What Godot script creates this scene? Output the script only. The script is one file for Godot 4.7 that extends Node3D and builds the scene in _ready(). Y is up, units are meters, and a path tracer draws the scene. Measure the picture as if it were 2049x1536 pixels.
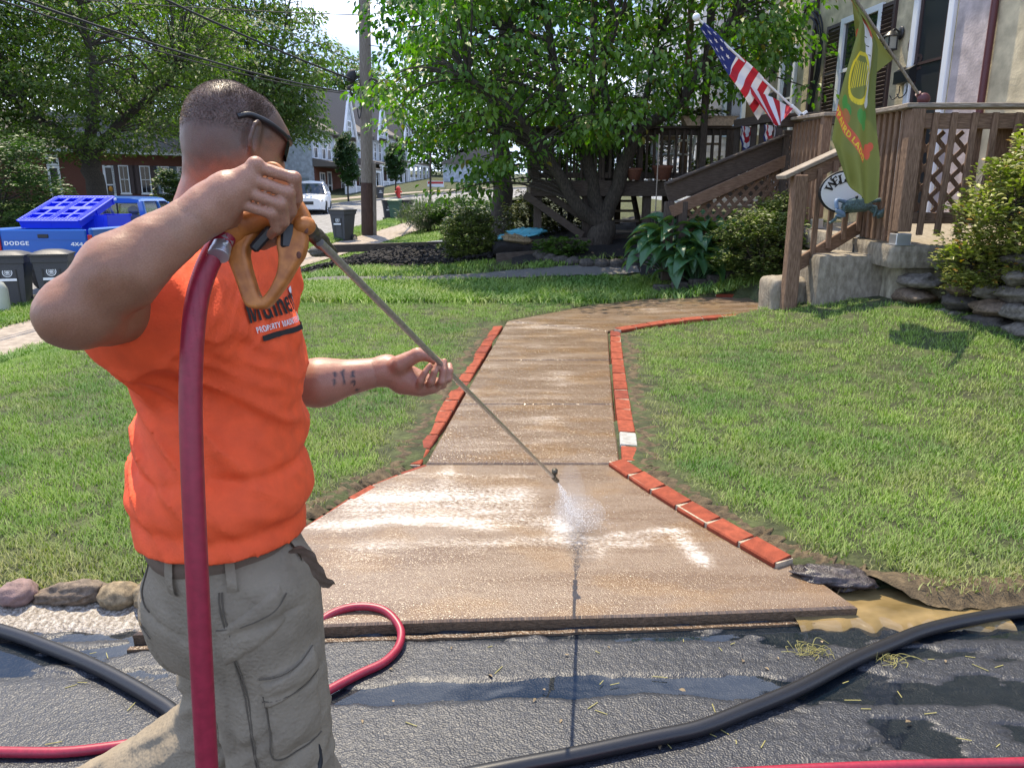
extends Node3D
# Worker rinsing a front walk with a pressure washer. y is up, metres; d in comments is distance in front of the camera (-z).
var rng := RandomNumberGenerator.new()
var used := {}
var M := {}
var NZ := FastNoiseLite.new()
var NC := FastNoiseLite.new()

func _ready():
	rng.seed = 71
	NZ.seed = 3; NZ.frequency = 1.0; NZ.fractal_octaves = 3
	NC.seed = 9; NC.frequency = 1.0; NC.noise_type = FastNoiseLite.TYPE_CELLULAR; NC.fractal_type = FastNoiseLite.FRACTAL_NONE
	var cam := Camera3D.new(); cam.name = "camera"; cam.fov = 54.22; cam.near = 0.05; cam.far = 900.0
	cam.position = Vector3(0, 1.45, 0); cam.rotation_degrees = Vector3(-13.96, 0, 0); add_child(cam); cam.current = true
	var we := WorldEnvironment.new(); we.name = "environment"
	var e := Environment.new(); we.environment = e
	e.background_mode = Environment.BG_SKY; e.tonemap_mode = Environment.TONE_MAPPER_LINEAR; e.tonemap_exposure = EXPOSURE
	e.sdfgi_enabled = true; e.ssao_enabled = true; e.ssil_enabled = true
	e.volumetric_fog_enabled = true; e.volumetric_fog_density = 0.0
	e.sky = Sky.new(); e.sky.sky_material = make_sky(); add_child(we)
	var sun := DirectionalLight3D.new(); sun.name = "sun"; sun.light_energy = 1.6; sun.light_color = Color(1.0, 0.94, 0.83); sun.light_angular_distance = 0.5
	sun.shadow_enabled = true; add_child(sun)
	sun.look_at_from_position(Vector3(-0.19, 1.0, -0.47) * 40.0, Vector3.ZERO)
	materials()
	setting()
	walkway()
	lawn_grass()
	houses()
	street_things()
	porches()
	garden()
	trees()
	shrubs()
	flags()
	worker()
	washer()

const EXPOSURE := 1.62

func make_sky() -> ProceduralSkyMaterial:
	var s := ProceduralSkyMaterial.new()
	s.sky_top_color = Color(0.33, 0.46, 0.68); s.sky_horizon_color = Color(0.74, 0.80, 0.87); s.sky_curve = 0.16; s.sky_energy_multiplier = 1.26
	s.ground_bottom_color = Color(0.25, 0.27, 0.22); s.ground_horizon_color = Color(0.55, 0.62, 0.66); s.sun_angle_max = 0.0
	var w := 1024; var h := 512
	var im := Image.create(w, h, false, Image.FORMAT_RGBA8)
	var n := FastNoiseLite.new(); n.seed = 21; n.frequency = 1.5; n.fractal_octaves = 6; n.fractal_gain = 0.56
	for y in h:
		var th := PI * (y + 0.5) / h
		var up := cos(th); var r := sin(th)
		if up < -0.02: continue
		for x in w:
			var ph := TAU * (x + 0.5) / w
			var p := Vector3(cos(ph) * r, up * 2.2, sin(ph) * r) * 1.6
			var c := n.get_noise_3dv(p) + 0.35 * n.get_noise_3dv(p * 0.4 + Vector3(7, 3, 1))
			var a := smoothstep(-0.12, 0.34, c + 0.10)
			var b := 0.86 + 0.14 * smoothstep(0.0, 0.5, n.get_noise_3dv(p * 1.7 + Vector3(3, 9, 4)) + 0.3)
			im.set_pixel(x, y, Color(b, b, minf(1.0, b * 1.01), a * 0.85))
	s.sky_cover = ImageTexture.create_from_image(im)
	s.sky_cover_modulate = Color(1, 1, 1, 0.8)
	return s

# ---------------------------------------------------------------- naming
func numbered(p: Node, n: String) -> String:
	var k := str(p.get_instance_id()) + n
	var c: int = used.get(k, 0)
	used[k] = c + 1
	return n if c == 0 else "%s_%03d" % [n, c]

func put(n: String, mesh: Mesh, mat: Material, parent: Node = self, at := Transform3D()) -> MeshInstance3D:
	var o := MeshInstance3D.new()
	o.mesh = mesh; o.material_override = mat; o.name = numbered(parent, n); o.transform = at
	parent.add_child(o, true)
	return o

func tag(o: Node, label: String, category: String, group := "") -> void:
	o.set_meta("label", label); o.set_meta("category", category)
	if group != "": o.set_meta("group", group)

func thing(n: String, label: String, category: String, at := Vector3.ZERO, group := "", turn := 0.0) -> Node3D:
	var o := Node3D.new(); o.name = numbered(self, n); o.position = at; o.rotation.y = turn
	add_child(o, true); tag(o, label, category, group)
	return o

func struct(n: String, mesh: Mesh, mat: Material, parent: Node = self) -> MeshInstance3D:
	var o := put(n, mesh, mat, parent)
	if parent == self: o.set_meta("kind", "structure")
	return o

func stuff(n: String, mesh: Mesh, mat: Material, xs: Array, cols: Array = [], parent: Node = self) -> MultiMeshInstance3D:
	var mm := MultiMesh.new(); mm.transform_format = MultiMesh.TRANSFORM_3D
	mm.use_colors = cols.size() > 0; mm.mesh = mesh; mm.instance_count = xs.size()
	for i in xs.size():
		mm.set_instance_transform(i, xs[i])
		if mm.use_colors: mm.set_instance_color(i, cols[i])
	var o := MultiMeshInstance3D.new(); o.multimesh = mm; o.material_override = mat
	o.name = numbered(parent, n); parent.add_child(o, true); o.set_meta("kind", "stuff")
	return o

func copy(o: Node3D, label: String, group: String, at: Vector3, turn := 0.0) -> Node3D:
	var c: Node3D = o.duplicate()
	var base := str(o.name)
	c.name = numbered(self, base); add_child(c, true)
	c.position = at; c.rotation.y = turn; c.set_meta("label", label); c.set_meta("group", group)
	return c

# ---------------------------------------------------------------- mesh builder
class MB:
	var V := PackedVector3Array()
	var N := PackedVector3Array()
	var U := PackedVector2Array()
	var C := PackedColorArray()
	var I := PackedInt32Array()
	var X := Transform3D()
	func vert(p: Vector3, n: Vector3, u := Vector2.ZERO) -> int:
		V.append(X * p); N.append((X.basis * n).normalized()); U.append(u)
		return V.size() - 1
	func tri(a: int, b: int, c: int) -> void:
		var n := N[a] + N[b] + N[c]
		if (V[b] - V[a]).cross(V[c] - V[a]).dot(n) > 0.0: I.append_array([a, c, b])
		else: I.append_array([a, b, c])
	func face(ps: Array, n: Vector3, us: Array = []) -> void:
		var k := V.size()
		for i in ps.size(): vert(ps[i], n, us[i] if us.size() else Vector2(i & 1, i >> 1))
		for i in range(1, ps.size() - 1): tri(k, k + i, k + i + 1)
	func poly(ps: Array) -> void:
		var n: Vector3 = -(ps[1] - ps[0]).cross(ps[2] - ps[0])
		face(ps, n.normalized() if n.length() > 0.0 else Vector3.UP)
	func box(c: Vector3, s: Vector3, b := Basis(), bev := 0.0) -> MB:
		var hx := s * 0.5
		var axes := [Vector3.RIGHT, Vector3.UP, Vector3.BACK]
		for a in 3:
			for sg: float in [-1.0, 1.0]:
				var n: Vector3 = axes[a] * sg
				var u: Vector3 = axes[(a + 1) % 3] * (hx[(a + 1) % 3] - bev)
				var v: Vector3 = axes[(a + 2) % 3] * (hx[(a + 2) % 3] - bev)
				var o: Vector3 = n * hx[a]
				face([c + b * (o - u - v), c + b * (o + u - v), c + b * (o + u + v), c + b * (o - u + v)], b * n)
		if bev > 0.0:
			for a in 3:
				var u: Vector3 = axes[(a + 1) % 3]; var v: Vector3 = axes[(a + 2) % 3]; var w: Vector3 = axes[a] * (hx[a] - bev)
				var hu: float = hx[(a + 1) % 3]; var hv: float = hx[(a + 2) % 3]
				for su: float in [-1.0, 1.0]:
					for sv: float in [-1.0, 1.0]:
						var p: Vector3 = u * su * hu + v * sv * (hv - bev)
						var q: Vector3 = u * su * (hu - bev) + v * sv * hv
						face([c + b * (p - w), c + b * (q - w), c + b * (q + w), c + b * (p + w)], b * (u * su + v * sv).normalized())
			for sx: float in [-1.0, 1.0]:
				for sy: float in [-1.0, 1.0]:
					for sz: float in [-1.0, 1.0]:
						var g := Vector3(sx, sy, sz)
						face([c + b * (g * Vector3(hx.x, hx.y - bev, hx.z - bev)), c + b * (g * Vector3(hx.x - bev, hx.y, hx.z - bev)), c + b * (g * Vector3(hx.x - bev, hx.y - bev, hx.z))], b * g.normalized())
		return self
	func bar(a: Vector3, b: Vector3, w: float, t: float, up := Vector3.UP, bev := 0.0) -> MB:
		# a board from a to b, w wide across, t thick along up
		var y := (b - a).normalized()
		var x := y.cross(up)
		x = Vector3.RIGHT if x.length() < 0.001 else x.normalized()
		return box((a + b) * 0.5, Vector3(w, a.distance_to(b), t), Basis(x, y, x.cross(y)), bev)
	func tube(ps: Array, rs: Array, sides := 8, caps := true) -> MB:
		var k := V.size(); var m := ps.size()
		var t0: Vector3 = (ps[1] - ps[0]).normalized()
		var u := t0.cross(Vector3.UP if absf(t0.y) < 0.9 else Vector3.RIGHT).normalized()
		var len := 0.0
		for i in m:
			var t: Vector3 = (ps[mini(i + 1, m - 1)] - ps[maxi(i - 1, 0)]).normalized()
			u = (u - t * u.dot(t)).normalized()
			var w := t.cross(u)
			if i > 0: len += ps[i].distance_to(ps[i - 1])
			var r: float = rs[i] if rs.size() > 1 else rs[0]
			for j in sides + 1:
				var a := TAU * j / sides
				var n := u * cos(a) + w * sin(a)
				vert(ps[i] + n * r, n, Vector2(float(j) / sides, len))
		for i in m - 1:
			for j in sides:
				var a := k + i * (sides + 1) + j; var b := a + sides + 1
				tri(a, b, b + 1); tri(a, b + 1, a + 1)
		if caps:
			for e in 2:
				var i: int = 0 if e == 0 else m - 1
				var nn: Vector3 = -t0 if e == 0 else (ps[m - 1] - ps[m - 2]).normalized()
				var c := vert(ps[i], nn); var first := V.size()
				for j in sides: vert(X.affine_inverse() * V[k + i * (sides + 1) + j], nn)
				for j in sides: tri(c, first + j, first + (j + 1) % sides)
		return self
	func lathe(prof: Array, segs := 20, b := Transform3D()) -> MB:
		# prof: Vector2(radius, height); sharp where two points are equal
		var m := prof.size(); var k := V.size()
		for i in m:
			var p: Vector2 = prof[i]
			var d: Vector2
			if i > 0 and i < m - 1 and prof[i].distance_to(prof[i + 1]) < 1e-5: d = prof[i] - prof[i - 1]
			elif i > 0 and prof[i].distance_to(prof[i - 1]) < 1e-5: d = prof[mini(i + 1, m - 1)] - prof[i]
			else: d = prof[mini(i + 1, m - 1)] - prof[maxi(i - 1, 0)]
			var n2 := Vector2(d.y, -d.x).normalized()
			for j in segs + 1:
				var a := TAU * j / segs
				vert(b * Vector3(p.x * cos(a), p.y, p.x * sin(a)), b.basis * Vector3(n2.x * cos(a), n2.y, n2.x * sin(a)), Vector2(float(j) / segs, float(i) / m))
		for i in m - 1:
			for j in segs:
				var a := k + i * (segs + 1) + j; var c := a + segs + 1
				tri(a, c, c + 1); tri(a, c + 1, a + 1)
		return self
	func extrude(pl: PackedVector2Array, depth: float, b := Transform3D()) -> MB:
		# polygon in xy, thickness along +z
		var t := Geometry2D.triangulate_polygon(pl)
		for e in 2:
			var k := V.size(); var n := Vector3(0, 0, -1 + 2 * e)
			for p in pl: vert(b * Vector3(p.x, p.y, depth * e), b.basis * n, p)
			for i in range(0, t.size(), 3): tri(k + t[i], k + t[i + 1], k + t[i + 2])
		var cw := Geometry2D.is_polygon_clockwise(pl)
		for i in pl.size():
			var p := pl[i]; var q := pl[(i + 1) % pl.size()]
			var d := (q - p).normalized()
			var n := Vector3(d.y, -d.x, 0) * (-1.0 if cw else 1.0)
			face([b * Vector3(p.x, p.y, 0), b * Vector3(q.x, q.y, 0), b * Vector3(q.x, q.y, depth), b * Vector3(p.x, p.y, depth)], b.basis * n)
		return self
	func grid(nu: int, nv: int, f: Callable) -> MB:
		# f(u, v) -> Vector3, u and v from 0 to 1; smooth normals
		var k := V.size()
		for j in nv + 1:
			for i in nu + 1:
				var u := float(i) / nu; var v := float(j) / nv
				V.append(f.call(u, v)); U.append(Vector2(u, v)); N.append(Vector3.ZERO)
		for j in nv:
			for i in nu:
				var a := k + j * (nu + 1) + i; var b := a + nu + 1
				for t in [[a, a + 1, b + 1], [a, b + 1, b]]:
					var n: Vector3 = (V[t[2]] - V[t[0]]).cross(V[t[1]] - V[t[0]])
					for q in t: N[q] += n
					I.append_array(t)
		for q in range(k, V.size()): N[q] = N[q].normalized() if N[q].length() > 0 else Vector3.UP
		return self
	func ball(c: Vector3, r: Vector3, nu := 14, nv := 9, amp := 0.0, nz: FastNoiseLite = null, off := 0.0, b := Basis()) -> MB:
		var k := V.size()
		for j in nv + 1:
			var th := PI * j / nv
			for i in nu + 1:
				var ph := TAU * (i % nu) / nu
				var n := Vector3(sin(th) * cos(ph), cos(th), sin(th) * sin(ph))
				var s := 1.0
				if nz: s += amp * nz.get_noise_3dv(n * 1.4 + Vector3(off, off * 0.7, -off))
				V.append(X * (c + b * (n * r * s))); N.append(Vector3.ZERO); U.append(Vector2(float(i) / nu, float(j) / nv))
		for j in nv:
			for i in nu:
				var a := k + j * (nu + 1) + i; var d := a + nu + 1
				for t in [[a, d, d + 1], [a, d + 1, a + 1]]:
					var n: Vector3 = (V[t[2]] - V[t[0]]).cross(V[t[1]] - V[t[0]])
					if n.dot(V[t[0]] - X * c) < 0: n = -n; t = [t[0], t[2], t[1]]
					for q in t: N[q] += n
					I.append_array(t)
		for j in nv + 1:
			var a := k + j * (nu + 1)
			var s := N[a] + N[a + nu]; N[a] = s; N[a + nu] = s
		for q in range(k, V.size()): N[q] = N[q].normalized() if N[q].length() > 0 else Vector3.UP
		return self
	func mesh() -> ArrayMesh:
		var a := []; a.resize(Mesh.ARRAY_MAX)
		a[Mesh.ARRAY_VERTEX] = V; a[Mesh.ARRAY_NORMAL] = N; a[Mesh.ARRAY_TEX_UV] = U; a[Mesh.ARRAY_INDEX] = I
		if C.size() == V.size() and C.size() > 0: a[Mesh.ARRAY_COLOR] = C
		var m := ArrayMesh.new(); m.add_surface_from_arrays(Mesh.PRIMITIVE_TRIANGLES, a)
		return m

func curve(ps: Array, steps := 6) -> Array:
	# Catmull-Rom through the points
	var out := []
	var m := ps.size()
	for i in m - 1:
		var a = ps[maxi(i - 1, 0)]; var b = ps[i]; var c = ps[i + 1]; var d = ps[mini(i + 2, m - 1)]
		for s in steps:
			var t := float(s) / steps
			out.append(0.5 * (2.0 * b + (c - a) * t + (2.0 * a - 5.0 * b + 4.0 * c - d) * t * t + (3.0 * b - a - 3.0 * c + d) * t * t * t))
	out.append(ps[m - 1])
	return out

func lin(ps: Array, x: float) -> float:
	if x <= ps[0].x: return ps[0].y
	for i in ps.size() - 1:
		if x <= ps[i + 1].x: return lerpf(ps[i].y, ps[i + 1].y, (x - ps[i].x) / (ps[i + 1].x - ps[i].x))
	return ps[-1].y

func text_mesh(s: String, size: float, depth: float, bold := true, serif := false) -> ArrayMesh:
	# lettering, size = height of a capital, centred
	var t := TextMesh.new(); t.text = s
	var f := SystemFont.new(); f.font_names = PackedStringArray(["Droid Serif" if serif else "Droid Sans"]); f.font_weight = 700 if bold else 400
	t.font = f; t.font_size = 64; t.pixel_size = size / 46.0; t.depth = depth; t.curve_step = 3.0
	var am := ArrayMesh.new()
	am.add_surface_from_arrays(Mesh.PRIMITIVE_TRIANGLES, t.surface_get_arrays(0))
	return am

# ---------------------------------------------------------------- materials
func lc(r: float, g: float, b: float) -> Color:
	return Color(r, g, b).linear_to_srgb()

func noise_tex(freq: float, lo: Color, hi: Color, seed_ := 1, oct := 4, type := FastNoiseLite.TYPE_SIMPLEX_SMOOTH, size := 512) -> NoiseTexture2D:
	var n := FastNoiseLite.new(); n.seed = seed_; n.frequency = freq; n.fractal_octaves = oct; n.noise_type = type
	if oct <= 1: n.fractal_type = FastNoiseLite.FRACTAL_NONE
	var t := NoiseTexture2D.new(); t.width = size; t.height = size; t.seamless = true; t.noise = n
	var g := Gradient.new(); g.set_color(0, lo); g.set_color(1, hi)
	t.color_ramp = g
	return t

func bump_tex(freq: float, strength: float, seed_ := 1, oct := 4, type := FastNoiseLite.TYPE_SIMPLEX_SMOOTH, size := 512) -> NoiseTexture2D:
	var t := noise_tex(freq, Color.BLACK, Color.WHITE, seed_, oct, type, size)
	t.color_ramp = null; t.as_normal_map = true; t.bump_strength = strength
	return t

func mat(key: String, c: Color, rough := 0.8, tex: Texture2D = null, scale := Vector3.ONE, nrm: Texture2D = null, nstr := 1.0, spec := 0.5) -> StandardMaterial3D:
	var m := StandardMaterial3D.new(); m.resource_name = key
	m.albedo_color = c; m.roughness = rough; m.metallic_specular = spec
	if tex or nrm:
		m.uv1_triplanar = true; m.uv1_world_triplanar = true; m.uv1_scale = scale
	if tex: m.albedo_texture = tex
	if nrm:
		m.normal_enabled = true; m.normal_texture = nrm; m.normal_scale = nstr
	M[key] = m
	return m

func leafmat(key: String, c: Color, back: float, rough := 0.45) -> void:
	var m := mat(key, c, rough)
	m.vertex_color_use_as_albedo = true
	m.backlight_enabled = true; m.backlight = Color(back * 0.8, back, back * 0.3)

func materials() -> void:
	var soft := noise_tex(0.012, Color(0.72, 0.72, 0.72), Color(1, 1, 1), 4, 5)
	var strong := noise_tex(0.015, Color(0.45, 0.44, 0.42), Color(1, 1, 1), 5, 5)
	var speck := noise_tex(0.09, Color(0.6, 0.6, 0.6), Color(1, 1, 1), 6, 3)
	var nfine := bump_tex(0.08, 6.0, 7, 4)
	var nsoft := bump_tex(0.02, 4.0, 8, 4)
	var grain := noise_tex(0.02, Color(0.62, 0.58, 0.54), Color(1, 1, 1), 12, 5)
	var ngrain := bump_tex(0.03, 5.0, 12, 4)
	mat("soil", lc(0.16, 0.115, 0.06), 0.95, strong, Vector3.ONE * 2.3, nfine, 1.0)
	mat("ground", lc(0.085, 0.105, 0.03), 0.95, strong, Vector3.ONE * 0.7, nfine, 0.8)
	mat("mulch", lc(0.022, 0.018, 0.017), 0.9, strong, Vector3.ONE * 6.0, nfine, 1.5)
	mat("road", lc(0.30, 0.29, 0.275), 0.9, soft, Vector3.ONE * 0.5, nfine, 0.4)
	mat("sidewalk", lc(0.40, 0.33, 0.26), 0.9, soft, Vector3.ONE * 0.8, nfine, 0.5)
	mat("kerb", lc(0.36, 0.34, 0.31), 0.9, soft, Vector3.ONE * 1.1, nfine, 0.5)
	mat("slate_slab", lc(0.20, 0.22, 0.26), 0.8, soft, Vector3.ONE * 1.1, nfine, 0.4)
	mat("gravel", lc(0.22, 0.21, 0.19), 0.95, speck, Vector3.ONE * 4.0, nfine, 1.5)
	mat("brick_red", lc(0.31, 0.066, 0.032), 0.78, soft, Vector3.ONE * 2.0, nfine, 0.35, 0.3)
	mat("brick_red_b", lc(0.35, 0.080, 0.040), 0.78, soft, Vector3.ONE * 3.4, nfine, 0.35, 0.3)
	mat("brick_red_c", lc(0.26, 0.058, 0.034), 0.78, soft, Vector3.ONE * 2.6, nfine, 0.35, 0.3)
	mat("brick_pink", lc(0.36, 0.10, 0.07), 0.5, soft, Vector3.ONE * 2.6, nfine, 0.35)
	mat("paver_white", lc(0.44, 0.43, 0.39), 0.6, soft, Vector3.ONE * 3.0, nfine, 0.4)
	mat("mortar", lc(0.55, 0.45, 0.32), 0.9, soft, Vector3.ONE * 6.0, nfine, 0.6)
	mat("concrete", lc(0.37, 0.325, 0.25), 0.9, noise_tex(0.02, Color(0.66, 0.64, 0.62), Color(1, 1, 1), 47, 5), Vector3(1.6, 0.7, 1.6), nfine, 0.3)
	mat("stucco", lc(0.78, 0.66, 0.43), 0.95, soft, Vector3.ONE * 0.5, nfine, 0.12)
	mat("stucco_found", lc(0.52, 0.48, 0.36), 0.95, noise_tex(0.012, Color(0.5, 0.48, 0.45), Color(1, 1, 1), 44, 5), Vector3(1.4, 0.6, 1.4), nfine, 0.5)
	mat("stucco_pink", lc(0.68, 0.57, 0.54), 0.95, soft, Vector3.ONE * 0.5, nfine, 0.1)
	mat("white_paint", lc(0.78, 0.79, 0.80), 0.45)
	mat("white_siding", lc(0.80, 0.80, 0.80), 0.6, soft, Vector3.ONE * 0.6)
	mat("blue_siding", lc(0.62, 0.68, 0.74), 0.6, soft, Vector3.ONE * 0.4)
	mat("shutter", lc(0.055, 0.032, 0.03), 0.5)
	mat("shutter_grey", lc(0.20, 0.25, 0.29), 0.6)
	mat("maroon", lc(0.10, 0.025, 0.028), 0.5)
	mat("glass", lc(0.015, 0.018, 0.02), 0.06, null, Vector3.ONE, null, 1.0, 0.6)
	mat("screen", lc(0.025, 0.027, 0.03), 0.35)
	mat("house_brick", lc(0.24, 0.095, 0.065), 0.9, speck, Vector3.ONE * 1.0, nsoft, 0.6)
	mat("shingle", lc(0.27, 0.24, 0.21), 0.95, speck, Vector3(1.0, 3.0, 1.0), nfine, 0.7)
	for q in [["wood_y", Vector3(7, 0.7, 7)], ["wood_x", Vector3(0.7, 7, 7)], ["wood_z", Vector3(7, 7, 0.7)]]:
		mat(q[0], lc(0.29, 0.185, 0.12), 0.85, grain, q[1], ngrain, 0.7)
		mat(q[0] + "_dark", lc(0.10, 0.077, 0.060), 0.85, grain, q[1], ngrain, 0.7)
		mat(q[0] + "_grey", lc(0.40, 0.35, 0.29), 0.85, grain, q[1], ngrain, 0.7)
	mat("pole_wood", lc(0.29, 0.26, 0.22), 0.9, grain, Vector3(5, 0.35, 5), ngrain, 0.8)
	mat("pole_base", lc(0.10, 0.055, 0.04), 0.85, grain, Vector3(5, 0.35, 5), ngrain, 0.8)
	mat("bark", lc(0.11, 0.09, 0.07), 0.95, strong, Vector3(5, 1.4, 5), nfine, 1.4)
	mat("bark_grey", lc(0.12, 0.105, 0.09), 0.95, strong, Vector3(4, 1.2, 4), nfine, 1.4)
	mat("bin_black", lc(0.03, 0.03, 0.032), 0.5, null, Vector3.ONE, nfine, 0.15)
	mat("bin_green", lc(0.02, 0.07, 0.03), 0.5)
	mat("rubber", lc(0.02, 0.02, 0.02), 0.8)
	mat("hose_black", lc(0.012, 0.012, 0.014), 0.38, null, Vector3.ONE * 8.0, nfine, 0.1)
	mat("black_metal", lc(0.015, 0.015, 0.016), 0.4)
	mat("steel", lc(0.62, 0.60, 0.56), 0.38, soft, Vector3.ONE * 14.0, nfine, 0.1); M.steel.metallic = 0.85
	mat("zinc", lc(0.55, 0.56, 0.58), 0.35); M.zinc.metallic = 0.8
	mat("brass", lc(0.22, 0.19, 0.14), 0.45, strong, Vector3.ONE * 20.0); M.brass.metallic = 0.7
	mat("truck_blue", lc(0.008, 0.10, 0.42), 0.3); M.truck_blue.clearcoat_enabled = true; M.truck_blue.clearcoat = 0.7; M.truck_blue.clearcoat_roughness = 0.08
	mat("pallet_blue", lc(0.01, 0.04, 0.75), 0.5)
	mat("car_white", lc(0.78, 0.79, 0.80), 0.3); M.car_white.clearcoat_enabled = true; M.car_white.clearcoat = 0.8
	mat("chrome", lc(0.7, 0.7, 0.7), 0.15); M.chrome.metallic = 1.0
	mat("tail_red", lc(0.45, 0.02, 0.02), 0.25)
	mat("hydrant_red", lc(0.5, 0.03, 0.02), 0.5)
	mat("letter_white", lc(0.75, 0.76, 0.76), 0.6)
	mat("letter_black", lc(0.012, 0.012, 0.012), 0.6)
	mat("cable", lc(0.02, 0.02, 0.022), 0.7)
	mat("terracotta", lc(0.20, 0.075, 0.045), 0.8, soft, Vector3.ONE * 3.0)
	mat("planter_tan", lc(0.50, 0.36, 0.24), 0.7, soft, Vector3.ONE * 3.0)
	mat("amber", lc(0.55, 0.25, 0.03), 0.6)
	mat("crab_blue", lc(0.13, 0.22, 0.22), 0.6, strong, Vector3.ONE * 6.0)
	mat("crab_claw", lc(0.13, 0.20, 0.30), 0.55)
	mat("stone_grey", lc(0.26, 0.23, 0.19), 0.85, strong, Vector3.ONE * 3.0, nfine, 1.0)
	mat("stone_dark", lc(0.12, 0.105, 0.09), 0.85, strong, Vector3.ONE * 3.0, nfine, 1.0)
	mat("stone_tan", lc(0.40, 0.30, 0.17), 0.8, strong, Vector3.ONE * 4.0, nfine, 0.6)
	mat("stone_mauve", lc(0.28, 0.18, 0.16), 0.8, soft, Vector3.ONE * 4.0, nfine, 0.6)
	mat("stone_brown", lc(0.25, 0.18, 0.12), 0.7, strong, Vector3.ONE * 4.0, nfine, 0.6)
	mat("stone_wet", lc(0.075, 0.058, 0.06), 0.25, strong, Vector3.ONE * 6.0, nfine, 1.2)
	mat("plastic_bag", lc(0.10, 0.36, 0.45), 0.4)
	leafmat("leaf_tree", lc(0.95, 0.95, 0.95), 1.0)
	leafmat("leaf_far", lc(0.95, 0.95, 0.95), 1.0, 0.6)
	leafmat("leaf_shrub", lc(0.95, 0.95, 0.95), 0.8, 0.5)
	leafmat("grass", lc(0.95, 0.95, 0.95), 0.7, 0.65)
	leafmat("hosta", lc(0.036, 0.098, 0.036), 0.5, 0.42); M.hosta.vertex_color_use_as_albedo = false
	mat("bud", lc(0.5, 0.42, 0.12), 0.8)

# ---------------------------------------------------------------- lie of the land (d = -z)
const SY := [Vector2(-40, -3.5), Vector2(3, -0.85), Vector2(10.5, -0.5), Vector2(23, 0.1), Vector2(32, 0.45), Vector2(40, 0.62), Vector2(55, 1.3), Vector2(70, 2.2), Vector2(90, 3.0), Vector2(200, 5.0), Vector2(420, 9.0)]
const CX := [Vector2(-40, -18.0), Vector2(10, -8.8), Vector2(23.5, -6.2), Vector2(33, -5.2), Vector2(40, -3.9), Vector2(50, -2.2), Vector2(60, 1.5), Vector2(75, 12.0), Vector2(90, 26.0), Vector2(130, 66.0)]

func sy(d: float) -> float: return (lin(SY, d - 1.5) + lin(SY, d) + lin(SY, d + 1.5)) / 3.0
func kerb_x(d: float) -> float: return (lin(CX, d - 2.0) + lin(CX, d) + lin(CX, d + 2.0)) / 3.0
func path_y(d: float) -> float: return 0.042 + 0.029 * (d - 2.3)

func lawn_y(x: float, d: float) -> float:
	var l := 0.05 + 0.028 * (minf(d, 40.0) - 2.3) + maxf(0.0, d - 40.0) * 0.02
	l += 0.36 * smoothstep(1.6, 3.8, x) * smoothstep(3.0, 7.0, d)
	l += 0.38 * smoothstep(10.3, 12.5, d) * smoothstep(-1.5, 1.5, x)
	return l

func land(x: float, d: float) -> float:
	var s := x - kerb_x(d)
	var y := sy(d)
	if s < -12.0: return y + 0.1 + 0.03 * (-12.0 - s)
	if s < 2.2: return y - 0.3
	return lerpf(y + 0.03, lawn_y(x, d), smoothstep(2.3, 6.0, s))

func strip(n: String, key: String, s0: float, s1: float, dy0: float, dy1: float, d0: float, d1: float, step := 1.0) -> void:
	var mb := MB.new()
	var k := int((d1 - d0) / step)
	mb.grid(4, k, func(u: float, v: float):
		var d: float = lerpf(d0, d1, v)
		var x := kerb_x(d) + lerpf(s0, s1, u)
		var far_ := minf(absf(lerpf(s0, s1, u)), 1.0)
		return Vector3(x, sy(d) + lerpf(dy0, dy1, u) + 0.0 * far_, -d))
	struct(n, mb.mesh(), M[key])

func setting() -> void:
	# the ground as one sheet to the horizon, finer near the camera
	var xs := []; var ds := []
	for q in [[-420, -60, 30.0], [-60, -24, 4.0], [-24, -8, 0.5], [-8, 8, 0.16], [8, 24, 1.0], [24, 60, 4.0], [60, 421, 30.0]]:
		var x: float = q[0]
		while x < q[1] - 0.001: xs.append(x); x += q[2]
	for q in [[-60, -10, 10.0], [-10, 2.2, 0.8], [2.2, 14, 0.16], [14, 60, 0.5], [60, 100, 2.0], [100, 421, 20.0]]:
		var d: float = q[0]
		while d < q[1] - 0.001: ds.append(d); d += q[2]
	var mb := MB.new()
	mb.grid(xs.size() - 1, ds.size() - 1, func(u: float, v: float):
		var x: float = xs[int(round(u * (xs.size() - 1)))]; var d: float = ds[int(round(v * (ds.size() - 1)))]
		var y := land(x, d)
		if d < 2.5 and x > kerb_x(d) + 2.2: y = minf(y, -0.06)
		if d < 2.66 and x > 1.0 and x < 1.6: y = minf(y, -0.02)
		if d > 2.2 and d < 9.5 and x > -1.5 and x < 3.2 and on_walk(x, d): y = path_y(d) - 0.07
		y += 0.008 * NZ.get_noise_2d(x * 2.0, d * 2.0)
		return Vector3(x, y, -d))
	struct("ground", mb.mesh(), M.ground)
	strip("road", "road", -8.5, 0.0, 0.0, 0.0, -30.0, 120.0)
	strip("kerb", "kerb", -0.02, 0.16, 0.1, 0.1, -30.0, 60.0)
	strip("kerb_face", "kerb", -0.021, -0.02, -0.1, 0.1, -30.0, 60.0)
	strip("verge", "ground", 0.16, 1.12, 0.1, 0.08, -30.0, 60.0)
	strip("pavement", "sidewalk", 1.1, 2.5, 0.085, 0.075, -30.0, 38.0, 0.5)
	strip("far_kerb", "kerb", -8.7, -8.48, 0.12, 0.12, -30.0, 100.0)
	strip("far_kerb_face", "kerb", -8.48, -8.479, 0.12, -0.1, -30.0, 100.0)
	strip("far_verge", "ground", -10.6, -8.7, 0.1, 0.11, -30.0, 100.0)
	strip("far_pavement", "sidewalk", -12.2, -10.6, 0.1, 0.11, -30.0, 100.0)
	asphalt()

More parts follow.
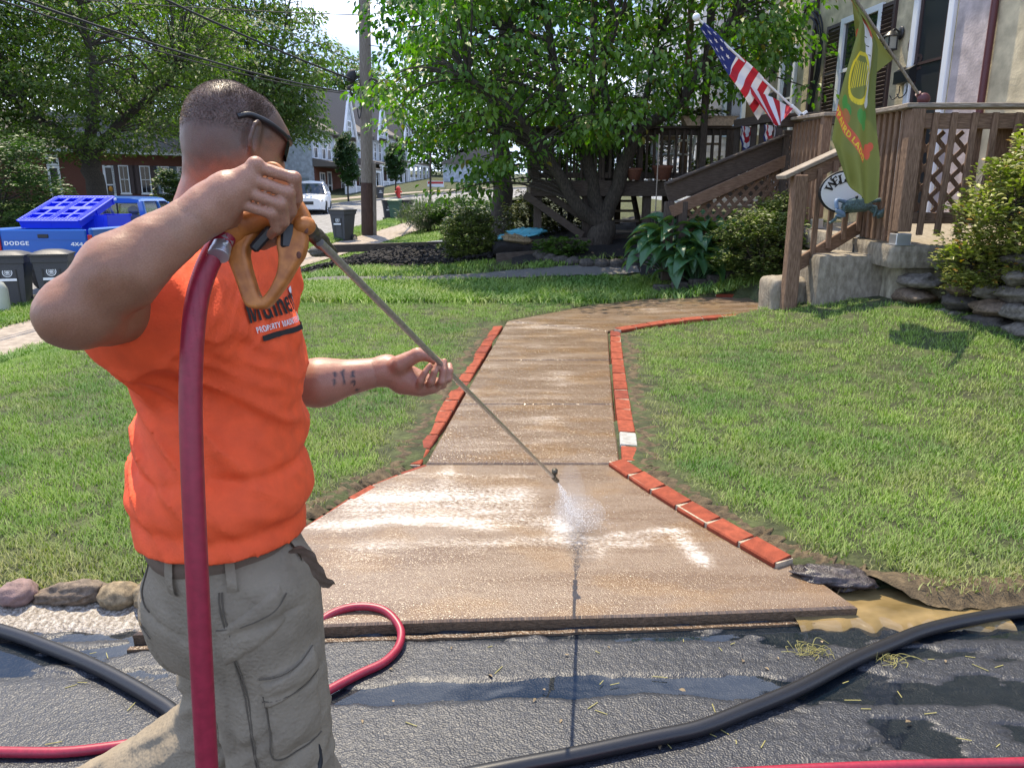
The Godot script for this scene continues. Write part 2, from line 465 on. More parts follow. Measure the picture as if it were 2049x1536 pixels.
func asphalt() -> void:
	# coarse apron all round, fine wet patch where the camera sees it
	var far_ := MB.new()
	far_.grid(30, 10, func(u: float, v: float):
		var x := lerpf(-11.0, 11.0, u); var d := lerpf(-9.0, 2.35, v)
		return Vector3(x, -0.022 + minf(0.0, (x + 3.0) * 0.09), -d))
	var m := mat("asphalt", lc(0.033, 0.037, 0.047), 0.46, noise_tex(0.05, Color(0.62, 0.62, 0.64), Color(1, 1, 1), 31, 4), Vector3.ONE * 1.7, bump_tex(0.14, 6.0, 32, 3), 0.32, 0.5)
	struct("driveway_apron", far_.mesh(), m)
	var x0 := -2.0; var x1 := 2.3; var d0 := 1.25; var d1 := 2.52
	var nx := 760; var nd := 224
	var V := PackedVector3Array(); var N := PackedVector3Array(); var I := PackedInt32Array()
	V.resize((nx + 1) * (nd + 1)); N.resize(V.size())
	var C := PackedColorArray(); C.resize(V.size())
	var H := PackedFloat32Array(); H.resize(V.size())
	for j in nd + 1:
		var d := lerpf(d0, d1, float(j) / nd)
		for i in nx + 1:
			var x := lerpf(x0, x1, float(i) / nx)
			H[j * (nx + 1) + i] = asphalt_y(x, d)
	for j in nd + 1:
		for i in nx + 1:
			var k := j * (nx + 1) + i
			V[k] = Vector3(lerpf(x0, x1, float(i) / nx), H[k], -lerpf(d0, d1, float(j) / nd))
			var dry := 0.42 + 0.58 * smoothstep(-0.0075, -0.0005, H[k] + 0.002 * NZ.get_noise_2d(V[k].x * 7.0, V[k].z * 7.0))
			C[k] = Color(dry, dry, dry)
			var a := H[j * (nx + 1) + mini(i + 1, nx)] - H[j * (nx + 1) + maxi(i - 1, 0)]
			var b := H[mini(j + 1, nd) * (nx + 1) + i] - H[maxi(j - 1, 0) * (nx + 1) + i]
			N[k] = Vector3(-a / (2.0 * (x1 - x0) / nx), 1.0, b / (2.0 * (d1 - d0) / nd)).normalized()
	for j in nd:
		for i in nx:
			var a := j * (nx + 1) + i; var b := a + nx + 1
			I.append_array([a, b, b + 1, a, b + 1, a + 1])
	var mb := MB.new(); mb.V = V; mb.N = N; mb.I = I; mb.C = C; mb.U.resize(V.size())
	m.vertex_color_use_as_albedo = true
	struct("driveway", mb.mesh(), m)
	# standing water: one level sheet that the asphalt pokes through
	var w := mat("puddle", Color(0.05, 0.10, 0.14, 0.55), 0.03); w.transparency = BaseMaterial3D.TRANSPARENCY_ALPHA
	var wb := MB.new()
	wb.grid(240, 70, func(u: float, v: float):
		var x := lerpf(-1.98, 2.28, u); var d := lerpf(1.27, 2.46, v)
		return Vector3(x, -0.0045 + 0.0007 * NZ.get_noise_2d(x * 9.0, d * 14.0), -d))
	struct("puddle_water", wb.mesh(), w)
	# muddy run-off beside the slab
	var mud := mat("muddy_water", lc(0.34, 0.24, 0.11), 0.12, noise_tex(0.012, Color(0.55, 0.55, 0.5), Color(1, 1, 1), 35, 4), Vector3(0.5, 1, 0.9), bump_tex(0.02, 3.0, 36, 3), 0.35)
	var mm := MB.new()
	mm.grid(50, 24, func(u: float, v: float):
		var x := lerpf(1.0, 1.75, u)
		var e := 0.05 * NZ.get_noise_1d(x * 9.0)
		var d := lerpf(2.30 + e * 0.7 + 0.03 * smoothstep(1.5, 2.0, x), 2.52 + e + 0.13 * smoothstep(1.62, 1.35, x), v)
		return Vector3(x, 0.012 + 0.002 * NZ.get_noise_2d(x * 8.0, d * 16.0) - 0.03 * pow(absf(v * 2.0 - 1.0), 6.0), -d))
	struct("muddy_puddle", mm.mesh(), mud)
	# silt and foam washed against the lawn edges
	var silt := mat("wash_silt", lc(0.62, 0.58, 0.52), 0.5, noise_tex(0.03, Color(0.35, 0.30, 0.24), Color(1, 1, 1), 37, 5), Vector3.ONE * 3.0, bump_tex(0.06, 7.0, 38, 4), 1.0)
	var ws := MB.new()
	ws.grid(90, 14, func(u: float, v: float):
		var x := lerpf(-2.2, -0.95, u)
		var e := 0.035 * NZ.get_noise_1d(x * 6.0)
		var d := lerpf(2.28 + e, 2.60 - e, v)
		return Vector3(x, lerpf(0.0, 0.05, v) + 0.006 * NZ.get_noise_2d(x * 22.0, d * 22.0) - 0.02 * pow(absf(v * 2.0 - 1.0), 8.0), -d))
	struct("wash_silt", ws.mesh(), silt)
	var so := MB.new()
	so.grid(60, 14, func(u: float, v: float):
		var x := lerpf(1.52 - 0.30 * v, 2.4, u); var e := 0.03 * NZ.get_noise_1d(x * 8.0 + 2.0)
		var d := lerpf(2.42 + e, 2.66 + e - 0.05 * smoothstep(1.3, 1.8, x), v)
		return Vector3(x, land(x, maxf(d, 2.5)) - 0.035 + 0.045 * smoothstep(0.0, 0.5, v) + 0.010 * NZ.get_noise_2d(x * 20.0, d * 20.0) - 0.03 * pow(v, 6.0), -d))
	struct("bare_earth", so.mesh(), M.soil)
	var wr := MB.new()
	wr.grid(60, 10, func(u: float, v: float):
		var x := lerpf(1.45, 2.4, u)
		var e := 0.03 * NZ.get_noise_1d(x * 7.0 + 4.0)
		var d := lerpf(2.44 + e, 2.56 + e + 0.02 * x, v)
		return Vector3(x, 0.022 + 0.006 * NZ.get_noise_2d(x * 26.0, d * 26.0) - 0.03 * pow(absf(v * 2.0 - 1.0), 4.0) - 0.03 * smoothstep(1.65, 1.45, x), -d))
	struct("wash_foam", wr.mesh(), silt)

func asphalt_y(x: float, d: float) -> float:
	var c := NC.get_noise_2d(x * 95.0, d * 95.0)        # stones about 10 mm across
	var y := -0.0021 * (c + 1.0) + 0.0019 + 0.0010 * NZ.get_noise_2d(x * 30.0, d * 30.0) + 0.003 * NZ.get_noise_2d(x * 3.0 + 40.0, d * 3.0)
	# the wheel rut that holds the long puddle
	var mid := 1.975 + 0.035 * sin(x * 2.3 + 0.6) + 0.012 * NZ.get_noise_1d(x * 6.0)
	var half := 0.055 + 0.03 * NZ.get_noise_1d(x * 2.5 + 9.0)
	y -= 0.0085 * (1.0 - smoothstep(half * 0.55, half * 1.25, absf(d - mid))) * smoothstep(-0.75, -0.5, x)
	# scattered film on the right and in front of the slab
	var r := smoothstep(0.45, 1.1, x) * smoothstep(-0.12, 0.3, NZ.get_noise_2d(x * 2.6 + 3.0, d * 7.0))
	y -= 0.0075 * r
	y -= 0.0075 * smoothstep(2.22, 2.27, d) * smoothstep(-0.15, 0.2, NZ.get_noise_2d(x * 3.0, d * 9.0) + 0.22)
	y -= 0.0078 * smoothstep(-0.85, -1.1, x) * smoothstep(1.98, 2.1, d) * smoothstep(-0.3, 0.05, NZ.get_noise_2d(x * 2.0 + 6.0, d * 6.0))
	return y

# ---------------------------------------------------------------- front walk
const FLARE := [Vector2(-1.268, 2.225), Vector2(-0.25, 2.30), Vector2(0.5, 2.335), Vector2(1.225, 2.385), Vector2(1.115, 2.69), Vector2(0.89, 3.09), Vector2(0.72, 3.45), Vector2(0.585, 3.738), Vector2(-0.46, 3.738), Vector2(-0.70, 3.46), Vector2(-0.90, 3.02), Vector2(-1.10, 2.62)]
const SLABS := [
	[Vector2(-0.457, 3.755), Vector2(0.570, 3.755), Vector2(0.672, 4.808), Vector2(-0.352, 4.808)],
	[Vector2(-0.350, 4.820), Vector2(0.674, 4.820), Vector2(0.804, 6.042), Vector2(-0.226, 6.042)],
	[Vector2(-0.224, 6.054), Vector2(0.806, 6.054), Vector2(0.935, 7.22), Vector2(-0.05, 7.74)],
	[Vector2(-0.045, 7.755), Vector2(0.940, 7.235), Vector2(1.50, 7.62), Vector2(2.0, 7.72), Vector2(1.62, 9.16), Vector2(0.92, 8.72)],
	[Vector2(2.012, 7.723), Vector2(2.72, 7.70), Vector2(2.84, 8.85), Vector2(1.632, 9.163)]]

func on_walk(x: float, d: float, grow := 0.0) -> bool:
	var p := Vector2(x, d)
	for s in [FLARE] + SLABS:
		if Geometry2D.is_point_in_polygon(p, PackedVector2Array(s)): return true
		if grow > 0.0:
			for i in s.size():
				if Geometry2D.get_closest_point_to_segment(p, s[i], s[(i + 1) % s.size()]).distance_to(p) < grow: return true
	return false

func walk_y(x: float, d: float) -> float:
	return path_y(d) + 0.07 * smoothstep(1.3, 2.7, x) * smoothstep(6.5, 7.5, d)

func slab(n: String, ps: Array, lo: Vector2, hi: Vector2, thick: float, m: Material, root: Node, label := "") -> void:
	var pl := PackedVector2Array(ps)
	var ins: PackedVector2Array = Geometry2D.offset_polygon(pl, -0.008)[0]
	# match the inset corners to the outer ones
	var ip := PackedVector2Array()
	for p in pl:
		var b := ins[0]
		for q in ins:
			if q.distance_to(p) < b.distance_to(p): b = q
		ip.append(b)
	var top := func(p: Vector2, dy: float): return Vector3(p.x, walk_y(p.x, p.y) + dy, -p.y)
	var uv := func(p: Vector2): return Vector2((p.x - lo.x) / (hi.x - lo.x), (p.y - lo.y) / (hi.y - lo.y))
	var mb := MB.new(); var sd := MB.new()
	var t := Geometry2D.triangulate_polygon(ip)
	for p in ip: mb.vert(top.call(p, 0.0), Vector3(0, 1, 0.028).normalized(), uv.call(p))
	for i in range(0, t.size(), 3): mb.tri(t[i], t[i + 1], t[i + 2])
	var c := Vector2.ZERO
	for p in pl: c += p / pl.size()
	for i in pl.size():
		var j := (i + 1) % pl.size()
		var d := (pl[j] - pl[i]).normalized(); var nn := Vector3(d.y, 0, d.x)
		if nn.dot(Vector3(pl[i].x - c.x, 0, -(pl[i].y - c.y))) < 0: nn = -nn
		var us := [uv.call(pl[i]), uv.call(pl[j]), uv.call(pl[j]), uv.call(pl[i])]
		mb.face([top.call(ip[i], 0.0), top.call(ip[j], 0.0), top.call(pl[j], -0.007), top.call(pl[i], -0.007)], (nn + Vector3.UP).normalized(), us)
		# broken, slightly uneven side below the arris
		var parts := maxi(1, int(pl[i].distance_to(pl[j]) / 0.05))
		for q in parts:
			var u := pl[i].lerp(pl[j], float(q) / parts); var v := pl[i].lerp(pl[j], float(q + 1) / parts)
			var low := func(p: Vector2, e: float): return top.call(p, -thick * e) + nn * (0.006 * NZ.get_noise_2d(p.x * 16.0 + e * 7.0, p.y * 16.0) - 0.004 * e)
			sd.face([top.call(u, -0.007), top.call(v, -0.007), low.call(v, 0.5), low.call(u, 0.5)], nn)
			sd.face([low.call(u, 0.5), low.call(v, 0.5), low.call(v, 1.0), low.call(u, 1.0)], nn)
	var o := put(n, mb.mesh(), m, root)
	if label != "": o.set_meta("label", label)
	put("slab_side", sd.mesh(), M.wet_shade_edge, o)

func wet_concrete(key: String, lo: Vector2, hi: Vector2, w: int, h: int, foam: Callable) -> StandardMaterial3D:
	var col := Image.create(w, h, false, Image.FORMAT_RGB8); var rgh := Image.create(w, h, false, Image.FORMAT_L8); var hgt := Image.create(w, h, false, Image.FORMAT_L8)
	var n := FastNoiseLite.new(); n.seed = 51; n.frequency = 1.0; n.fractal_octaves = 4
	var g := RandomNumberGenerator.new(); g.seed = 5
	var a := lc(0.148, 0.094, 0.056); var b := lc(0.208, 0.148, 0.102); var f := lc(0.66, 0.655, 0.65); var ochre := lc(0.225, 0.125, 0.048)
	for y in h:
		var d := lerpf(lo.y, hi.y, (y + 0.5) / h)
		for x in w:
			var X := lerpf(lo.x, hi.x, (x + 0.5) / w)
			var s := n.get_noise_2d(X * 1.1, d * 5.5) + 0.45 * n.get_noise_2d(X * 4.0 + 9.0, d * 26.0)          # sweeps across the walk
			var q := n.get_noise_2d(X * 34.0 + 70.0, d * 60.0)  # froth
			var o := n.get_noise_2d(X * 1.7 + 30.0, d * 3.0 + 11.0)
			var fo: float = foam.call(X, d, s)
			var k := 0.78 * smoothstep(0.05, 1.45, fo * (0.9 + 0.5 * s) + 0.8 * q * (0.15 + fo))
			var c := a.lerp(b, 0.25 + 0.5 * smoothstep(-0.45, 0.5, s)).lerp(ochre, 0.35 * smoothstep(0.0, 0.45, o))
			var r := g.randf()
			var sp := 0.86 + 0.20 * r
			c = Color(c.r * sp, c.g * sp, c.b * sp)
			c = c.lerp(f, k)
			col.set_pixel(x, y, c)
			rgh.set_pixel(x, y, Color.from_hsv(0, 0, lerpf(0.30 + 0.1 * s, 0.6, k)))
			hgt.set_pixel(x, y, Color.from_hsv(0, 0, clampf(0.35 + 0.25 * r + 0.5 * k + 0.3 * q * k, 0, 1)))
	hgt.bump_map_to_normal_map(3.2)
	var m := mat(key, Color.WHITE, 1.0)
	m.albedo_texture = ImageTexture.create_from_image(col)
	m.roughness_texture = ImageTexture.create_from_image(rgh); m.roughness_texture_channel = BaseMaterial3D.TEXTURE_CHANNEL_RED
	m.normal_enabled = true; m.normal_texture = ImageTexture.create_from_image(hgt); m.normal_scale = 0.8
	m.texture_repeat = false
	return m

func hump(x: float, c: float, w: float) -> float: return exp(-(x - c) * (x - c) / (w * w))

func walkway() -> void:
	mat("wet_shade_edge", lc(0.21, 0.135, 0.08), 0.35, noise_tex(0.03, Color(0.5, 0.5, 0.5), Color(1, 1, 1), 41, 4), Vector3(2, 9, 2), bump_tex(0.06, 6.0, 42, 4), 0.8)  # wet slab sides; shade of the sunless front face put into this brown
	var root := Node3D.new(); root.name = "front_walk"; add_child(root); root.set_meta("kind", "structure")
	var lo := Vector2(-1.3, 2.2); var hi := Vector2(1.25, 3.76)
	var m1 := wet_concrete("wet_concrete_near", lo, hi, 1020, 640, func(x: float, d: float, s: float):
		var e := d + 0.10 * NZ.get_noise_1d(x * 1.7) + 0.04 * s
		var f := 1.05 * hump(e, 3.30, 0.17) * smoothstep(0.22, 0.02, x) * smoothstep(-1.05, -0.6, x)
		f += 0.75 * hump(e, 3.06, 0.06) * smoothstep(0.3, 0.1, x)
		f += 0.75 * hump(e, 2.86 + 0.05 * x, 0.07) * smoothstep(-0.75, -0.1, x) * smoothstep(0.85, 0.55, x)
		f += 0.55 * hump(e, 2.96, 0.03) * smoothstep(0.2, 0.35, x) * smoothstep(0.82, 0.7, x)
		f += 0.85 * hump(x + 0.18 * (d - 2.9), 0.72, 0.05) * smoothstep(2.60, 2.72, d) * smoothstep(3.02, 2.93, d)
		f += 0.5 * hump(x, -0.62, 0.16) * hump(d, 2.78, 0.14)
		f += 0.95 * hump(x, 0.22, 0.06) * hump(d, 3.02, 0.12) + 0.5 * hump(e, 3.58, 0.04) * smoothstep(0.3, 0.0, x)
		f += 0.45 * hump(x, -0.33, 0.05) * smoothstep(3.4, 3.6, d)
		return f + 0.10 * s)
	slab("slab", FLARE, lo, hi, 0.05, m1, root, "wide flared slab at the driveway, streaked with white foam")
	var led := MB.new()
	for q in 46:
		var u := q / 46.0; var v := (q + 1) / 46.0
		var f := func(e: float, y: float, z: float): return Vector3(lerpf(-1.27, 1.2, e), y, -lerpf(2.205, 2.375, e) + z + 0.006 * NZ.get_noise_1d(e * 60.0))
		led.face([f.call(u, 0.004, 0.0), f.call(v, 0.004, 0.0), f.call(v, 0.004, 0.02), f.call(u, 0.004, 0.02)], Vector3.UP)
		led.face([f.call(u, 0.004, 0.02), f.call(v, 0.004, 0.02), f.call(v, -0.02, 0.022), f.call(u, -0.02, 0.022)], Vector3.BACK)
	put("slab_footing", led.mesh(), M.wet_shade_edge, root)
	lo = Vector2(-0.5, 3.7); hi = Vector2(2.9, 9.2)
	var m2 := wet_concrete("wet_concrete_far", lo, hi, 640, 900, func(x: float, d: float, s: float):
		var c := x - 0.1 * (d - 3.7)
		var f := 0.50 * smoothstep(0.0, 0.6, s + 0.12) * (1.0 - 0.55 * smoothstep(0.15, 0.4, c))
		f += 0.30 * hump(d, 7.35, 0.45) * smoothstep(-0.2, 0.3, s + 0.2) + 0.75 * hump(x, 1.55, 0.28) * hump(d, 8.35, 0.3)
		f += 0.45 * hump(c, 0.12, 0.12) * hump(d, 4.45, 0.3) + 0.4 * hump(c, 0.2, 0.12) * hump(d, 5.4, 0.25)
		return f * 0.55)
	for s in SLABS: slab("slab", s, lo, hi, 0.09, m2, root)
	# brick edging: each brick is a piece of its own
	var br := MB.new().box(Vector3.ZERO, Vector3(0.098, 0.07, 1.0), Basis(), 0.006).mesh()
	var keys := ["brick_red", "brick_red_b", "brick_red", "brick_red_c", "brick_red_b"]
	var row := func(raw: Array, off: float, count: int, up: float, whites: Array, pinks: bool, tilt: float):
		var pts := curve(raw, 6)
		var total := 0.0
		for i in pts.size() - 1: total += pts[i].distance_to(pts[i + 1])
		for k in count:
			var at := []
			for e in 2:
				var want: float = total * (k + e) / count; var i := 0
				while i < pts.size() - 2 and want > pts[i].distance_to(pts[i + 1]): want -= pts[i].distance_to(pts[i + 1]); i += 1
				at.append(pts[i] + (pts[i + 1] - pts[i]).normalized() * want)
			var t: Vector2 = (at[1] - at[0]).normalized()
			var nrm := Vector2(t.y, -t.x) * signf(off)
			var c: Vector2 = (at[0] + at[1]) * 0.5 + nrm * absf(off)
			var ln: float = at[0].distance_to(at[1]) - 0.016
			var a3 := Vector3(at[0].x, walk_y(at[0].x, at[0].y), -at[0].y); var b3 := Vector3(at[1].x, walk_y(at[1].x, at[1].y), -at[1].y)
			var z := (b3 - a3).normalized(); var xx := Vector3.UP.cross(z).normalized()
			var bs := Basis(xx, z.cross(xx), z).rotated(z, tilt + rng.randf_range(-0.04, 0.04)).rotated(Vector3.UP, rng.randf_range(-0.025, 0.025)) * Basis.from_scale(Vector3(1, 1, ln))
			var key: String = "brick_pink" if pinks else keys[rng.randi() % 5]
			var nm := "brick"
			if k in whites: key = "paver_white"; nm = "paver"
			put(nm, br, M[key], root, Transform3D(bs, Vector3(c.x, walk_y(c.x, c.y) + up - 0.035 + rng.randf_range(-0.003, 0.003), -c.y)))
		# mortar bed below the joints
		var mo := MB.new()
		for i in pts.size() - 1:
			var t2: Vector2 = (pts[i + 1] - pts[i]).normalized(); var n2 := Vector2(t2.y, -t2.x) * signf(off) * absf(off)
			var p: Vector2 = pts[i] + n2; var q: Vector2 = pts[i + 1] + n2
			mo.bar(Vector3(p.x, walk_y(p.x, p.y) + up - 0.040, -p.y), Vector3(q.x, walk_y(q.x, q.y) + up - 0.040, -q.y), 0.088, 0.07)
		put("mortar_bed", mo.mesh(), M.mortar, root)
	row.call([Vector2(0.580, 3.77), Vector2(0.682, 4.81), Vector2(0.814, 6.05), Vector2(0.945, 7.18)], 0.055, 15, 0.012, [1], false, 0.05)
	row.call([Vector2(-0.474, 3.72), Vector2(-0.360, 4.81), Vector2(-0.236, 6.05), Vector2(-0.085, 7.45)], -0.055, 16, 0.006, [], false, -0.05)
	row.call([Vector2(0.60, 3.76), Vector2(0.735, 3.45), Vector2(0.905, 3.09), Vector2(1.115, 2.70)], 0.055, 6, 0.026, [], false, 0.14)
	row.call([Vector2(-0.455, 3.74), Vector2(-0.70, 3.46), Vector2(-0.895, 3.02), Vector2(-1.08, 2.64)], -0.040, 7, -0.002, [], false, -0.12)
	row.call([Vector2(0.99, 7.20), Vector2(1.51, 7.56), Vector2(2.0, 7.66), Vector2(2.80, 7.64)], 0.05, 9, 0.035, [7], false, 0.12)
	row.call([Vector2(2.45, 9.02), Vector2(2.9, 8.88)], -0.05, 2, 0.02, [1], false, 0.0)
	# bare earth where the edging was dug in
	for q in [[[Vector2(0.69, 3.7), Vector2(0.80, 4.81), Vector2(0.93, 6.05), Vector2(1.06, 7.05)], 0.17, 0.10], [[Vector2(-0.57, 3.7), Vector2(-0.47, 4.81), Vector2(-0.345, 6.05), Vector2(-0.20, 7.35)], -0.16, 0.16], [[Vector2(0.72, 3.72), Vector2(0.98, 3.12), Vector2(1.2, 2.78), Vector2(1.36, 2.63)], 0.13, 0.2], [[Vector2(-0.58, 3.7), Vector2(-0.8, 3.46), Vector2(-1.0, 3.04), Vector2(-1.2, 2.6)], -0.09, 0.3]]:
		var pts: Array = curve(q[0], 10)
		var mb := MB.new()
		mb.grid(14, pts.size() * 4, func(u: float, v: float):
			var f: float = v * (pts.size() - 1); var i := mini(int(f), pts.size() - 2)
			var p: Vector2 = pts[i].lerp(pts[i + 1], f - i)
			var t: Vector2 = (pts[i + 1] - pts[i]).normalized(); var n := Vector2(t.y, -t.x) * signf(q[1])
			var wdt: float = absf(q[1]) * (1.15 + 1.1 * NZ.get_noise_1d(f * 0.9 + q[2] * 50.0))
			p += n * (u * (wdt + 0.11) - 0.13)
			return Vector3(p.x, maxf(land(p.x, p.y), walk_y(p.x, p.y) - 0.03) + 0.006 - 0.06 * smoothstep(0.5, 0.3, u) + 0.010 * NZ.get_noise_2d(p.x * 16.0, p.y * 16.0) - 0.03 * pow(u, 4.0), -p.y))
		struct("bare_earth", mb.mesh(), M.soil)

func bare(x: float, d: float) -> float:
	# 1 where no grass grows along the walk
	if d < 7.6:
		var c := lin([Vector2(2.6, 1.30), Vector2(2.74, 1.13), Vector2(3.09, 0.93), Vector2(3.72, 0.68), Vector2(4.81, 0.79), Vector2(6.05, 0.92), Vector2(7.2, 1.04)], d)
		var l := lin([Vector2(2.5, -1.15), Vector2(3.02, -0.98), Vector2(3.72, -0.55), Vector2(4.81, -0.46), Vector2(6.05, -0.33), Vector2(7.45, -0.19)], d)
		if x > l and x < c: return 1.0
		var e := maxf(l - x, x - c)
		return 1.0 - smoothstep(0.06, 0.27, e + 0.10 * NZ.get_noise_2d(x * 3.0, d * 3.0))
	return 1.0 if on_walk(x, d, 0.06) else 0.0

func tuft(blades: int, rad: float, hgt: float, wid: float, g: RandomNumberGenerator) -> ArrayMesh:
	var mb := MB.new()
	for i in blades:
		var a := g.randf() * TAU; var r := sqrt(g.randf()) * rad
		var p := Vector3(cos(a) * r, -0.008, sin(a) * r)
		var t := g.randf() * TAU; var lean := g.randf_range(0.2, 1.15) * hgt; var hh := hgt * g.randf_range(0.55, 1.1)
		var o := Vector3(cos(t), 0, sin(t)); var s := Vector3(-sin(t), 0, cos(t)).rotated(Vector3.UP, g.randf_range(-0.9, 0.9)) * wid * 0.5
		var m := p + o * lean * 0.35 + Vector3.UP * hh * 0.6; var e := p + o * lean + Vector3.UP * hh
		var n := s.cross(m - p).normalized()
		if n.y < 0: n = -n
		n = (n + Vector3.UP * 0.7).normalized()
		var k := mb.V.size()
		mb.vert(p - s, n); mb.vert(p + s, n); mb.vert(m + s * 0.85, n); mb.vert(m - s * 0.85, n); mb.vert(e, n)
		mb.tri(k, k + 1, k + 2); mb.tri(k, k + 2, k + 3); mb.tri(k + 3, k + 2, k + 4)
	return mb.mesh()

func lawn_grass() -> void:
	var g := RandomNumberGenerator.new(); g.seed = 12
	var near := [tuft(20, 0.058, 0.036, 0.0040, g), tuft(18, 0.058, 0.047, 0.0034, g), tuft(18, 0.065, 0.028, 0.0048, g)]
	var far_ := tuft(22, 0.16, 0.085, 0.011, g)
	var xs := [[], [], []]; var cs := [[], [], []]; var fx := []; var fc := []
	var dry := Color(0.40, 0.35, 0.15); var green := Color(0.225, 0.335, 0.065); var deep := Color(0.14, 0.26, 0.05); var lime := Color(0.33, 0.45, 0.085)
	var tint := func(x: float, d: float, edge: float) -> Color:
		var n := NZ.get_noise_2d(x * 0.7, d * 0.7); var f := NZ.get_noise_2d(x * 5.0 + 20.0, d * 5.0)
		var c := green.lerp(deep, smoothstep(0.0, 0.5, -n + 0.3 * f)).lerp(lime, 0.7 * smoothstep(0.1, 0.6, n + 0.6 * f))
		return c.lerp(dry, clampf(edge + 0.40 * smoothstep(0.10, 0.55, NZ.get_noise_2d(x * 1.1 + 50.0, d * 1.1) + 0.35 * f), 0, 0.9)) * Color(1, 1, 1).lerp(Color(0.7, 0.75, 0.7), g.randf())
	var put_at := func(x: float, d: float, dens: float):
		var b := bare(x, d)
		if g.randf() < b * 1.05: return
		if d < 2.66 and x > 1.0 and x < 1.52: return
		if d < 2.47 + 0.05 * NZ.get_noise_1d(x * 4.0): return
		if d > 7.0 and on_walk(x, d, 0.05): return
		if bed(x, d) and g.randf() < 0.97: return
		var k := g.randi() % 3
		var edge := b * 0.8 + 0.45 * smoothstep(2.95, 2.55, d)
		var s := g.randf_range(0.7, 1.15) * (1.0 - 0.25 * b)
		xs[k].append(Transform3D(Basis(Vector3.UP, g.randf() * TAU) * Basis.from_scale(Vector3(s, s * g.randf_range(0.8, 1.2), s)), Vector3(x, land(x, d), -d)))
		cs[k].append(tint.call(x, d, edge))
	# density falls off with distance as blades get smaller than a pixel
	for q in [[2.5, 4.2, 620.0], [4.2, 6.5, 420.0], [6.5, 9.5, 300.0]]:
		var d0: float = q[0]; var d1: float = q[1]
		var wl := maxf(-0.78 * d1 - 0.4, kerb_x(d0) + 2.6); var wr := 0.78 * d1 + 0.6
		for i in int((d1 - d0) * (wr - wl) * q[2]):
			var d := g.randf_range(d0, d1); var x := g.randf_range(wl, wr)
			if absf(x) > 0.74 * d + 0.7: continue
			put_at.call(x, d, 1.0)
	for i in 46000:
		var d := 9.0 + 32.0 * pow(g.randf(), 1.6); var x := g.randf_range(-0.72 * d - 1.0, minf(0.75 * d, 8.0 + 0.2 * d))
		var s := x - kerb_x(d)
		var y := land(x, d)
		if s < 2.55:
			if s < 0.2 or s > 1.05:
				if s > -12.2: continue
			else: y = sy(d) + 0.09
		if bed(x, d) or on_walk(x, d, 0.1): continue
		var sc := g.randf_range(0.8, 1.3)
		fx.append(Transform3D(Basis(Vector3.UP, g.randf() * TAU) * Basis.from_scale(Vector3(sc, sc * g.randf_range(0.7, 1.1), sc)), Vector3(x, y, -d)))
		fc.append(tint.call(x, d, 0.0))
	for k in 3: stuff("lawn_grass", near[k], M.grass, xs[k], cs[k])
	stuff("rough_grass", far_, M.grass, fx, fc)
	# verge in front of the bins and along the pavement
	var vx := []; var vc := []
	for i in 5200:
		var d := 9.0 + 24.0 * g.randf(); var s := g.randf_range(0.2, 1.05)
		vx.append(Transform3D(Basis(Vector3.UP, g.randf() * TAU) * Basis.from_scale(Vector3.ONE * g.randf_range(0.8, 1.5)), Vector3(kerb_x(d) + s, sy(d) + 0.09, -d)))
		vc.append(tint.call(d, s, 0.0))
	stuff("verge_grass", far_, M.grass, vx, vc)

func bed(x: float, d: float) -> bool:
	# planting beds, slabs and gravel that break the lawn
	if gravel_d(x) - 0.30 < d and d < gravel_d(x) + 0.30 and x > kerb_x(d) + 2.5 and x < 2.4: return true
	if Geometry2D.is_point_in_polygon(Vector2(x, d), PackedVector2Array(MULCH)): return true
	if Geometry2D.is_point_in_polygon(Vector2(x, d), PackedVector2Array(DRIVE)): return true
	if x > 2.1 and d > 9.2 or x > 3.4 and d > 6.85: return true
	if d > 11.6 and x > -0.3: return true
	return false

func gravel_d(x: float) -> float: return 10.9 + 0.045 * (x + 3.2) + 0.02 * x * x * 0.2
const MULCH := [Vector2(-4.6, 14.0), Vector2(-3.6, 12.6), Vector2(-1.9, 12.4), Vector2(-0.3, 12.3), Vector2(-0.3, 15.6), Vector2(-1.6, 15.4), Vector2(-4.3, 15.6)]
const DRIVE := [Vector2(-4.2, 15.9), Vector2(-1.0, 15.9), Vector2(0.5, 17.6), Vector2(-2.2, 17.9), Vector2(-4.0, 17.4)]

# ---------------------------------------------------------------- buildings
func bx(n: String, key: String, c: Vector3, s: Vector3, parent: Node, bev := 0.0) -> MeshInstance3D:
	return put(n, MB.new().box(c, s, Basis(), bev).mesh(), M[key], parent)

func beam(n: String, key: String, a: Vector3, b: Vector3, w: float, t: float, parent: Node, up := Vector3.UP, bev := 0.006) -> MeshInstance3D:
	return put(n, MB.new().bar(a, b, w, t, up, bev).mesh(), M[key], parent)

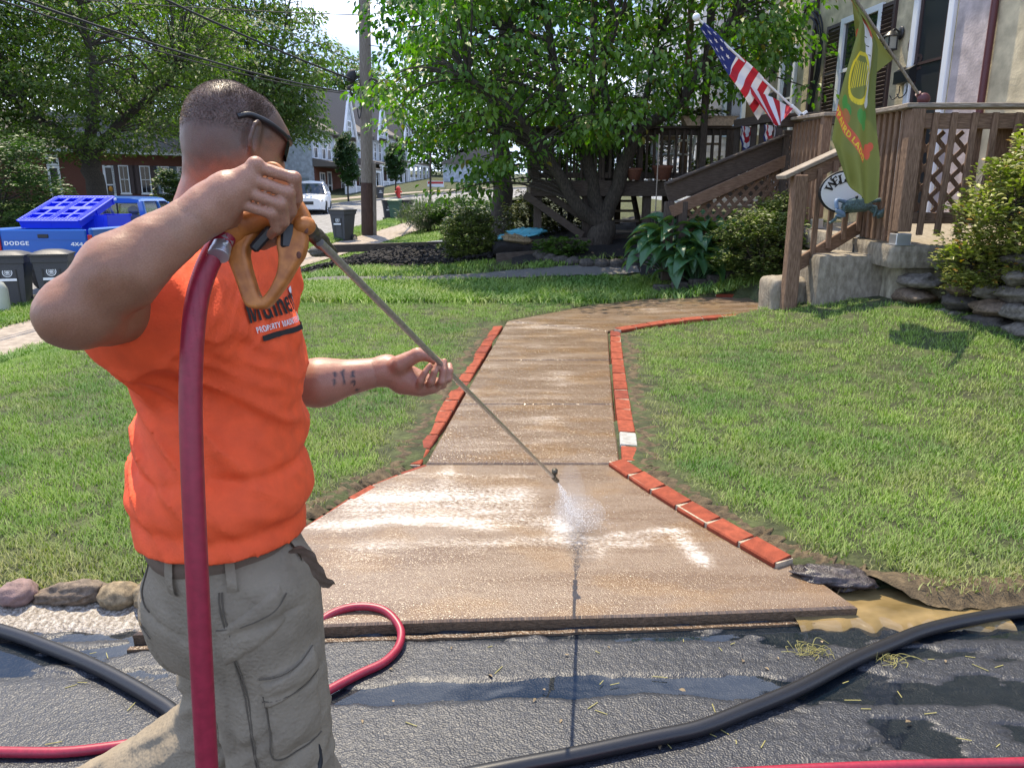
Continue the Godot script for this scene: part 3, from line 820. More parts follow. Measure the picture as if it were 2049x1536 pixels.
func window(parent: Node, x0: float, x1: float, y0: float, y1: float, z: float, key := "white_paint", fr := 0.07, split := true, rail := true) -> void:
	# frame with a glass pane set back in it; local wall face at z
	var cx := (x0 + x1) * 0.5; var cy := (y0 + y1) * 0.5
	var f := MB.new()
	f.box(Vector3(x0 - fr * 0.5, cy, z + 0.025), Vector3(fr, y1 - y0 + fr * 2, 0.05)); f.box(Vector3(x1 + fr * 0.5, cy, z + 0.025), Vector3(fr, y1 - y0 + fr * 2, 0.05))
	f.box(Vector3(cx, y1 + fr * 0.5, z + 0.024), Vector3(x1 - x0, fr, 0.048)); f.box(Vector3(cx, y0 - fr * 0.5, z + 0.035), Vector3(x1 - x0, fr, 0.07))
	if rail: f.box(Vector3(cx, cy, z + 0.016), Vector3(x1 - x0, fr * 0.6, 0.03))
	if split: f.box(Vector3(cx, cy, z + 0.012), Vector3(fr * 0.35, y1 - y0, 0.022))
	var w := put("window", f.mesh(), M[key], parent)
	put("pane", MB.new().box(Vector3(cx, cy, z + 0.004), Vector3(x1 - x0 - 0.002, y1 - y0 - 0.002, 0.008)).mesh(), M.glass, w)

func gable(n: String, key: String, w: float, h: float, depth: float, at: Transform3D, parent: Node) -> void:
	put(n, MB.new().extrude(PackedVector2Array([Vector2(-w * 0.5, 0), Vector2(w * 0.5, 0), Vector2(0, h)]), depth, at).mesh(), M[key], parent)

func houses() -> void:
	own_house()
	white_house()
	brick_house()
	town_row()

func own_house() -> void:
	var d0 := 9.0
	var dir := Vector3(0.13, 0, 1).normalized(); var nrm := Vector3(-1, 0, 0.13).normalized()
	var o := thing("twin_house", "cream stucco twin house with dark shutters and white trimmed doors", "house")
	o.transform = Transform3D(Basis(dir, Vector3.UP, nrm), Vector3(7.0 - 0.13 * d0, 0, -d0))
	var lx := func(d: float) -> float: return (d0 - d) * 1.0084
	var seg := func(n: String, key: String, da: float, db: float, y0: float, y1: float, z0: float, z1: float, bev := 0.0):
		return bx(n, key, Vector3((lx.call(da) + lx.call(db)) * 0.5, (y0 + y1) * 0.5, (z0 + z1) * 0.5), Vector3(absf(lx.call(da) - lx.call(db)), y1 - y0, z1 - z0), o, bev)
	seg.call("wall", "stucco", 2.0, 15.6, 0.3, 7.6, -0.3, 0.0)
	seg.call("wall", "stucco", 15.3, 15.6, 0.3, 7.6, -7.0, -0.3)
	seg.call("wall", "stucco", 2.0, 2.3, 0.3, 7.6, -7.0, -0.3)
	seg.call("wall", "stucco", 2.0, 15.6, 0.3, 7.6, -7.3, -7.0)
	seg.call("wall_panel", "stucco_pink", 9.74, 10.33, 1.0, 7.0, 0.0, 0.012)
	var rf := MB.new()
	rf.extrude(PackedVector2Array([Vector2(0.5, 7.4), Vector2(0.5, 7.5), Vector2(-3.6, 10.4), Vector2(-7.7, 7.5), Vector2(-7.7, 7.4)]), 14.2, Transform3D(Basis(Vector3(0, 0, 1), Vector3.UP, Vector3(-1, 0, 0)), Vector3(lx.call(1.7), 0, 0)))
	put("roof", rf.mesh(), M.shingle, o)
	# corner and drain pipes
	for q in [[9.66, 0.07], [15.55, 0.06]]:
		var t := MB.new().tube([Vector3(lx.call(q[0]), 0.5, 0.05), Vector3(lx.call(q[0]), 7.4, 0.05)], [q[1] * 0.6], 8)
		put("downspout", t.mesh(), M.maroon if q[0] < 10 else M.white_paint, o)
	# window with louvred shutters
	window(o, lx.call(12.93), lx.call(12.02), 2.72, 4.12, 0.0, "white_paint", 0.09, false, true)
	for q in [[13.0, 13.44], [11.62, 11.98]]:
		var x0: float = lx.call(q[1]); var x1: float = lx.call(q[0])
		var s := bx("shutter", "shutter", Vector3((x0 + x1) * 0.5, 3.44, 0.012), Vector3(x1 - x0, 1.48, 0.024), o)
		var fr := MB.new()
		for e in [x0 + 0.025, x1 - 0.025]: fr.box(Vector3(e, 3.44, 0.034), Vector3(0.05, 1.48, 0.02))
		for e in [2.73, 3.44, 4.15]: fr.box(Vector3((x0 + x1) * 0.5, e, 0.034), Vector3(x1 - x0 - 0.1, 0.05, 0.02))
		put("stile", fr.mesh(), M.shutter, s)
		var sl := MB.new().box(Vector3.ZERO, Vector3(x1 - x0 - 0.1, 0.05, 0.008), Basis(Vector3.RIGHT, 0.6)).mesh()
		for k in 22:
			put("slat", sl, M.shutter, s, Transform3D(Basis(), Vector3((x0 + x1) * 0.5, 2.79 + k * 0.06, 0.036)))
	# storm doors
	for q in [[10.47, 11.08, 4.6, 0.11], [14.5, 14.92, 4.02, 0.10]]:
		var x0: float = lx.call(q[1]); var x1: float = lx.call(q[0]); var t: float = q[3]; var top: float = q[2]
		var f := MB.new()
		f.box(Vector3(x0 - t * 0.5, (1.1 + top) * 0.5, 0.03), Vector3(t, top - 1.1, 0.06), Basis(), 0.008); f.box(Vector3(x1 + t * 0.5, (1.1 + top) * 0.5, 0.03), Vector3(t, top - 1.1, 0.06), Basis(), 0.008)
		f.box(Vector3((x0 + x1) * 0.5, top + t * 0.5, 0.03), Vector3(x1 - x0 + t * 2, t, 0.06), Basis(), 0.008)
		var dn := put("door", f.mesh(), M.white_paint, o)
		put("screen", MB.new().box(Vector3((x0 + x1) * 0.5, (1.1 + top) * 0.5, 0.006), Vector3(x1 - x0 - 0.002, top - 1.1, 0.012)).mesh(), M.screen, dn)
		var rl := MB.new().box(Vector3((x0 + x1) * 0.5, 3.22, 0.02), Vector3(x1 - x0, 0.035, 0.02)).box(Vector3(x0 + 0.03, (1.1 + top) * 0.5, 0.018), Vector3(0.06, top - 1.1, 0.014)).box(Vector3(x1 - 0.03, (1.1 + top) * 0.5, 0.018), Vector3(0.06, top - 1.1, 0.014))
		put("door_rail", rl.mesh(), M.white_paint if q[0] > 12 else M.shutter, dn)
	# wall lamps
	for q in [[11.45, 3.70, 1.0], [15.3, 3.80, 1.15]]:
		var x: float = lx.call(q[0]); var y: float = q[1]; var k: float = q[2]
		var l := MB.new().ball(Vector3(x, y, 0.03), Vector3(0.07, 0.09, 0.03) * k, 12, 8).tube(curve([Vector3(x, y, 0.04), Vector3(x, y + 0.05 * k, 0.12 * k), Vector3(x, y, 0.17 * k)], 4), [0.012 * k], 6)
		l.lathe([Vector2(0.0, 0.06), Vector2(0.05, 0.03), Vector2(0.10, -0.02), Vector2(0.10, -0.03)], 6, Transform3D(Basis.from_scale(Vector3.ONE * k), Vector3(x, y - 0.02, 0.17 * k)))
		for j in 4: l.box(Vector3(x + (0.062 if j % 2 else -0.062) * k, y - 0.13 * k, (0.17 + (0.062 if j / 2 else -0.062)) * k), Vector3(0.014, 0.18, 0.014) * k)
		l.box(Vector3(x, y - 0.225 * k, 0.17 * k), Vector3(0.14, 0.02, 0.14) * k)
		var ln := put("wall_lamp", l.mesh(), M.black_metal, o)
		put("lamp_glass", MB.new().box(Vector3(x, y - 0.13 * k, 0.17 * k), Vector3(0.11, 0.17, 0.11) * k).mesh(), mat("lamp_glass", lc(0.30, 0.30, 0.26), 0.15), ln)
	# house numbers climb beside the doors
	for q in [["642", 11.20, 3.50, 0.20], ["640", 15.02, 3.62, 0.15]]:
		for k in 3:
			put("house_number", text_mesh(q[0][k], q[3], 0.02), M.shutter, o, Transform3D(Basis(), Vector3(lx.call(q[1] - 0.1 * k), q[2] - 0.13 * k, 0.012)))
	# mailbox
	for q in [[11.18, 3.10, 0.34], [15.2, 3.30, 0.22]]:
		var x: float = lx.call(q[0])
		put("mailbox", MB.new().extrude(PackedVector2Array([Vector2(0, -0.10), Vector2(0.13, -0.10), Vector2(0.13, 0.06), Vector2(0.0, 0.14)]), q[2], Transform3D(Basis(Vector3(0, 0, 1), Vector3.UP, Vector3(-1, 0, 0)), Vector3(x + q[2] * 0.5, q[1], 0.0))).mesh(), M.black_metal, o)
	var hook := MB.new()
	for k in 2: hook.tube(curve([Vector3(lx.call(11.12 + 0.16 * k), 2.98, 0.06), Vector3(lx.call(11.10 + 0.16 * k), 2.86, 0.08), Vector3(lx.call(11.16 + 0.16 * k), 2.80, 0.12), Vector3(lx.call(11.22 + 0.16 * k), 2.86, 0.13)], 5), [0.008], 6)
	put("newspaper_hook", hook.mesh(), M.black_metal, o)
	# service cables on the wall between the doors
	var cb := MB.new()
	cb.box(Vector3(lx.call(13.86), 3.2, 0.03), Vector3(0.06, 3.4, 0.06)); cb.box(Vector3(lx.call(14.1), 4.66, 0.03), Vector3(0.5, 0.07, 0.05))
	put("conduit", cb.mesh(), M.shutter, o)
	for k in 3:
		var x: float = lx.call(13.74 - 0.05 * k)
		put("service_cable", MB.new().tube(curve([Vector3(lx.call(14.3), 4.30 + 0.12 * k, 0.04), Vector3(lx.call(14.0), 4.45 + 0.1 * k, 0.07), Vector3(x + 0.05, 4.15 + 0.06 * k, 0.06), Vector3(x + 0.09, 3.6, 0.05), Vector3(x - 0.02, 3.0, 0.05), Vector3(x + 0.05, 1.4, 0.05)], 8), [0.017], 6).mesh(), M.cable, o)

func white_house() -> void:
	var o := thing("white_clapboard_house", "white clapboard house with a bay window behind the deck", "house", Vector3(0, 0.5, -19))
	bx("wall", "white_siding", Vector3(9.0, 4.0, -5.0), Vector3(9.0, 8.0, 10.0), o)
	var brd := MB.new().box(Vector3.ZERO, Vector3(9.1, 0.17, 0.02), Basis(Vector3.RIGHT, -0.09)).mesh()
	for k in 40: put("board", brd, M.white_siding, o, Transform3D(Basis(), Vector3(9.0, 0.3 + 0.165 * k, 0.016)))
	var brs := MB.new().box(Vector3.ZERO, Vector3(0.02, 0.17, 10.0), Basis(Vector3.BACK, -0.09)).mesh()
	for k in 40: put("board", brs, M.white_siding, o, Transform3D(Basis(), Vector3(4.484, 0.3 + 0.165 * k, -5.0)))
	bx("corner_board", "white_paint", Vector3(4.49, 3.6, 0.02), Vector3(0.12, 7.0, 0.1), o)
	# side windows
	var side := Node3D.new(); side.name = "side_wall"; side.transform = Transform3D(Basis(Vector3(0, 0, 1), Vector3.UP, Vector3(-1, 0, 0)), Vector3(4.475, 0, 0)); o.add_child(side)
	for q in [[-1.6, -0.7], [-3.6, -2.7], [-6.0, -5.0]]: window(side, q[0], q[1], 3.0, 4.5, 0.02, "blue_siding", 0.1)
	# bay window
	var b := MB.new()
	b.extrude(PackedVector2Array([Vector2(5.05, 0.0), Vector2(5.35, 0.55), Vector2(6.6, 0.55), Vector2(6.9, 0.0)]), 0.14, Transform3D(Basis(Vector3.RIGHT, Vector3(0, 0, 1), Vector3.UP), Vector3(0, 2.36, 0.03)))
	b.extrude(PackedVector2Array([Vector2(5.05, 0.0), Vector2(5.35, 0.55), Vector2(6.6, 0.55), Vector2(6.9, 0.0)]), 0.3, Transform3D(Basis(Vector3.RIGHT, Vector3(0, 0, 1), Vector3.UP), Vector3(0, 4.3, 0.03)))
	for q in [[5.08, 0.06], [5.37, 0.55], [5.95, 0.57], [6.58, 0.55]]: b.box(Vector3(q[0], 3.4, q[1] + 0.02), Vector3(0.09, 1.9, 0.09))
	b.bar(Vector3(5.06, 2.6, 0.05), Vector3(5.36, 2.6, 0.58), 0.08, 0.2); b.box(Vector3(5.97, 2.6, 0.58), Vector3(1.25, 0.2, 0.08))
	var bw := put("bay_window", b.mesh(), mat("bay_blue", lc(0.55, 0.66, 0.74), 0.5), o)
	var g := MB.new()
	g.poly([Vector3(5.07, 2.5, 0.06), Vector3(5.36, 2.5, 0.56), Vector3(5.36, 4.3, 0.56), Vector3(5.07, 4.3, 0.06)]); g.box(Vector3(5.97, 3.4, 0.55), Vector3(1.2, 1.8, 0.01))
	put("pane", g.mesh(), M.glass, bw)
	put("bracket", MB.new().extrude(PackedVector2Array([Vector2(0.03, 1.9), Vector2(0.5, 2.36), Vector2(0.03, 2.36)]), 1.4, Transform3D(Basis(Vector3(0, 0, 1), Vector3.UP, Vector3(-1, 0, 0)), Vector3(6.65, 0, 0))).mesh(), M.white_siding, bw)
	put("roof", MB.new().extrude(PackedVector2Array([Vector2(-0.6, 7.9), Vector2(0.4, 7.8), Vector2(-5, 11), Vector2(-10.4, 7.8), Vector2(-9.4, 7.9)]), 9.6, Transform3D(Basis(Vector3(0, 0, 1), Vector3.UP, Vector3(-1, 0, 0)), Vector3(13.8, 0, 0))).mesh(), M.shingle, o)

func brick_house() -> void:
	# long brick house across the street; local x along the facade towards the right, z out of the wall
	var a := Vector3(-31, 0, -41); var dir := Vector3(11, 0, -10).normalized()
	var o := thing("brick_house", "long red brick house with shuttered windows behind the big street tree", "house")
	o.transform = Transform3D(Basis(dir, Vector3.UP, dir.cross(Vector3.UP)), a + Vector3(0, 1.0, 0))
	var fz := func(x: float, z: float, d: float) -> float: return Vector3(x - a.x, 0, z - a.z).dot(dir)
	bx("wall", "house_brick", Vector3(4.5, 1.5, -4.0), Vector3(23, 3.3, 8.0), o)
	# courses of real bricks where the wall shows largest
	var crs := MB.new()
	for k in 34:
		for i in 24:
			var off := 0.12 if k % 2 else 0.0
			crs.box(Vector3(3.2 + off + i * 0.235, 0.05 + k * 0.088, 0.004), Vector3(0.222, 0.072, 0.012 + 0.004 * ((i * 7 + k * 3) % 3)))
	put("brick_course", crs.mesh(), M.house_brick, o).set_meta("kind", "stuff")
	bx("eave", "white_paint", Vector3(4.5, 3.12, 0.22), Vector3(23.6, 0.2, 0.5), o)
	put("roof", MB.new().extrude(PackedVector2Array([Vector2(0.5, 3.2), Vector2(-4, 5.6), Vector2(-8.5, 3.2)]), 23.4, Transform3D(Basis(Vector3(0, 0, 1), Vector3.UP, Vector3(-1, 0, 0)), Vector3(16.2, 0, 0))).mesh(), M.shingle, o)
	# tall white framed entry, the second door, then windows
	window(o, 5.82, 6.22, 0.3, 2.1, 0.02, "white_paint", 0.12, false, false)
	window(o, 5.82, 6.22, 2.36, 2.75, 0.02, "white_paint", 0.12, true, false)
	window(o, 8.75, 9.1, 0.2, 2.2, 0.02, "white_paint", 0.13, false, true)
	for q in [[9.55, 10.0], [10.75, 11.25], [12.0, 12.4], [13.0, 13.5], [14.6, 15.1]]:
		window(o, q[0], q[1], 0.75, 2.3, 0.02, "white_paint", 0.06, true, true)
		var big: bool = q[0] > 11.5
		for e in [q[0] - 0.28, q[1] + 0.28]: bx("shutter", "shutter_grey" if big else "shutter", Vector3(e, 1.52, 0.045), Vector3(0.36, 1.7, 0.05), o)
		bx("sill", "white_paint", Vector3((q[0] + q[1]) * 0.5, 0.66, 0.08), Vector3(q[1] - q[0] + 0.2, 0.07, 0.12), o)
	put("lawn_ornament", MB.new().ball(Vector3(8.92, 0.95, 0.12), Vector3(0.12, 0.16, 0.06), 8, 6).mesh(), M.amber, o)

func town_row() -> void:
	var dir := Vector3(4.4, 0, -37).normalized()
	for n in 3:
		var o := thing("row_house", ["pale blue row house at the near end of the terrace, behind the white car", "pale blue row house second along the terrace, behind the pole", "pale blue row house farthest along the terrace, half hidden by leaves"][n], "house", Vector3.ZERO, "terrace of pale blue row houses")
		# local x along the facade away from us, z out towards the street
		o.transform = Transform3D(Basis(dir, Vector3.UP, dir.cross(Vector3.UP)), Vector3(-15.1, 1.35 + 0.55 * n, -59.0) + dir * 9.6 * (n + 1))
		var L := 9.6
		bx("wall", "blue_siding", Vector3(-L * 0.5, 2.5, -4.5), Vector3(L - 0.02, 5.2, 9.0), o)
		var bd := MB.new()
		for k in 26: bd.box(Vector3(-L * 0.5, 0.2 + k * 0.19, 0.012), Vector3(L - 0.05, 0.19, 0.02), Basis(Vector3.RIGHT, -0.08))
		if n == 0:
			for k in 26: bd.box(Vector3(-L - 0.012, 0.2 + k * 0.19, -4.5), Vector3(0.02, 0.19, 9.0), Basis(Vector3.BACK, -0.08))
		put("clapboard", bd.mesh(), M.blue_siding, o)
		var rt := Basis(Vector3(0, 0, 1), Vector3.UP, Vector3(-1, 0, 0))
		put("roof", MB.new().extrude(PackedVector2Array([Vector2(0.5, 4.95), Vector2(0.5, 5.1), Vector2(-4.5, 8.1), Vector2(-9.5, 5.1), Vector2(-9.5, 4.95)]), L, Transform3D(rt, Vector3(-0.01, 0, 0))).mesh(), M.shingle, o)
		# steep front gable with its own little window, plus trim
		for q in [[-3.0, 3.0, 3.4, 0.5], [-7.6, 2.4, 3.4, -1.6]]:
			put("gable", MB.new().extrude(PackedVector2Array([Vector2(-q[1] * 0.5, 0), Vector2(q[1] * 0.5, 0), Vector2(0, q[2])]), 3.5, Transform3D(Basis(), Vector3(q[0], 5.05, -3.2 + q[3]))).mesh(), M.blue_siding, o)
			var tr := MB.new()
			for sgn in [-1.0, 1.0]: tr.bar(Vector3(q[0] + sgn * (q[1] * 0.5 + 0.25), 4.7, 0.4 + q[3]), Vector3(q[0], 5.05 + q[2] + 0.12, 0.4 + q[3]), 0.16, 0.14, Vector3(0, 0, 1))
			put("bargeboard", tr.mesh(), M.white_paint, o)
			var rs := MB.new()
			for sgn in [-1.0, 1.0]: rs.poly([Vector3(q[0] + sgn * (q[1] * 0.5 + 0.3), 4.72, 0.45 + q[3]), Vector3(q[0], 5.05 + q[2] + 0.2, 0.45 + q[3]), Vector3(q[0], 5.05 + q[2] + 0.2, -3.4), Vector3(q[0] + sgn * (q[1] * 0.5 + 0.3), 4.72, -3.4)])
			put("gable_roof", rs.mesh(), M.shingle, o)
			window(o, q[0] - 0.4, q[0] + 0.4, 5.3, 6.2, 0.3 + q[3], "white_paint", 0.09)
		for x in [-1.4, -3.0, -4.4, -6.0, -7.2, -8.9]: window(o, x - 0.33, x + 0.33, 3.05, 4.55, 0.03, "white_paint", 0.1)
		bx("brick_wall", "house_brick", Vector3(-L * 0.5, 1.2, 0.05), Vector3(L - 0.4, 2.4, 0.08), o)
		for x in [-1.6, -6.4]:
			window(o, x - 0.35, x + 0.35, 0.1, 2.0, 0.1, "white_paint", 0.12, false)
			window(o, x - 2.0, x - 1.1, 0.7, 1.9, 0.1, "white_paint", 0.1)
		# porch roof, posts and picket rail
		put("porch_roof", MB.new().extrude(PackedVector2Array([Vector2(0.05, 3.0), Vector2(2.6, 2.5), Vector2(2.6, 2.38), Vector2(0.05, 2.38)]), L, Transform3D(Basis(Vector3(0, 0, 1), Vector3.UP, Vector3(-1, 0, 0)), Vector3(-0.02, 0, 0))).mesh(), M.shingle, o)
		bx("porch_beam", "white_paint", Vector3(-L * 0.5, 2.28, 2.45), Vector3(L - 0.1, 0.2, 0.16), o)
		bx("porch_floor", "white_paint", Vector3(-L * 0.5, -0.15, 1.4), Vector3(L - 0.1, 0.3, 2.5), o)
		var pm := MB.new().box(Vector3(0, 1.1, 0), Vector3(0.22, 2.2, 0.22)).mesh()
		for x in [-0.3, -1.8, -3.6, -5.2, -7.2, -9.2]: put("porch_post", pm, M.white_paint, o, Transform3D(Basis(), Vector3(x, 0, 2.45)))
		bx("handrail", "white_paint", Vector3(-5.6, 0.95, 2.45), Vector3(7.4, 0.08, 0.08), o)
		bx("bottom_rail", "white_paint", Vector3(-5.6, 0.12, 2.45), Vector3(7.4, 0.08, 0.06), o)
		var pk := MB.new().box(Vector3(0, 0.53, 0), Vector3(0.05, 0.76, 0.04)).mesh()
		for k in 50: put("picket", pk, M.white_paint, o, Transform3D(Basis(), Vector3(-2.0 - k * 0.145, 0, 2.45)))
	# fence at the near end
	var f := thing("grey_fence", "grey board fence beside the near row house, above the white car", "fence", Vector3(-15.6, 1.35, -56.5))
	for k in 14: bx("board", "shutter_grey", Vector3(-2.4 + k * 0.24, 0.75, 0), Vector3(0.23, 1.5, 0.03), f)
	var bh := thing("blue_shed", "pale blue building far down the street beyond the trees", "shed", Vector3(-3.6, 2.0, -82))
	bx("wall", "blue_siding", Vector3(0, 1.3, 0), Vector3(7.0, 3.0, 4.0), bh)
	put("roof", MB.new().extrude(PackedVector2Array([Vector2(-3.8, 2.8), Vector2(3.8, 2.8), Vector2(0, 4.6)]), 4.6, Transform3D(Basis(), Vector3(0, 0, -2.3))).mesh(), M.shingle, bh)
	var sg := thing("lot_sign", "small white and red sign on the far lawn at the road bend", "sign", Vector3(-6.9, 1.9, -70))
	bx("board", "white_paint", Vector3(0, 0.7, 0), Vector3(1.5, 0.6, 0.05), sg)
	bx("stripe", "tail_red", Vector3(0, 0.85, 0.028), Vector3(1.4, 0.2, 0.01), sg)
	for x in [-0.65, 0.65]: bx("leg", "white_paint", Vector3(x, 0.1, -0.03), Vector3(0.06, 1.2, 0.06), sg)

# ---------------------------------------------------------------- street
func loft(mb: MB, secs: Array, mirror := true) -> void:
	# secs: [z, [Vector2(x, y), ...]] with x >= 0; skin between neighbouring sections
	for s in ([1.0, -1.0] if mirror else [1.0]):
		var n: int = secs[0][1].size(); var k := mb.V.size()
		for sec in secs:
			for i in n:
				var p: Vector2 = sec[1][i]
				var t: Vector2 = (sec[1][mini(i + 1, n - 1)] - sec[1][maxi(i - 1, 0)]).normalized()
				mb.vert(Vector3(p.x * s, p.y, sec[0]), Vector3(t.y * s, -t.x, 0), Vector2(i, sec[0]))
		for j in secs.size() - 1:
			for i in n - 1:
				var q := k + j * n + i
				mb.tri(q, q + 1, q + n + 1); mb.tri(q, q + n + 1, q + n)
		for e in [0, secs.size() - 1]:
			var pts := []
			for p: Vector2 in secs[e][1]: pts.append(Vector3(p.x * s, p.y, secs[e][0]))
			pts.append(Vector3(0, secs[e][1][-1].y, secs[e][0])); pts.append(Vector3(0, secs[e][1][0].y, secs[e][0]))
			mb.face(pts, Vector3(0, 0, 1 if secs[e][0] > secs[(secs.size() - 1) - e][0] else -1))

func wheel(parent: Node, at: Vector3, r: float, w: float) -> void:
	var b := Transform3D(Basis(Vector3(0, 0, 1), Vector3(1, 0, 0), Vector3(0, 1, 0)), at)
	var t := put("tyre", MB.new().lathe([Vector2(r * 0.62, -w * 0.5), Vector2(r * 0.9, -w * 0.5), Vector2(r, -w * 0.32), Vector2(r, w * 0.32), Vector2(r * 0.9, w * 0.5), Vector2(r * 0.62, w * 0.5)], 24, b).mesh(), M.rubber, parent)
	var m := MB.new().lathe([Vector2(0.02, w * 0.30), Vector2(r * 0.2, w * 0.34), Vector2(r * 0.55, w * 0.2), Vector2(r * 0.64, w * 0.5)], 20, b)
	m.lathe([Vector2(r * 0.64, -w * 0.5), Vector2(r * 0.55, -w * 0.2), Vector2(r * 0.2, -w * 0.34), Vector2(0.02, -w * 0.30)], 20, b)
	put("rim", m.mesh(), M.zinc, t)

func wheelie_bin(label: String, key: String, group: String, at: Vector3, turn: float, k := 1.0) -> Node3D:
	var o := thing("wheelie_bin", label, "trash bin", at, group, turn)
	var s := func(v: Vector3) -> Vector3: return v * k
	var b := MB.new(); b.X = Transform3D(Basis.from_scale(Vector3.ONE * k), Vector3.ZERO)
	var ring := func(y: float, w: float, d: float, z: float) -> Array:
		return [Vector3(-w, y, d + z), Vector3(w, y, d + z), Vector3(w, y, -d + z), Vector3(-w, y, -d + z)]
	var lv := [ring.call(0.10, 0.20, 0.19, 0.02), ring.call(0.86, 0.265, 0.27, 0.0), ring.call(0.86, 0.285, 0.29, 0.0), ring.call(0.98, 0.29, 0.30, 0.0)]
	for i in 3:
		for j in 4:
			var p: Vector3 = lv[i][j]; var q: Vector3 = lv[i][(j + 1) % 4]; var r: Vector3 = lv[i + 1][(j + 1) % 4]; var t: Vector3 = lv[i + 1][j]
			var c := (p + q) * 0.5
			b.face([p, q, r, t], Vector3(c.x, -0.1 if i == 1 else 0.02, c.z - 0.02).normalized() if i != 1 else Vector3.DOWN)
	b.face(lv[0], Vector3.DOWN)
	for j in 2: b.box(Vector3((j * 2 - 1) * 0.13, 0.45, 0.235), Vector3(0.02, 0.6, 0.02), Basis(Vector3.RIGHT, 0.1))
	put("body", b.mesh(), M[key], o)
	var l := MB.new(); l.X = b.X
	l.grid(8, 8, func(u: float, v: float):
		var x := lerpf(-0.31, 0.31, u); var z := lerpf(-0.30, 0.33, v)
		return l.X * Vector3(x, 1.0 + 0.07 * (1.0 - pow(absf(u * 2 - 1), 3.0)) * (1.0 - pow(absf(v * 2 - 1), 4.0)), z))
	l.box(Vector3(0, 0.985, 0.015), Vector3(0.62, 0.03, 0.63))
	l.tube([Vector3(-0.25, 0.97, -0.36), Vector3(0.25, 0.97, -0.36)], [0.018], 8)
	for x in [-0.25, 0.25]: l.box(Vector3(x, 0.97, -0.31), Vector3(0.04, 0.05, 0.12))
	put("lid", l.mesh(), M[key], o)
	for x: float in [-0.235, 0.235]: wheel(o, s.call(Vector3(x, 0.13, -0.20)), 0.13 * k, 0.07 * k)
	put("axle", MB.new().tube([s.call(Vector3(-0.25, 0.13, -0.2)), s.call(Vector3(0.25, 0.13, -0.2))], [0.012 * k], 6).mesh(), M.black_metal, o)
	# city seal and number strip
	var z := Transform3D(Basis(Vector3.RIGHT, -0.1) * Basis.from_scale(Vector3.ONE * k), s.call(Vector3(0, 0.70, 0.264)))
	var e := MB.new(); e.X = z
	for q in [[0.078, 0.066], [0.05, 0.043]]:
		for i in 28:
			var a0 := TAU * i / 28.0; var a1 := TAU * (i + 1) / 28.0
			e.face([Vector3(cos(a0) * q[0], sin(a0) * q[0], 0), Vector3(cos(a1) * q[0], sin(a1) * q[0], 0), Vector3(cos(a1) * q[1], sin(a1) * q[1], 0), Vector3(cos(a0) * q[1], sin(a0) * q[1], 0)], Vector3.BACK)
	for q in [[0.0, 0.018, 0.05, 0.012], [0.0, -0.004, 0.06, 0.016], [0.0, -0.026, 0.044, 0.010], [-0.012, 0.03, 0.012, 0.01], [0.014, 0.03, 0.012, 0.01]]:
		e.face([Vector3(q[0] - q[2] * 0.5, q[1] - q[3] * 0.5, 0), Vector3(q[0] + q[2] * 0.5, q[1] - q[3] * 0.5, 0), Vector3(q[0] + q[2] * 0.5, q[1] + q[3] * 0.5, 0), Vector3(q[0] - q[2] * 0.5, q[1] + q[3] * 0.5, 0)], Vector3.BACK)
	put("seal", e.mesh(), M.letter_white, o)
	put("strip", MB.new().box(Vector3(0, -0.125, 0), Vector3(0.27, 0.042, 0.003)).mesh(), M.letter_white, o, z)
	return o

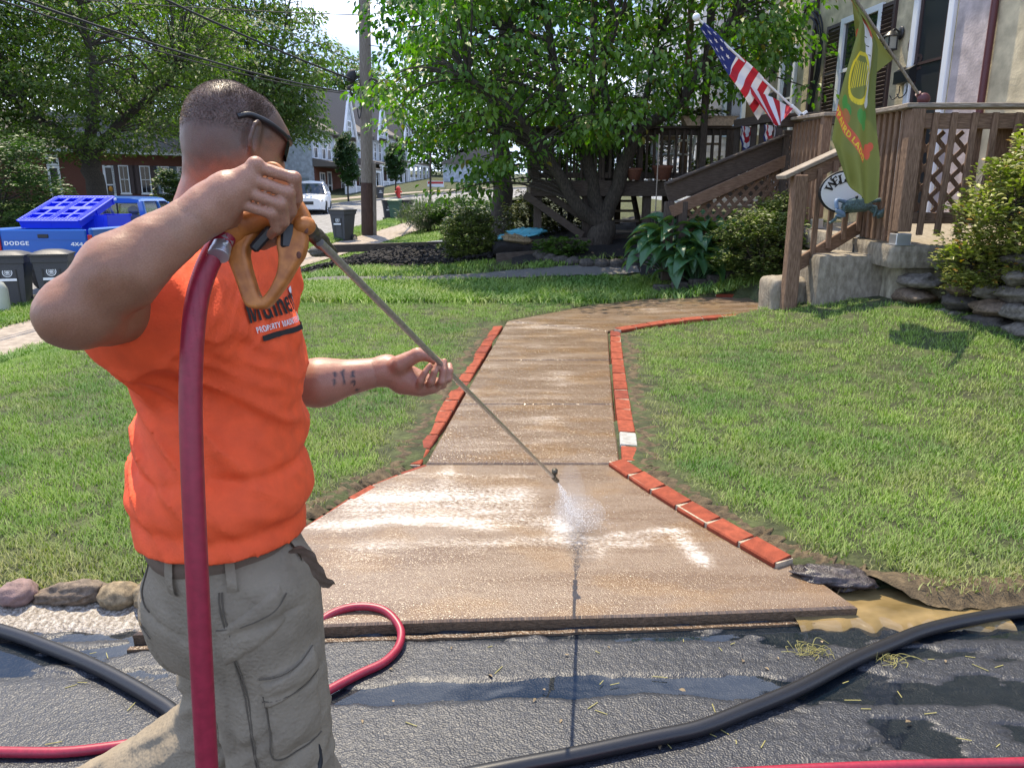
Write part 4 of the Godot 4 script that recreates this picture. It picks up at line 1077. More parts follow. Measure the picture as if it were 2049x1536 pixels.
func street_things() -> void:
	# bins
	wheelie_bin("left of the two black bins in front of the blue truck", "bin_black", "black bins with white seals", Vector3(-8.42, -0.42, -12.7), 0.30, 0.95)
	wheelie_bin("right of the two black bins in front of the blue truck, beside the elbow", "bin_black", "black bins with white seals", Vector3(-7.70, -0.40, -12.7), 0.34, 0.95)
	wheelie_bin("single black bin standing left of the utility pole", "bin_black", "black bins with white seals", Vector3(-5.14, 0.10, -23.3), -0.45, 1.0)
	wheelie_bin("dark bin at the left of the group of three beyond the pole", "bin_black", "bins beyond the pole", Vector3(-5.28, 0.38, -33.0), 0.25, 0.97)
	wheelie_bin("green bin in the middle of the group of three beyond the pole", "bin_green", "bins beyond the pole", Vector3(-4.92, 0.38, -32.7), 2.9, 0.96)
	wheelie_bin("dark bin at the right of the group of three beyond the pole", "bin_black", "bins beyond the pole", Vector3(-4.58, 0.38, -33.0), -2.6, 0.98)
	wheelie_bin("small distant dark bin across the street, right of the pole", "bin_black", "bins beyond the pole", Vector3(-9.4, 1.25, -55.0), 0.4, 0.95)
	var ct := thing("gas_canister", "pale canister at the left edge beside the bins", "canister", Vector3(-8.16, -0.38, -11.9))
	put("body", MB.new().lathe([Vector2(0.0, 0.0), Vector2(0.11, 0.0), Vector2(0.135, 0.06), Vector2(0.135, 0.42), Vector2(0.09, 0.52), Vector2(0.03, 0.56), Vector2(0.03, 0.64), Vector2(0.0, 0.64)], 20).mesh(), mat("canister", lc(0.45, 0.46, 0.40), 0.4), ct)
	put("valve", MB.new().lathe([Vector2(0.0, 0.64), Vector2(0.02, 0.64), Vector2(0.04, 0.68), Vector2(0.0, 0.70)], 10).mesh(), M.zinc, ct)
	pickup()
	suv()
	utility_pole()
	# small things far down the road
	var sp := thing("road_sign_post", "thin dark post on the verge under the leafy tree", "post", Vector3(-3.6, 0.55, -34.0))
	put("pole", MB.new().tube([Vector3.ZERO, Vector3(0.05, 3.2, 0)], [0.045], 8).mesh(), M.bark, sp)
	var hy := thing("fire_hydrant", "small red fire hydrant on the far verge", "hydrant", Vector3(-8.3, 1.4, -56.5))
	put("barrel", MB.new().lathe([Vector2(0.0, 0.0), Vector2(0.2, 0.0), Vector2(0.2, 0.06), Vector2(0.14, 0.08), Vector2(0.14, 0.6), Vector2(0.19, 0.63), Vector2(0.17, 0.72), Vector2(0.06, 0.86), Vector2(0.0, 0.88)], 14).tube([Vector3(-0.26, 0.45, 0), Vector3(0.26, 0.45, 0)], [0.07], 8).mesh(), M.hydrant_red, hy)
	var mp := thing("kerb_post", "pale kerbside post with a dark box at the right of the road", "post", Vector3(-1.9, 0.75, -38.0))
	put("post", MB.new().box(Vector3(0, 0.4, 0), Vector3(0.16, 0.9, 0.16)).mesh(), M.white_paint, mp)
	put("box", MB.new().box(Vector3(0, 1.0, 0), Vector3(0.26, 0.34, 0.5)).mesh(), M.shutter, mp)

func pickup() -> void:
	var o := thing("pickup_truck", "blue pickup truck seen from behind with crates in its bed", "truck", Vector3(-8.53, -0.36, -13.9))
	var W := 0.86
	var b := MB.new()
	# bed sides, then cab and bonnet
	for s in [-1.0, 1.0]:
		b.box(Vector3(s * (W - 0.02), 0.95, -1.1), Vector3(0.09, 0.64, 2.2), Basis(), 0.03)
	b.box(Vector3(0, 0.72, -1.1), Vector3(W * 2 - 0.16, 0.1, 2.1))
	b.box(Vector3(0, 0.98, -2.17), Vector3(W * 2 - 0.14, 0.52, 0.05))
	put("bed", b.mesh(), M.truck_blue, o)
	var tg := put("tailgate", MB.new().box(Vector3(0, 0.985, 0.0), Vector3(W * 2 - 0.17, 0.52, 0.06), Basis(), 0.015).mesh(), M.truck_blue, o)
	put("tailgate_crease", MB.new().box(Vector3(0, 1.07, 0.034), Vector3(W * 2 - 0.2, 0.012, 0.01)).mesh(), M.truck_blue, tg)
	put("handle", MB.new().box(Vector3(0.0, 1.13, 0.034), Vector3(0.20, 0.07, 0.02), Basis(), 0.01).mesh(), M.black_metal, tg)
	put("lettering", text_mesh("DODGE", 0.072, 0.008), M.letter_white, tg, Transform3D(Basis.from_scale(Vector3(1.35, 1, 1)), Vector3(-0.50, 1.0, 0.034)))
	put("lettering", text_mesh("4X4", 0.062, 0.008), M.letter_white, tg, Transform3D(Basis.from_scale(Vector3(1.5, 1, 1)), Vector3(0.60, 0.985, 0.034)))
	put("bumper", MB.new().box(Vector3(0, 0.60, 0.06), Vector3(1.72, 0.22, 0.18), Basis(), 0.03).mesh(), M.rubber, o)
	for s in [-1.0, 1.0]: put("tail_light", MB.new().box(Vector3(s * (W - 0.02), 0.98, 0.012), Vector3(0.08, 0.34, 0.03), Basis(), 0.008).mesh(), M.tail_red, o)
	var c := MB.new()
	var lowp := [Vector2(W - 0.06, 0.5), Vector2(W + 0.0, 0.75), Vector2(W, 1.05), Vector2(W - 0.04, 1.22), Vector2(0.0, 1.22)]
	var nose := [Vector2(W - 0.14, 0.5), Vector2(W - 0.08, 0.75), Vector2(W - 0.1, 0.95), Vector2(W - 0.2, 1.05), Vector2(0.0, 1.08)]
	loft(c, [[-2.25, lowp], [-4.1, lowp], [-4.4, [lowp[0], lowp[1], lowp[2], Vector2(W - 0.1, 1.2), Vector2(0, 1.24)]], [-5.55, nose]])
	# roof and pillars
	var rb := [Vector2(0.70, 1.74), Vector2(0.66, 1.80), Vector2(0.5, 1.83), Vector2(0.0, 1.845)]
	loft(c, [[-2.34, [Vector2(0.69, 1.70), Vector2(0.66, 1.76), Vector2(0.5, 1.79), Vector2(0.0, 1.805)]], [-2.55, rb], [-3.5, rb], [-3.72, [Vector2(0.69, 1.68), Vector2(0.65, 1.72), Vector2(0.5, 1.75), Vector2(0.0, 1.765)]]])
	for s in [-1.0, 1.0]:
		c.bar(Vector3(s * 0.80, 1.2, -2.27), Vector3(s * 0.68, 1.74, -2.38), 0.13, 0.09, Vector3.BACK, 0.02)
		c.bar(Vector3(s * 0.80, 1.2, -3.15), Vector3(s * 0.69, 1.74, -3.12), 0.09, 0.06, Vector3.RIGHT, 0.02)
		c.bar(Vector3(s * 0.80, 1.2, -4.25), Vector3(s * 0.68, 1.70, -3.65), 0.08, 0.06, Vector3.RIGHT, 0.02)
	put("cab", c.mesh(), M.truck_blue, o)
	var g := MB.new()
	g.poly([Vector3(-0.76, 1.2, -2.27), Vector3(0.76, 1.2, -2.27), Vector3(0.64, 1.72, -2.37), Vector3(-0.64, 1.72, -2.37)])
	g.poly([Vector3(-0.78, 1.2, -4.22), Vector3(0.78, 1.2, -4.22), Vector3(0.66, 1.70, -3.7), Vector3(-0.66, 1.70, -3.7)])
	for s in [-1.0, 1.0]: g.poly([Vector3(s * 0.8, 1.2, -2.3), Vector3(s * 0.8, 1.2, -4.2), Vector3(s * 0.69, 1.72, -3.66), Vector3(s * 0.69, 1.72, -2.4)])
	var gm := mat("car_glass", Color(0.05, 0.07, 0.07, 0.35), 0.05); gm.transparency = BaseMaterial3D.TRANSPARENCY_ALPHA
	put("windows", g.mesh(), gm, o)
	put("rear_window_slider", MB.new().box(Vector3(-0.22, 1.45, -2.30), Vector3(0.025, 0.5, 0.02)).box(Vector3(0.22, 1.45, -2.30), Vector3(0.025, 0.5, 0.02)).mesh(), M.rubber, o)
	put("brake_light", MB.new().box(Vector3(0, 1.775, -2.335), Vector3(0.42, 0.055, 0.02), Basis(), 0.01).mesh(), M.letter_white, o)
	for s in [-1.0, 1.0]:
		put("seat", MB.new().box(Vector3(s * 0.36, 1.2, -2.7), Vector3(0.5, 0.5, 0.18), Basis(), 0.06).ball(Vector3(s * 0.36, 1.54, -2.7), Vector3(0.13, 0.10, 0.06), 10, 7).mesh(), M.shutter_grey, o)
		for z in [-1.15, -4.7]: wheel(o, Vector3(s * 0.78, 0.36, z), 0.36, 0.24)
	# load: moulded plastic pallets
	var p := thing("plastic_pallet", "bright blue plastic pallet tilted across the truck bed", "pallet", Vector3(-8.53, 0.90, -14.15))
	p.rotation = Vector3(0.32, -0.02, 0.0)
	plastic_pallet(p, 1.12, 1.35, true)
	var p2 := thing("plastic_crate", "low open blue crate beside the tilted pallet in the truck bed", "crate", Vector3(-7.98, 0.62, -15.1))
	var cr := MB.new()
	for s in [-1.0, 1.0]:
		cr.box(Vector3(s * 0.24, 0.25, 0), Vector3(0.02, 0.5, 0.9)); cr.box(Vector3(0, 0.25, s * 0.45), Vector3(0.5, 0.5, 0.02))
	cr.box(Vector3(0, 0.02, 0), Vector3(0.5, 0.03, 0.9)); cr.box(Vector3(0, 0.49, -0.45), Vector3(0.54, 0.04, 0.05))
	put("shell", cr.mesh(), M.pallet_blue, p2)
	for k in 3: put("rib", MB.new().box(Vector3(-0.17 + 0.17 * k, 0.25, 0.468), Vector3(0.025, 0.46, 0.014)).mesh(), M.pallet_blue, p2)

func plastic_pallet(o: Node3D, w: float, l: float, _t: bool) -> void:
	# deck of ribs with four sunk pockets, skirts and runners; local z from 0 (near edge) to -l
	var d := MB.new()
	for k in 5: d.box(Vector3(lerpf(-w, w, k / 4.0) * 0.5 * 0.96, 0.145, -l * 0.5), Vector3(0.05 if k % 2 else 0.13, 0.02, l))
	for k in 5: d.box(Vector3(0, 0.146, -lerpf(0.04, l - 0.04, k / 4.0)), Vector3(w, 0.02, 0.05 if k % 2 else 0.15))
	put("deck", d.mesh(), M.pallet_blue, o)
	var t := MB.new()
	for i in 18:
		for e in 2: t.box(Vector3(lerpf(-w, w, (i + 0.5) / 18.0) * 0.5, 0.16, -lerpf(0.07, l - 0.07, e)), Vector3(0.02, 0.012, 0.10))
	for i in 20:
		for e in 3: t.box(Vector3((e - 1) * w * 0.46, 0.161, -lerpf(0.05, l - 0.05, i / 19.0)), Vector3(0.10, 0.012, 0.018))
	put("grip_rib", t.mesh(), M.pallet_blue, o)
	var s := MB.new()
	for i in [-1.0, 0.0, 1.0]: s.box(Vector3(i * w * 0.47, 0.07, -l * 0.5), Vector3(0.03, 0.14, l))
	for i in 3: s.box(Vector3(0, 0.07, -lerpf(0.02, l - 0.02, i / 2.0)), Vector3(w, 0.14, 0.03))
	s.box(Vector3(0, 0.03, -l * 0.5), Vector3(w * 0.95, 0.012, l * 0.95))
	put("skirt", s.mesh(), M.pallet_blue, o)

func suv() -> void:
	var o := thing("parked_car", "white SUV parked across the street facing us", "car", Vector3(-10.75, 0.58, -41.2), "", 0.16)
	# local z towards its nose
	var b := MB.new(); var W := 0.93
	loft(b, [[-2.3, [Vector2(0.74, 0.35), Vector2(0.84, 0.6), Vector2(0.84, 0.9), Vector2(0.76, 1.05), Vector2(0, 1.08)]], [-2.0, [Vector2(0.9, 0.25), Vector2(W, 0.6), Vector2(W, 0.95), Vector2(0.86, 1.08), Vector2(0, 1.1)]],
		[1.0, [Vector2(0.9, 0.25), Vector2(W, 0.6), Vector2(W, 0.9), Vector2(0.86, 1.02), Vector2(0, 1.08)]], [1.9, [Vector2(0.86, 0.25), Vector2(0.9, 0.6), Vector2(0.86, 0.82), Vector2(0.7, 0.94), Vector2(0, 0.99)]], [2.35, [Vector2(0.66, 0.3), Vector2(0.7, 0.6), Vector2(0.66, 0.75), Vector2(0.5, 0.82), Vector2(0, 0.85)]]])
	loft(b, [[-2.1, [Vector2(0.66, 1.50), Vector2(0.6, 1.58), Vector2(0, 1.62)]], [-1.2, [Vector2(0.70, 1.60), Vector2(0.64, 1.70), Vector2(0, 1.75)]], [-0.2, [Vector2(0.70, 1.60), Vector2(0.64, 1.70), Vector2(0, 1.75)]], [0.25, [Vector2(0.68, 1.52), Vector2(0.6, 1.60), Vector2(0, 1.65)]]])
	for s in [-1.0, 1.0]:
		for q in [[-2.2, -2.05], [-0.9, -0.8], [0.05, 0.1], [1.0, 0.22]]: b.bar(Vector3(s * 0.88, 1.05, q[0]), Vector3(s * 0.68, 1.58, q[1]), 0.09, 0.05, Vector3.RIGHT)
	put("body", b.mesh(), M.car_white, o)
	var g := MB.new()
	for s in [-1.0, 1.0]: g.poly([Vector3(s * 0.87, 1.05, -2.1), Vector3(s * 0.87, 1.05, 0.95), Vector3(s * 0.685, 1.57, 0.2), Vector3(s * 0.685, 1.57, -2.0)])
	g.poly([Vector3(-0.85, 1.05, 1.0), Vector3(0.85, 1.05, 1.0), Vector3(0.66, 1.6, 0.24), Vector3(-0.66, 1.6, 0.24)])
	g.poly([Vector3(-0.8, 1.07, -2.22), Vector3(0.8, 1.07, -2.22), Vector3(0.64, 1.55, -2.1), Vector3(-0.64, 1.55, -2.1)])
	put("windows", g.mesh(), M.glass, o)
	for s: float in [-1.0, 1.0]:
		put("headlight", MB.new().ball(Vector3(s * 0.70, 0.74, 2.08), Vector3(0.13, 0.09, 0.2), 10, 7).mesh(), M.chrome, o)
		put("mirror", MB.new().ball(Vector3(s * 1.0, 1.1, 0.75), Vector3(0.10, 0.07, 0.05), 8, 6).mesh(), M.car_white, o)
		put("roof_rail", MB.new().tube([Vector3(s * 0.6, 1.74, -1.7), Vector3(s * 0.6, 1.78, -1.0), Vector3(s * 0.6, 1.76, 0.0)], [0.02], 6).mesh(), M.zinc, o)
		put("sill", MB.new().box(Vector3(s * 0.90, 0.3, -0.1), Vector3(0.06, 0.12, 2.2)).mesh(), M.rubber, o)
		for z in [-1.4, 1.45]: wheel(o, Vector3(s * 0.84, 0.36, z), 0.36, 0.24)
	put("grille", MB.new().box(Vector3(0, 0.6, 2.345), Vector3(0.7, 0.16, 0.04)).mesh(), M.black_metal, o)

func utility_pole() -> void:
	var o := thing("utility_pole", "weathered wooden utility pole at the kerb", "utility pole", Vector3(-4.72, 0.15, -25.0))
	o.rotation.z = -0.03
	put("shaft", MB.new().tube([Vector3(0, 1.75, 0), Vector3(0, 5, 0), Vector3(0, 9.5, 0)], [0.195, 0.185, 0.17], 14).mesh(), M.pole_wood, o)
	put("wrapped_base", MB.new().tube([Vector3(0, -0.2, 0), Vector3(0, 1.76, 0)], [0.215, 0.205], 14).mesh(), M.pole_base, o)
	put("conduit", MB.new().box(Vector3(0.235, 1.15, 0.05), Vector3(0.11, 2.5, 0.11), Basis(), 0.02).mesh(), M.pole_wood, o)
	put("meter_box", MB.new().box(Vector3(-0.24, 4.18, 0.1), Vector3(0.16, 0.36, 0.14), Basis(), 0.02).mesh(), mat("meter_grey", lc(0.45, 0.45, 0.42), 0.5), o)
	put("splice_case", MB.new().ball(Vector3(-0.38, 4.62, 0.05), Vector3(0.2, 0.09, 0.09), 12, 8).ball(Vector3(-0.42, 4.95, 0.1), Vector3(0.15, 0.2, 0.12), 12, 8, 0.3, NZ, 3.0).box(Vector3(-0.28, 4.6, 0), Vector3(0.3, 0.05, 0.06)).box(Vector3(-0.28, 4.95, 0), Vector3(0.3, 0.05, 0.06)).mesh(), M.cable, o)
	var lp := []
	for i in 17: lp.append(Vector3(0.25 + 0.17 * cos(TAU * i / 16.0), 4.72 + 0.17 * sin(TAU * i / 16.0), 0.12))
	put("coiled_cable", MB.new().tube(lp, [0.02], 6, false).tube(curve([Vector3(-0.2, 4.9, 0.2), Vector3(-0.05, 4.4, 0.25), Vector3(-0.16, 3.7, 0.24), Vector3(-0.24, 4.0, 0.2)], 8), [0.016], 6).mesh(), M.cable, o)
	put("crossarm", MB.new().box(Vector3(0, 8.9, 0.2), Vector3(2.4, 0.12, 0.1), Basis(Vector3.UP, 1.4)).mesh(), M.pole_wood, o)
	# wires, each hung between its own ends with sag
	for w in [[Vector3(-5.0, 4.62, -24.9), Vector3(-9.9, 5.35, -4.0), 0.55, 0.022, "thick telephone cable sagging towards the upper left corner"], [Vector3(-5.05, 4.58, -24.9), Vector3(-10.0, 5.27, -4.0), 0.58, 0.014, "thinner cable lashed just under the thick telephone cable"],
		[Vector3(-4.9, 4.98, -24.9), Vector3(-12.4, 8.0, -16.0), 0.25, 0.03, "double service cable rising steeply left from the pole"], [Vector3(-4.75, 5.5, -24.9), Vector3(-12.2, 8.9, -18.0), 0.3, 0.012, "thin wire above the double service cable"],
		[Vector3(-4.5, 6.85, -24.9), Vector3(-16.0, 7.15, -23.0), 0.1, 0.014, "thin level wire near the top left of the pole"], [Vector3(-4.3, 6.9, -25.0), Vector3(8.0, 7.2, -20.0), 0.2, 0.014, "thin wire leaving the pole to the right"],
		[Vector3(-4.4, 5.2, -25.0), Vector3(-6.8, 6.0, -75.0), 0.8, 0.03, "cable running down the street behind the pole"], [Vector3(-4.4, 6.0, -24.9), Vector3(6.5, 3.9, -16.0), 0.2, 0.012, "service wire slanting from the pole behind the leafy tree"]]:
		var ps := []
		for i in 25:
			var t := i / 24.0
			var p: Vector3 = w[0].lerp(w[1], t)
			ps.append(p - Vector3(0, w[2] * 4.0 * t * (1.0 - t), 0))
		var wo := put("overhead_wire", MB.new().tube(ps, [w[3]], 6).mesh(), M.cable)
		tag(wo, w[4], "wire", "overhead wires")

# ---------------------------------------------------------------- porch, steps and deck
func board_row(n: String, key: String, a: Vector3, b: Vector3, count: int, y0: float, y1: float, w: float, parent: Node, depth := 0.035) -> void:
	# upright boards evenly between a and b; y0 and y1 relative to each
	var m := MB.new().box(Vector3(0, (y0 + y1) * 0.5, 0), Vector3(w, y1 - y0, depth), Basis(), 0.005).mesh()
	var ang := atan2(-(b.z - a.z), b.x - a.x)
	for i in count:
		var p := a.lerp(b, (i + 0.5) / count)
		put(n, m, M[key], parent, Transform3D(Basis(Vector3.UP, ang), p))

func lattice(parent: Node, a: Vector3, b: Vector3, top: Callable, low: Callable, key: String, step := 0.16, w := 0.035) -> void:
	# crossed laths between two ends, cut to the outline given by top(t) and low(t) in world y
	var L := Vector2(a.x - b.x, a.z - b.z).length()
	var dir := Vector3(b.x - a.x, 0, b.z - a.z).normalized(); var nrm := dir.cross(Vector3.UP)
	for sg: float in [1.0, -1.0]:
		var k := -3.0
		while k < L + 3.0:
			var best0 := -1.0; var best1 := -1.0
			# follow the lath s = k + sg * y and keep the stretch inside
			for i in 80:
				var y := 0.2 + i * 0.035
				var s := k + sg * (y - 1.2)
				if s < 0.0 or s > L: continue
				var t := s / L
				if y < top.call(t) and y > low.call(t):
					if best0 < 0.0: best0 = y
					best1 = y
			if best1 - best0 > 0.05:
				var p := a + dir * (k + sg * (best0 - 1.2)); var q := a + dir * (k + sg * (best1 - 1.2))
				beam("lath", key, Vector3(p.x, best0, p.z) + nrm * 0.006 * sg, Vector3(q.x, best1, q.z) + nrm * 0.006 * sg, w, 0.009, parent, nrm, 0.0)
			k += step

func porches() -> void:
	front_porch()
	stair_rail()
	side_steps()
	deck()

func front_porch() -> void:
	var o := thing("concrete_porch", "concrete porch slab on a stained stucco base with two steps", "porch")
	var top := PackedVector2Array([Vector2(3.42, 6.84), Vector2(6.1, 6.84), Vector2(6.1, 10.2), Vector2(3.42, 10.2)])
	var s := MB.new()
	var rim := func(y0: float, y1: float, ins: float):
		s.grid(70, 6, func(u: float, v: float):
			var L := 2.68 + 3.36; var q := u * L
			var p := Vector3(3.42 + maxf(0.0, q - 3.36), 0, -(10.2 - minf(q, 3.36)))
			var e := 0.010 * NZ.get_noise_3d(p.x * 5.0, v * 1.5, p.z * 5.0)
			var rnd := 0.012 * pow(absf(v * 2.0 - 1.0), 6.0)
			if q < 3.36: p.x += e + rnd + ins
			else: p.z += -e - rnd - ins
			p.y = lerpf(y0, y1, v) + 0.03 * (-p.z - 6.84) * 1.0
			return p)
	rim.call(0.83, 1.03, 0.0)
	s.face([Vector3(3.45, 1.03, -6.87), Vector3(6.1, 1.03, -6.87), Vector3(6.1, 1.13, -10.2), Vector3(3.45, 1.13, -10.2)], Vector3.UP)
	s.face([Vector3(3.45, 0.84, -6.87), Vector3(6.1, 0.84, -6.87), Vector3(6.1, 0.93, -10.2), Vector3(3.45, 0.93, -10.2)], Vector3.DOWN)
	put("porch_slab", s.mesh(), M.concrete, o)
	var f := MB.new()
	f.grid(60, 10, func(u: float, v: float):
		var L := 2.55 + 3.2; var q := u * L
		var p := Vector3(3.55 + maxf(0.0, q - 3.2), lerpf(0.2, 0.9, v), -(10.15 - minf(q, 3.2)))
		var e := 0.012 * NZ.get_noise_3d(p.x * 6.0, p.y * 6.0, p.z * 6.0)
		return p + (Vector3(-e, 0, 0) if q < 3.2 else Vector3(0, 0, e)))
	put("base_wall", f.mesh(), M.stucco_found, o)
	for k in 2:
		var b := MB.new()
		var lo: Vector3 = [Vector3(2.93, 0.25, -7.95), Vector3(2.60, 0.2, -7.95)][k]; var hi: Vector3 = [Vector3(3.62, 0.92, -7.22), Vector3(2.98, 0.67, -7.48)][k]
		# rounded, chipped block: a cube grid pushed in at its edges
		var c := (lo + hi) * 0.5; var h := (hi - lo) * 0.5
		for ax in 3:
			for sg: float in [-1.0, 1.0]:
				b.grid(12, 12, func(u: float, v: float):
					var q := Vector3.ZERO
					q[ax] = sg; q[(ax + 1) % 3] = (u * 2 - 1) * sg; q[(ax + 2) % 3] = v * 2 - 1
					var r := 0.035 if k == 0 else 0.07
					var p := q * h
					var inn := Vector3(clampf(p.x, -h.x + r, h.x - r), clampf(p.y, -h.y + r, h.y - r), clampf(p.z, -h.z + r, h.z - r))
					p = inn + (p - inn).normalized() * r
					p += p.normalized() * [0.008, 0.022][k] * NZ.get_noise_3dv((c + p) * 4.5)
					return c + p)
		# grids on opposite faces wind either way, so point the normals outwards
		for q in b.N.size():
			if b.N[q].dot(b.V[q] - c) < 0: b.N[q] = -b.N[q]
		for i in range(0, b.I.size(), 3):
			if (b.V[b.I[i + 1]] - b.V[b.I[i]]).cross(b.V[b.I[i + 2]] - b.V[b.I[i]]).dot(b.N[b.I[i]]) > 0:
				var t := b.I[i + 1]; b.I[i + 1] = b.I[i + 2]; b.I[i + 2] = t
		put("step", b.mesh(), M.concrete, o)
	put("pipe", MB.new().tube([Vector3(3.40, 0.4, -7.6), Vector3(3.42, 1.0, -7.6)], [0.012], 6).mesh(), M.black_metal, o)
	# railing round the porch
	var r := thing("porch_railing", "brown wooden porch railing with lattice panel and metal post feet", "railing")
	var posts := [[Vector3(3.53, 1.03, -6.93), 1.17, 0.125], [Vector3(3.56, 1.06, -7.72), 1.14, 0.10], [Vector3(3.58, 1.10, -9.0), 1.26, 0.10], [Vector3(5.6, 1.03, -6.93), 1.17, 0.12]]
	for q in posts:
		var at: Vector3 = q[0]; var w: float = q[2]
		put("post", MB.new().box(at + Vector3(0, q[1] * 0.5 + 0.06, 0), Vector3(w, q[1] - 0.12, w), Basis(), 0.008).mesh(), M.wood_y, r)
		var ft := put("post_foot", MB.new().box(at + Vector3(0, 0.055, 0), Vector3(w + 0.012, 0.10, w + 0.012), Basis(), 0.006).mesh(), M.zinc, r)
		put("foot_plate", MB.new().box(at + Vector3(0, 0.005, 0), Vector3(w + 0.05, 0.01, w + 0.05)).mesh(), M.zinc, ft)
	# front side: flat cap rail, boards and lattice behind
	beam("cap_rail", "wood_x_grey", Vector3(3.42, 2.225, -6.95), Vector3(5.7, 2.225, -6.95), 0.18, 0.04, r)
	beam("top_rail", "wood_x", Vector3(3.6, 2.10, -6.93), Vector3(5.55, 2.10, -6.93), 0.04, 0.13, r)
	beam("bottom_rail", "wood_x", Vector3(3.6, 1.27, -6.95), Vector3(5.55, 1.27, -6.95), 0.04, 0.10, r)
	for x in [3.70, 3.86, 4.04, 4.22, 4.42, 4.62, 4.82, 5.02, 5.22, 5.42]: beam("baluster", "wood_y", Vector3(x - 0.02, 1.12, -6.90), Vector3(x, 2.17, -6.90), 0.055, 0.03, r, Vector3.BACK)
	beam("lattice_frame", "wood_y", Vector3(3.66, 1.3, -7.02), Vector3(3.66, 2.05, -7.02), 0.06, 0.02, r, Vector3.BACK)
	beam("lattice_frame", "wood_y", Vector3(4.16, 1.3, -7.02), Vector3(4.16, 2.05, -7.02), 0.06, 0.02, r, Vector3.BACK)
	lattice(r, Vector3(3.66, 0, -7.04), Vector3(4.16, 0, -7.04), func(_t): return 2.04, func(_t): return 1.3, "wood_y", 0.17, 0.04)
	for x in [4.45, 4.72, 4.99, 5.26]: beam("panel_board", "wood_y", Vector3(x, 1.25, -7.04), Vector3(x, 2.06, -7.04), 0.24, 0.018, r, Vector3.BACK)
	# left side, broken by the stair opening
	beam("cap_rail", "wood_z_grey", Vector3(3.50, 2.225, -7.02), Vector3(3.48, 2.25, -7.86), 0.16, 0.04, r)
	beam("cap_rail", "wood_z_grey", Vector3(3.58, 2.36, -8.9), Vector3(3.60, 2.42, -10.1), 0.14, 0.04, r)
	board_row("baluster", "wood_y", Vector3(3.50, 1.0, -7.0), Vector3(3.50, 1.02, -7.68), 6, 0.05, 1.20, 0.05, r)
	board_row("baluster", "wood_y", Vector3(3.60, 1.1, -9.08), Vector3(3.60, 1.12, -10.1), 8, 0.05, 1.24, 0.05, r)
	beam("bottom_rail", "wood_z", Vector3(3.52, 1.13, -7.0), Vector3(3.54, 1.17, -7.66), 0.04, 0.09, r)

func stair_rail() -> void:
	var r := thing("stair_handrail", "brown wooden stair handrail with a tall newel post at the walk", "handrail")
	beam("newel_post", "wood_y", Vector3(2.74, 0.30, -7.40), Vector3(2.74, 1.66, -7.40), 0.13, 0.13, r, Vector3.BACK, 0.01)
	beam("cap_rail", "wood_x_grey", Vector3(2.56, 1.635, -7.40), Vector3(3.62, 2.08, -7.72), 0.15, 0.04, r)
	beam("top_rail", "wood_x", Vector3(2.78, 1.63, -7.42), Vector3(3.52, 1.95, -7.70), 0.04, 0.12, r)
	beam("bottom_rail", "wood_x", Vector3(2.78, 0.80, -7.42), Vector3(3.55, 1.20, -7.70), 0.04, 0.13, r)
	for k in 4:
		var t := 0.25 + 0.2 * k
		var p := Vector3(2.74, 0, -7.40).lerp(Vector3(3.58, 0, -7.70), t)
		beam("baluster", "wood_y", p + Vector3(0, 0.78 + 0.40 * t, 0.03), p + Vector3(0, 1.62 + 0.38 * t, 0.03), 0.05, 0.035, r, Vector3.BACK)
	var wr := MB.new()
	# welcome sign hung on the rail, with a blue crab
	var sg := thing("welcome_sign", "oval white WELCOME sign with black letters on the stair rail", "sign", Vector3(3.17, 1.50, -7.36), "", 0.28)
	var ov := PackedVector2Array(); var ov2 := PackedVector2Array()
	for i in 36:
		var a := TAU * i / 36.0
		ov.append(Vector2(cos(a) * 0.30, sin(a) * 0.20)); ov2.append(Vector2(cos(a) * 0.285, sin(a) * 0.185))
	put("backing", MB.new().extrude(ov, 0.02).mesh(), M.letter_black, sg)
	put("face", MB.new().extrude(ov2, 0.006, Transform3D(Basis(), Vector3(0, 0, 0.019))).mesh(), M.letter_white, sg)
	var w := "WELCOME"
	for i in 7:
		var a := lerpf(2.62, 0.52, i / 6.0)
		put("letter", text_mesh(w[i], 0.085, 0.008, true, true), M.letter_black, sg, Transform3D(Basis(Vector3.BACK, a - PI * 0.5), Vector3(cos(a) * 0.215, sin(a) * 0.125, 0.027)))
	var cr := thing("crab_figure", "blue green crab figure fixed on the welcome sign", "crab ornament", Vector3(3.24, 1.38, -7.28), "", 0.28)
	cr.scale = Vector3.ONE * 1.5
	put("shell", MB.new().ball(Vector3(0, 0, 0.02), Vector3(0.115, 0.045, 0.04), 16, 10, 0.25, NZ, 2.0).mesh(), M.crab_blue, cr)
	for s: float in [-1.0, 1.0]:
		var cl := MB.new().tube(curve([Vector3(s * 0.09, 0.02, 0.02), Vector3(s * 0.17, 0.03, 0.04), Vector3(s * 0.18, -0.02, 0.06)], 5), [0.013], 7).ball(Vector3(s * 0.155, -0.045, 0.065), Vector3(0.045, 0.018, 0.016), 10, 7, 0.2, null, 0.0, Basis(Vector3.BACK, s * 0.5)).ball(Vector3(s * 0.16, -0.065, 0.065), Vector3(0.032, 0.009, 0.010), 8, 6, 0.0, null, 0.0, Basis(Vector3.BACK, s * 0.2))
		put("claw", cl.mesh(), M.crab_claw if s < 0 else M.crab_blue, cr)
		for k in 4:
			put("leg", MB.new().tube(curve([Vector3(s * 0.07, -0.01, 0.02), Vector3(s * (0.12 + 0.02 * k), -0.01 - 0.025 * k, 0.05), Vector3(s * (0.11 + 0.035 * k), -0.07 - 0.012 * k, 0.05)], 4), [0.009], 6).mesh(), M.crab_blue, cr)
		put("eye", MB.new().ball(Vector3(s * 0.025, 0.05, 0.04), Vector3.ONE * 0.01, 8, 6).mesh(), M.letter_black, cr)

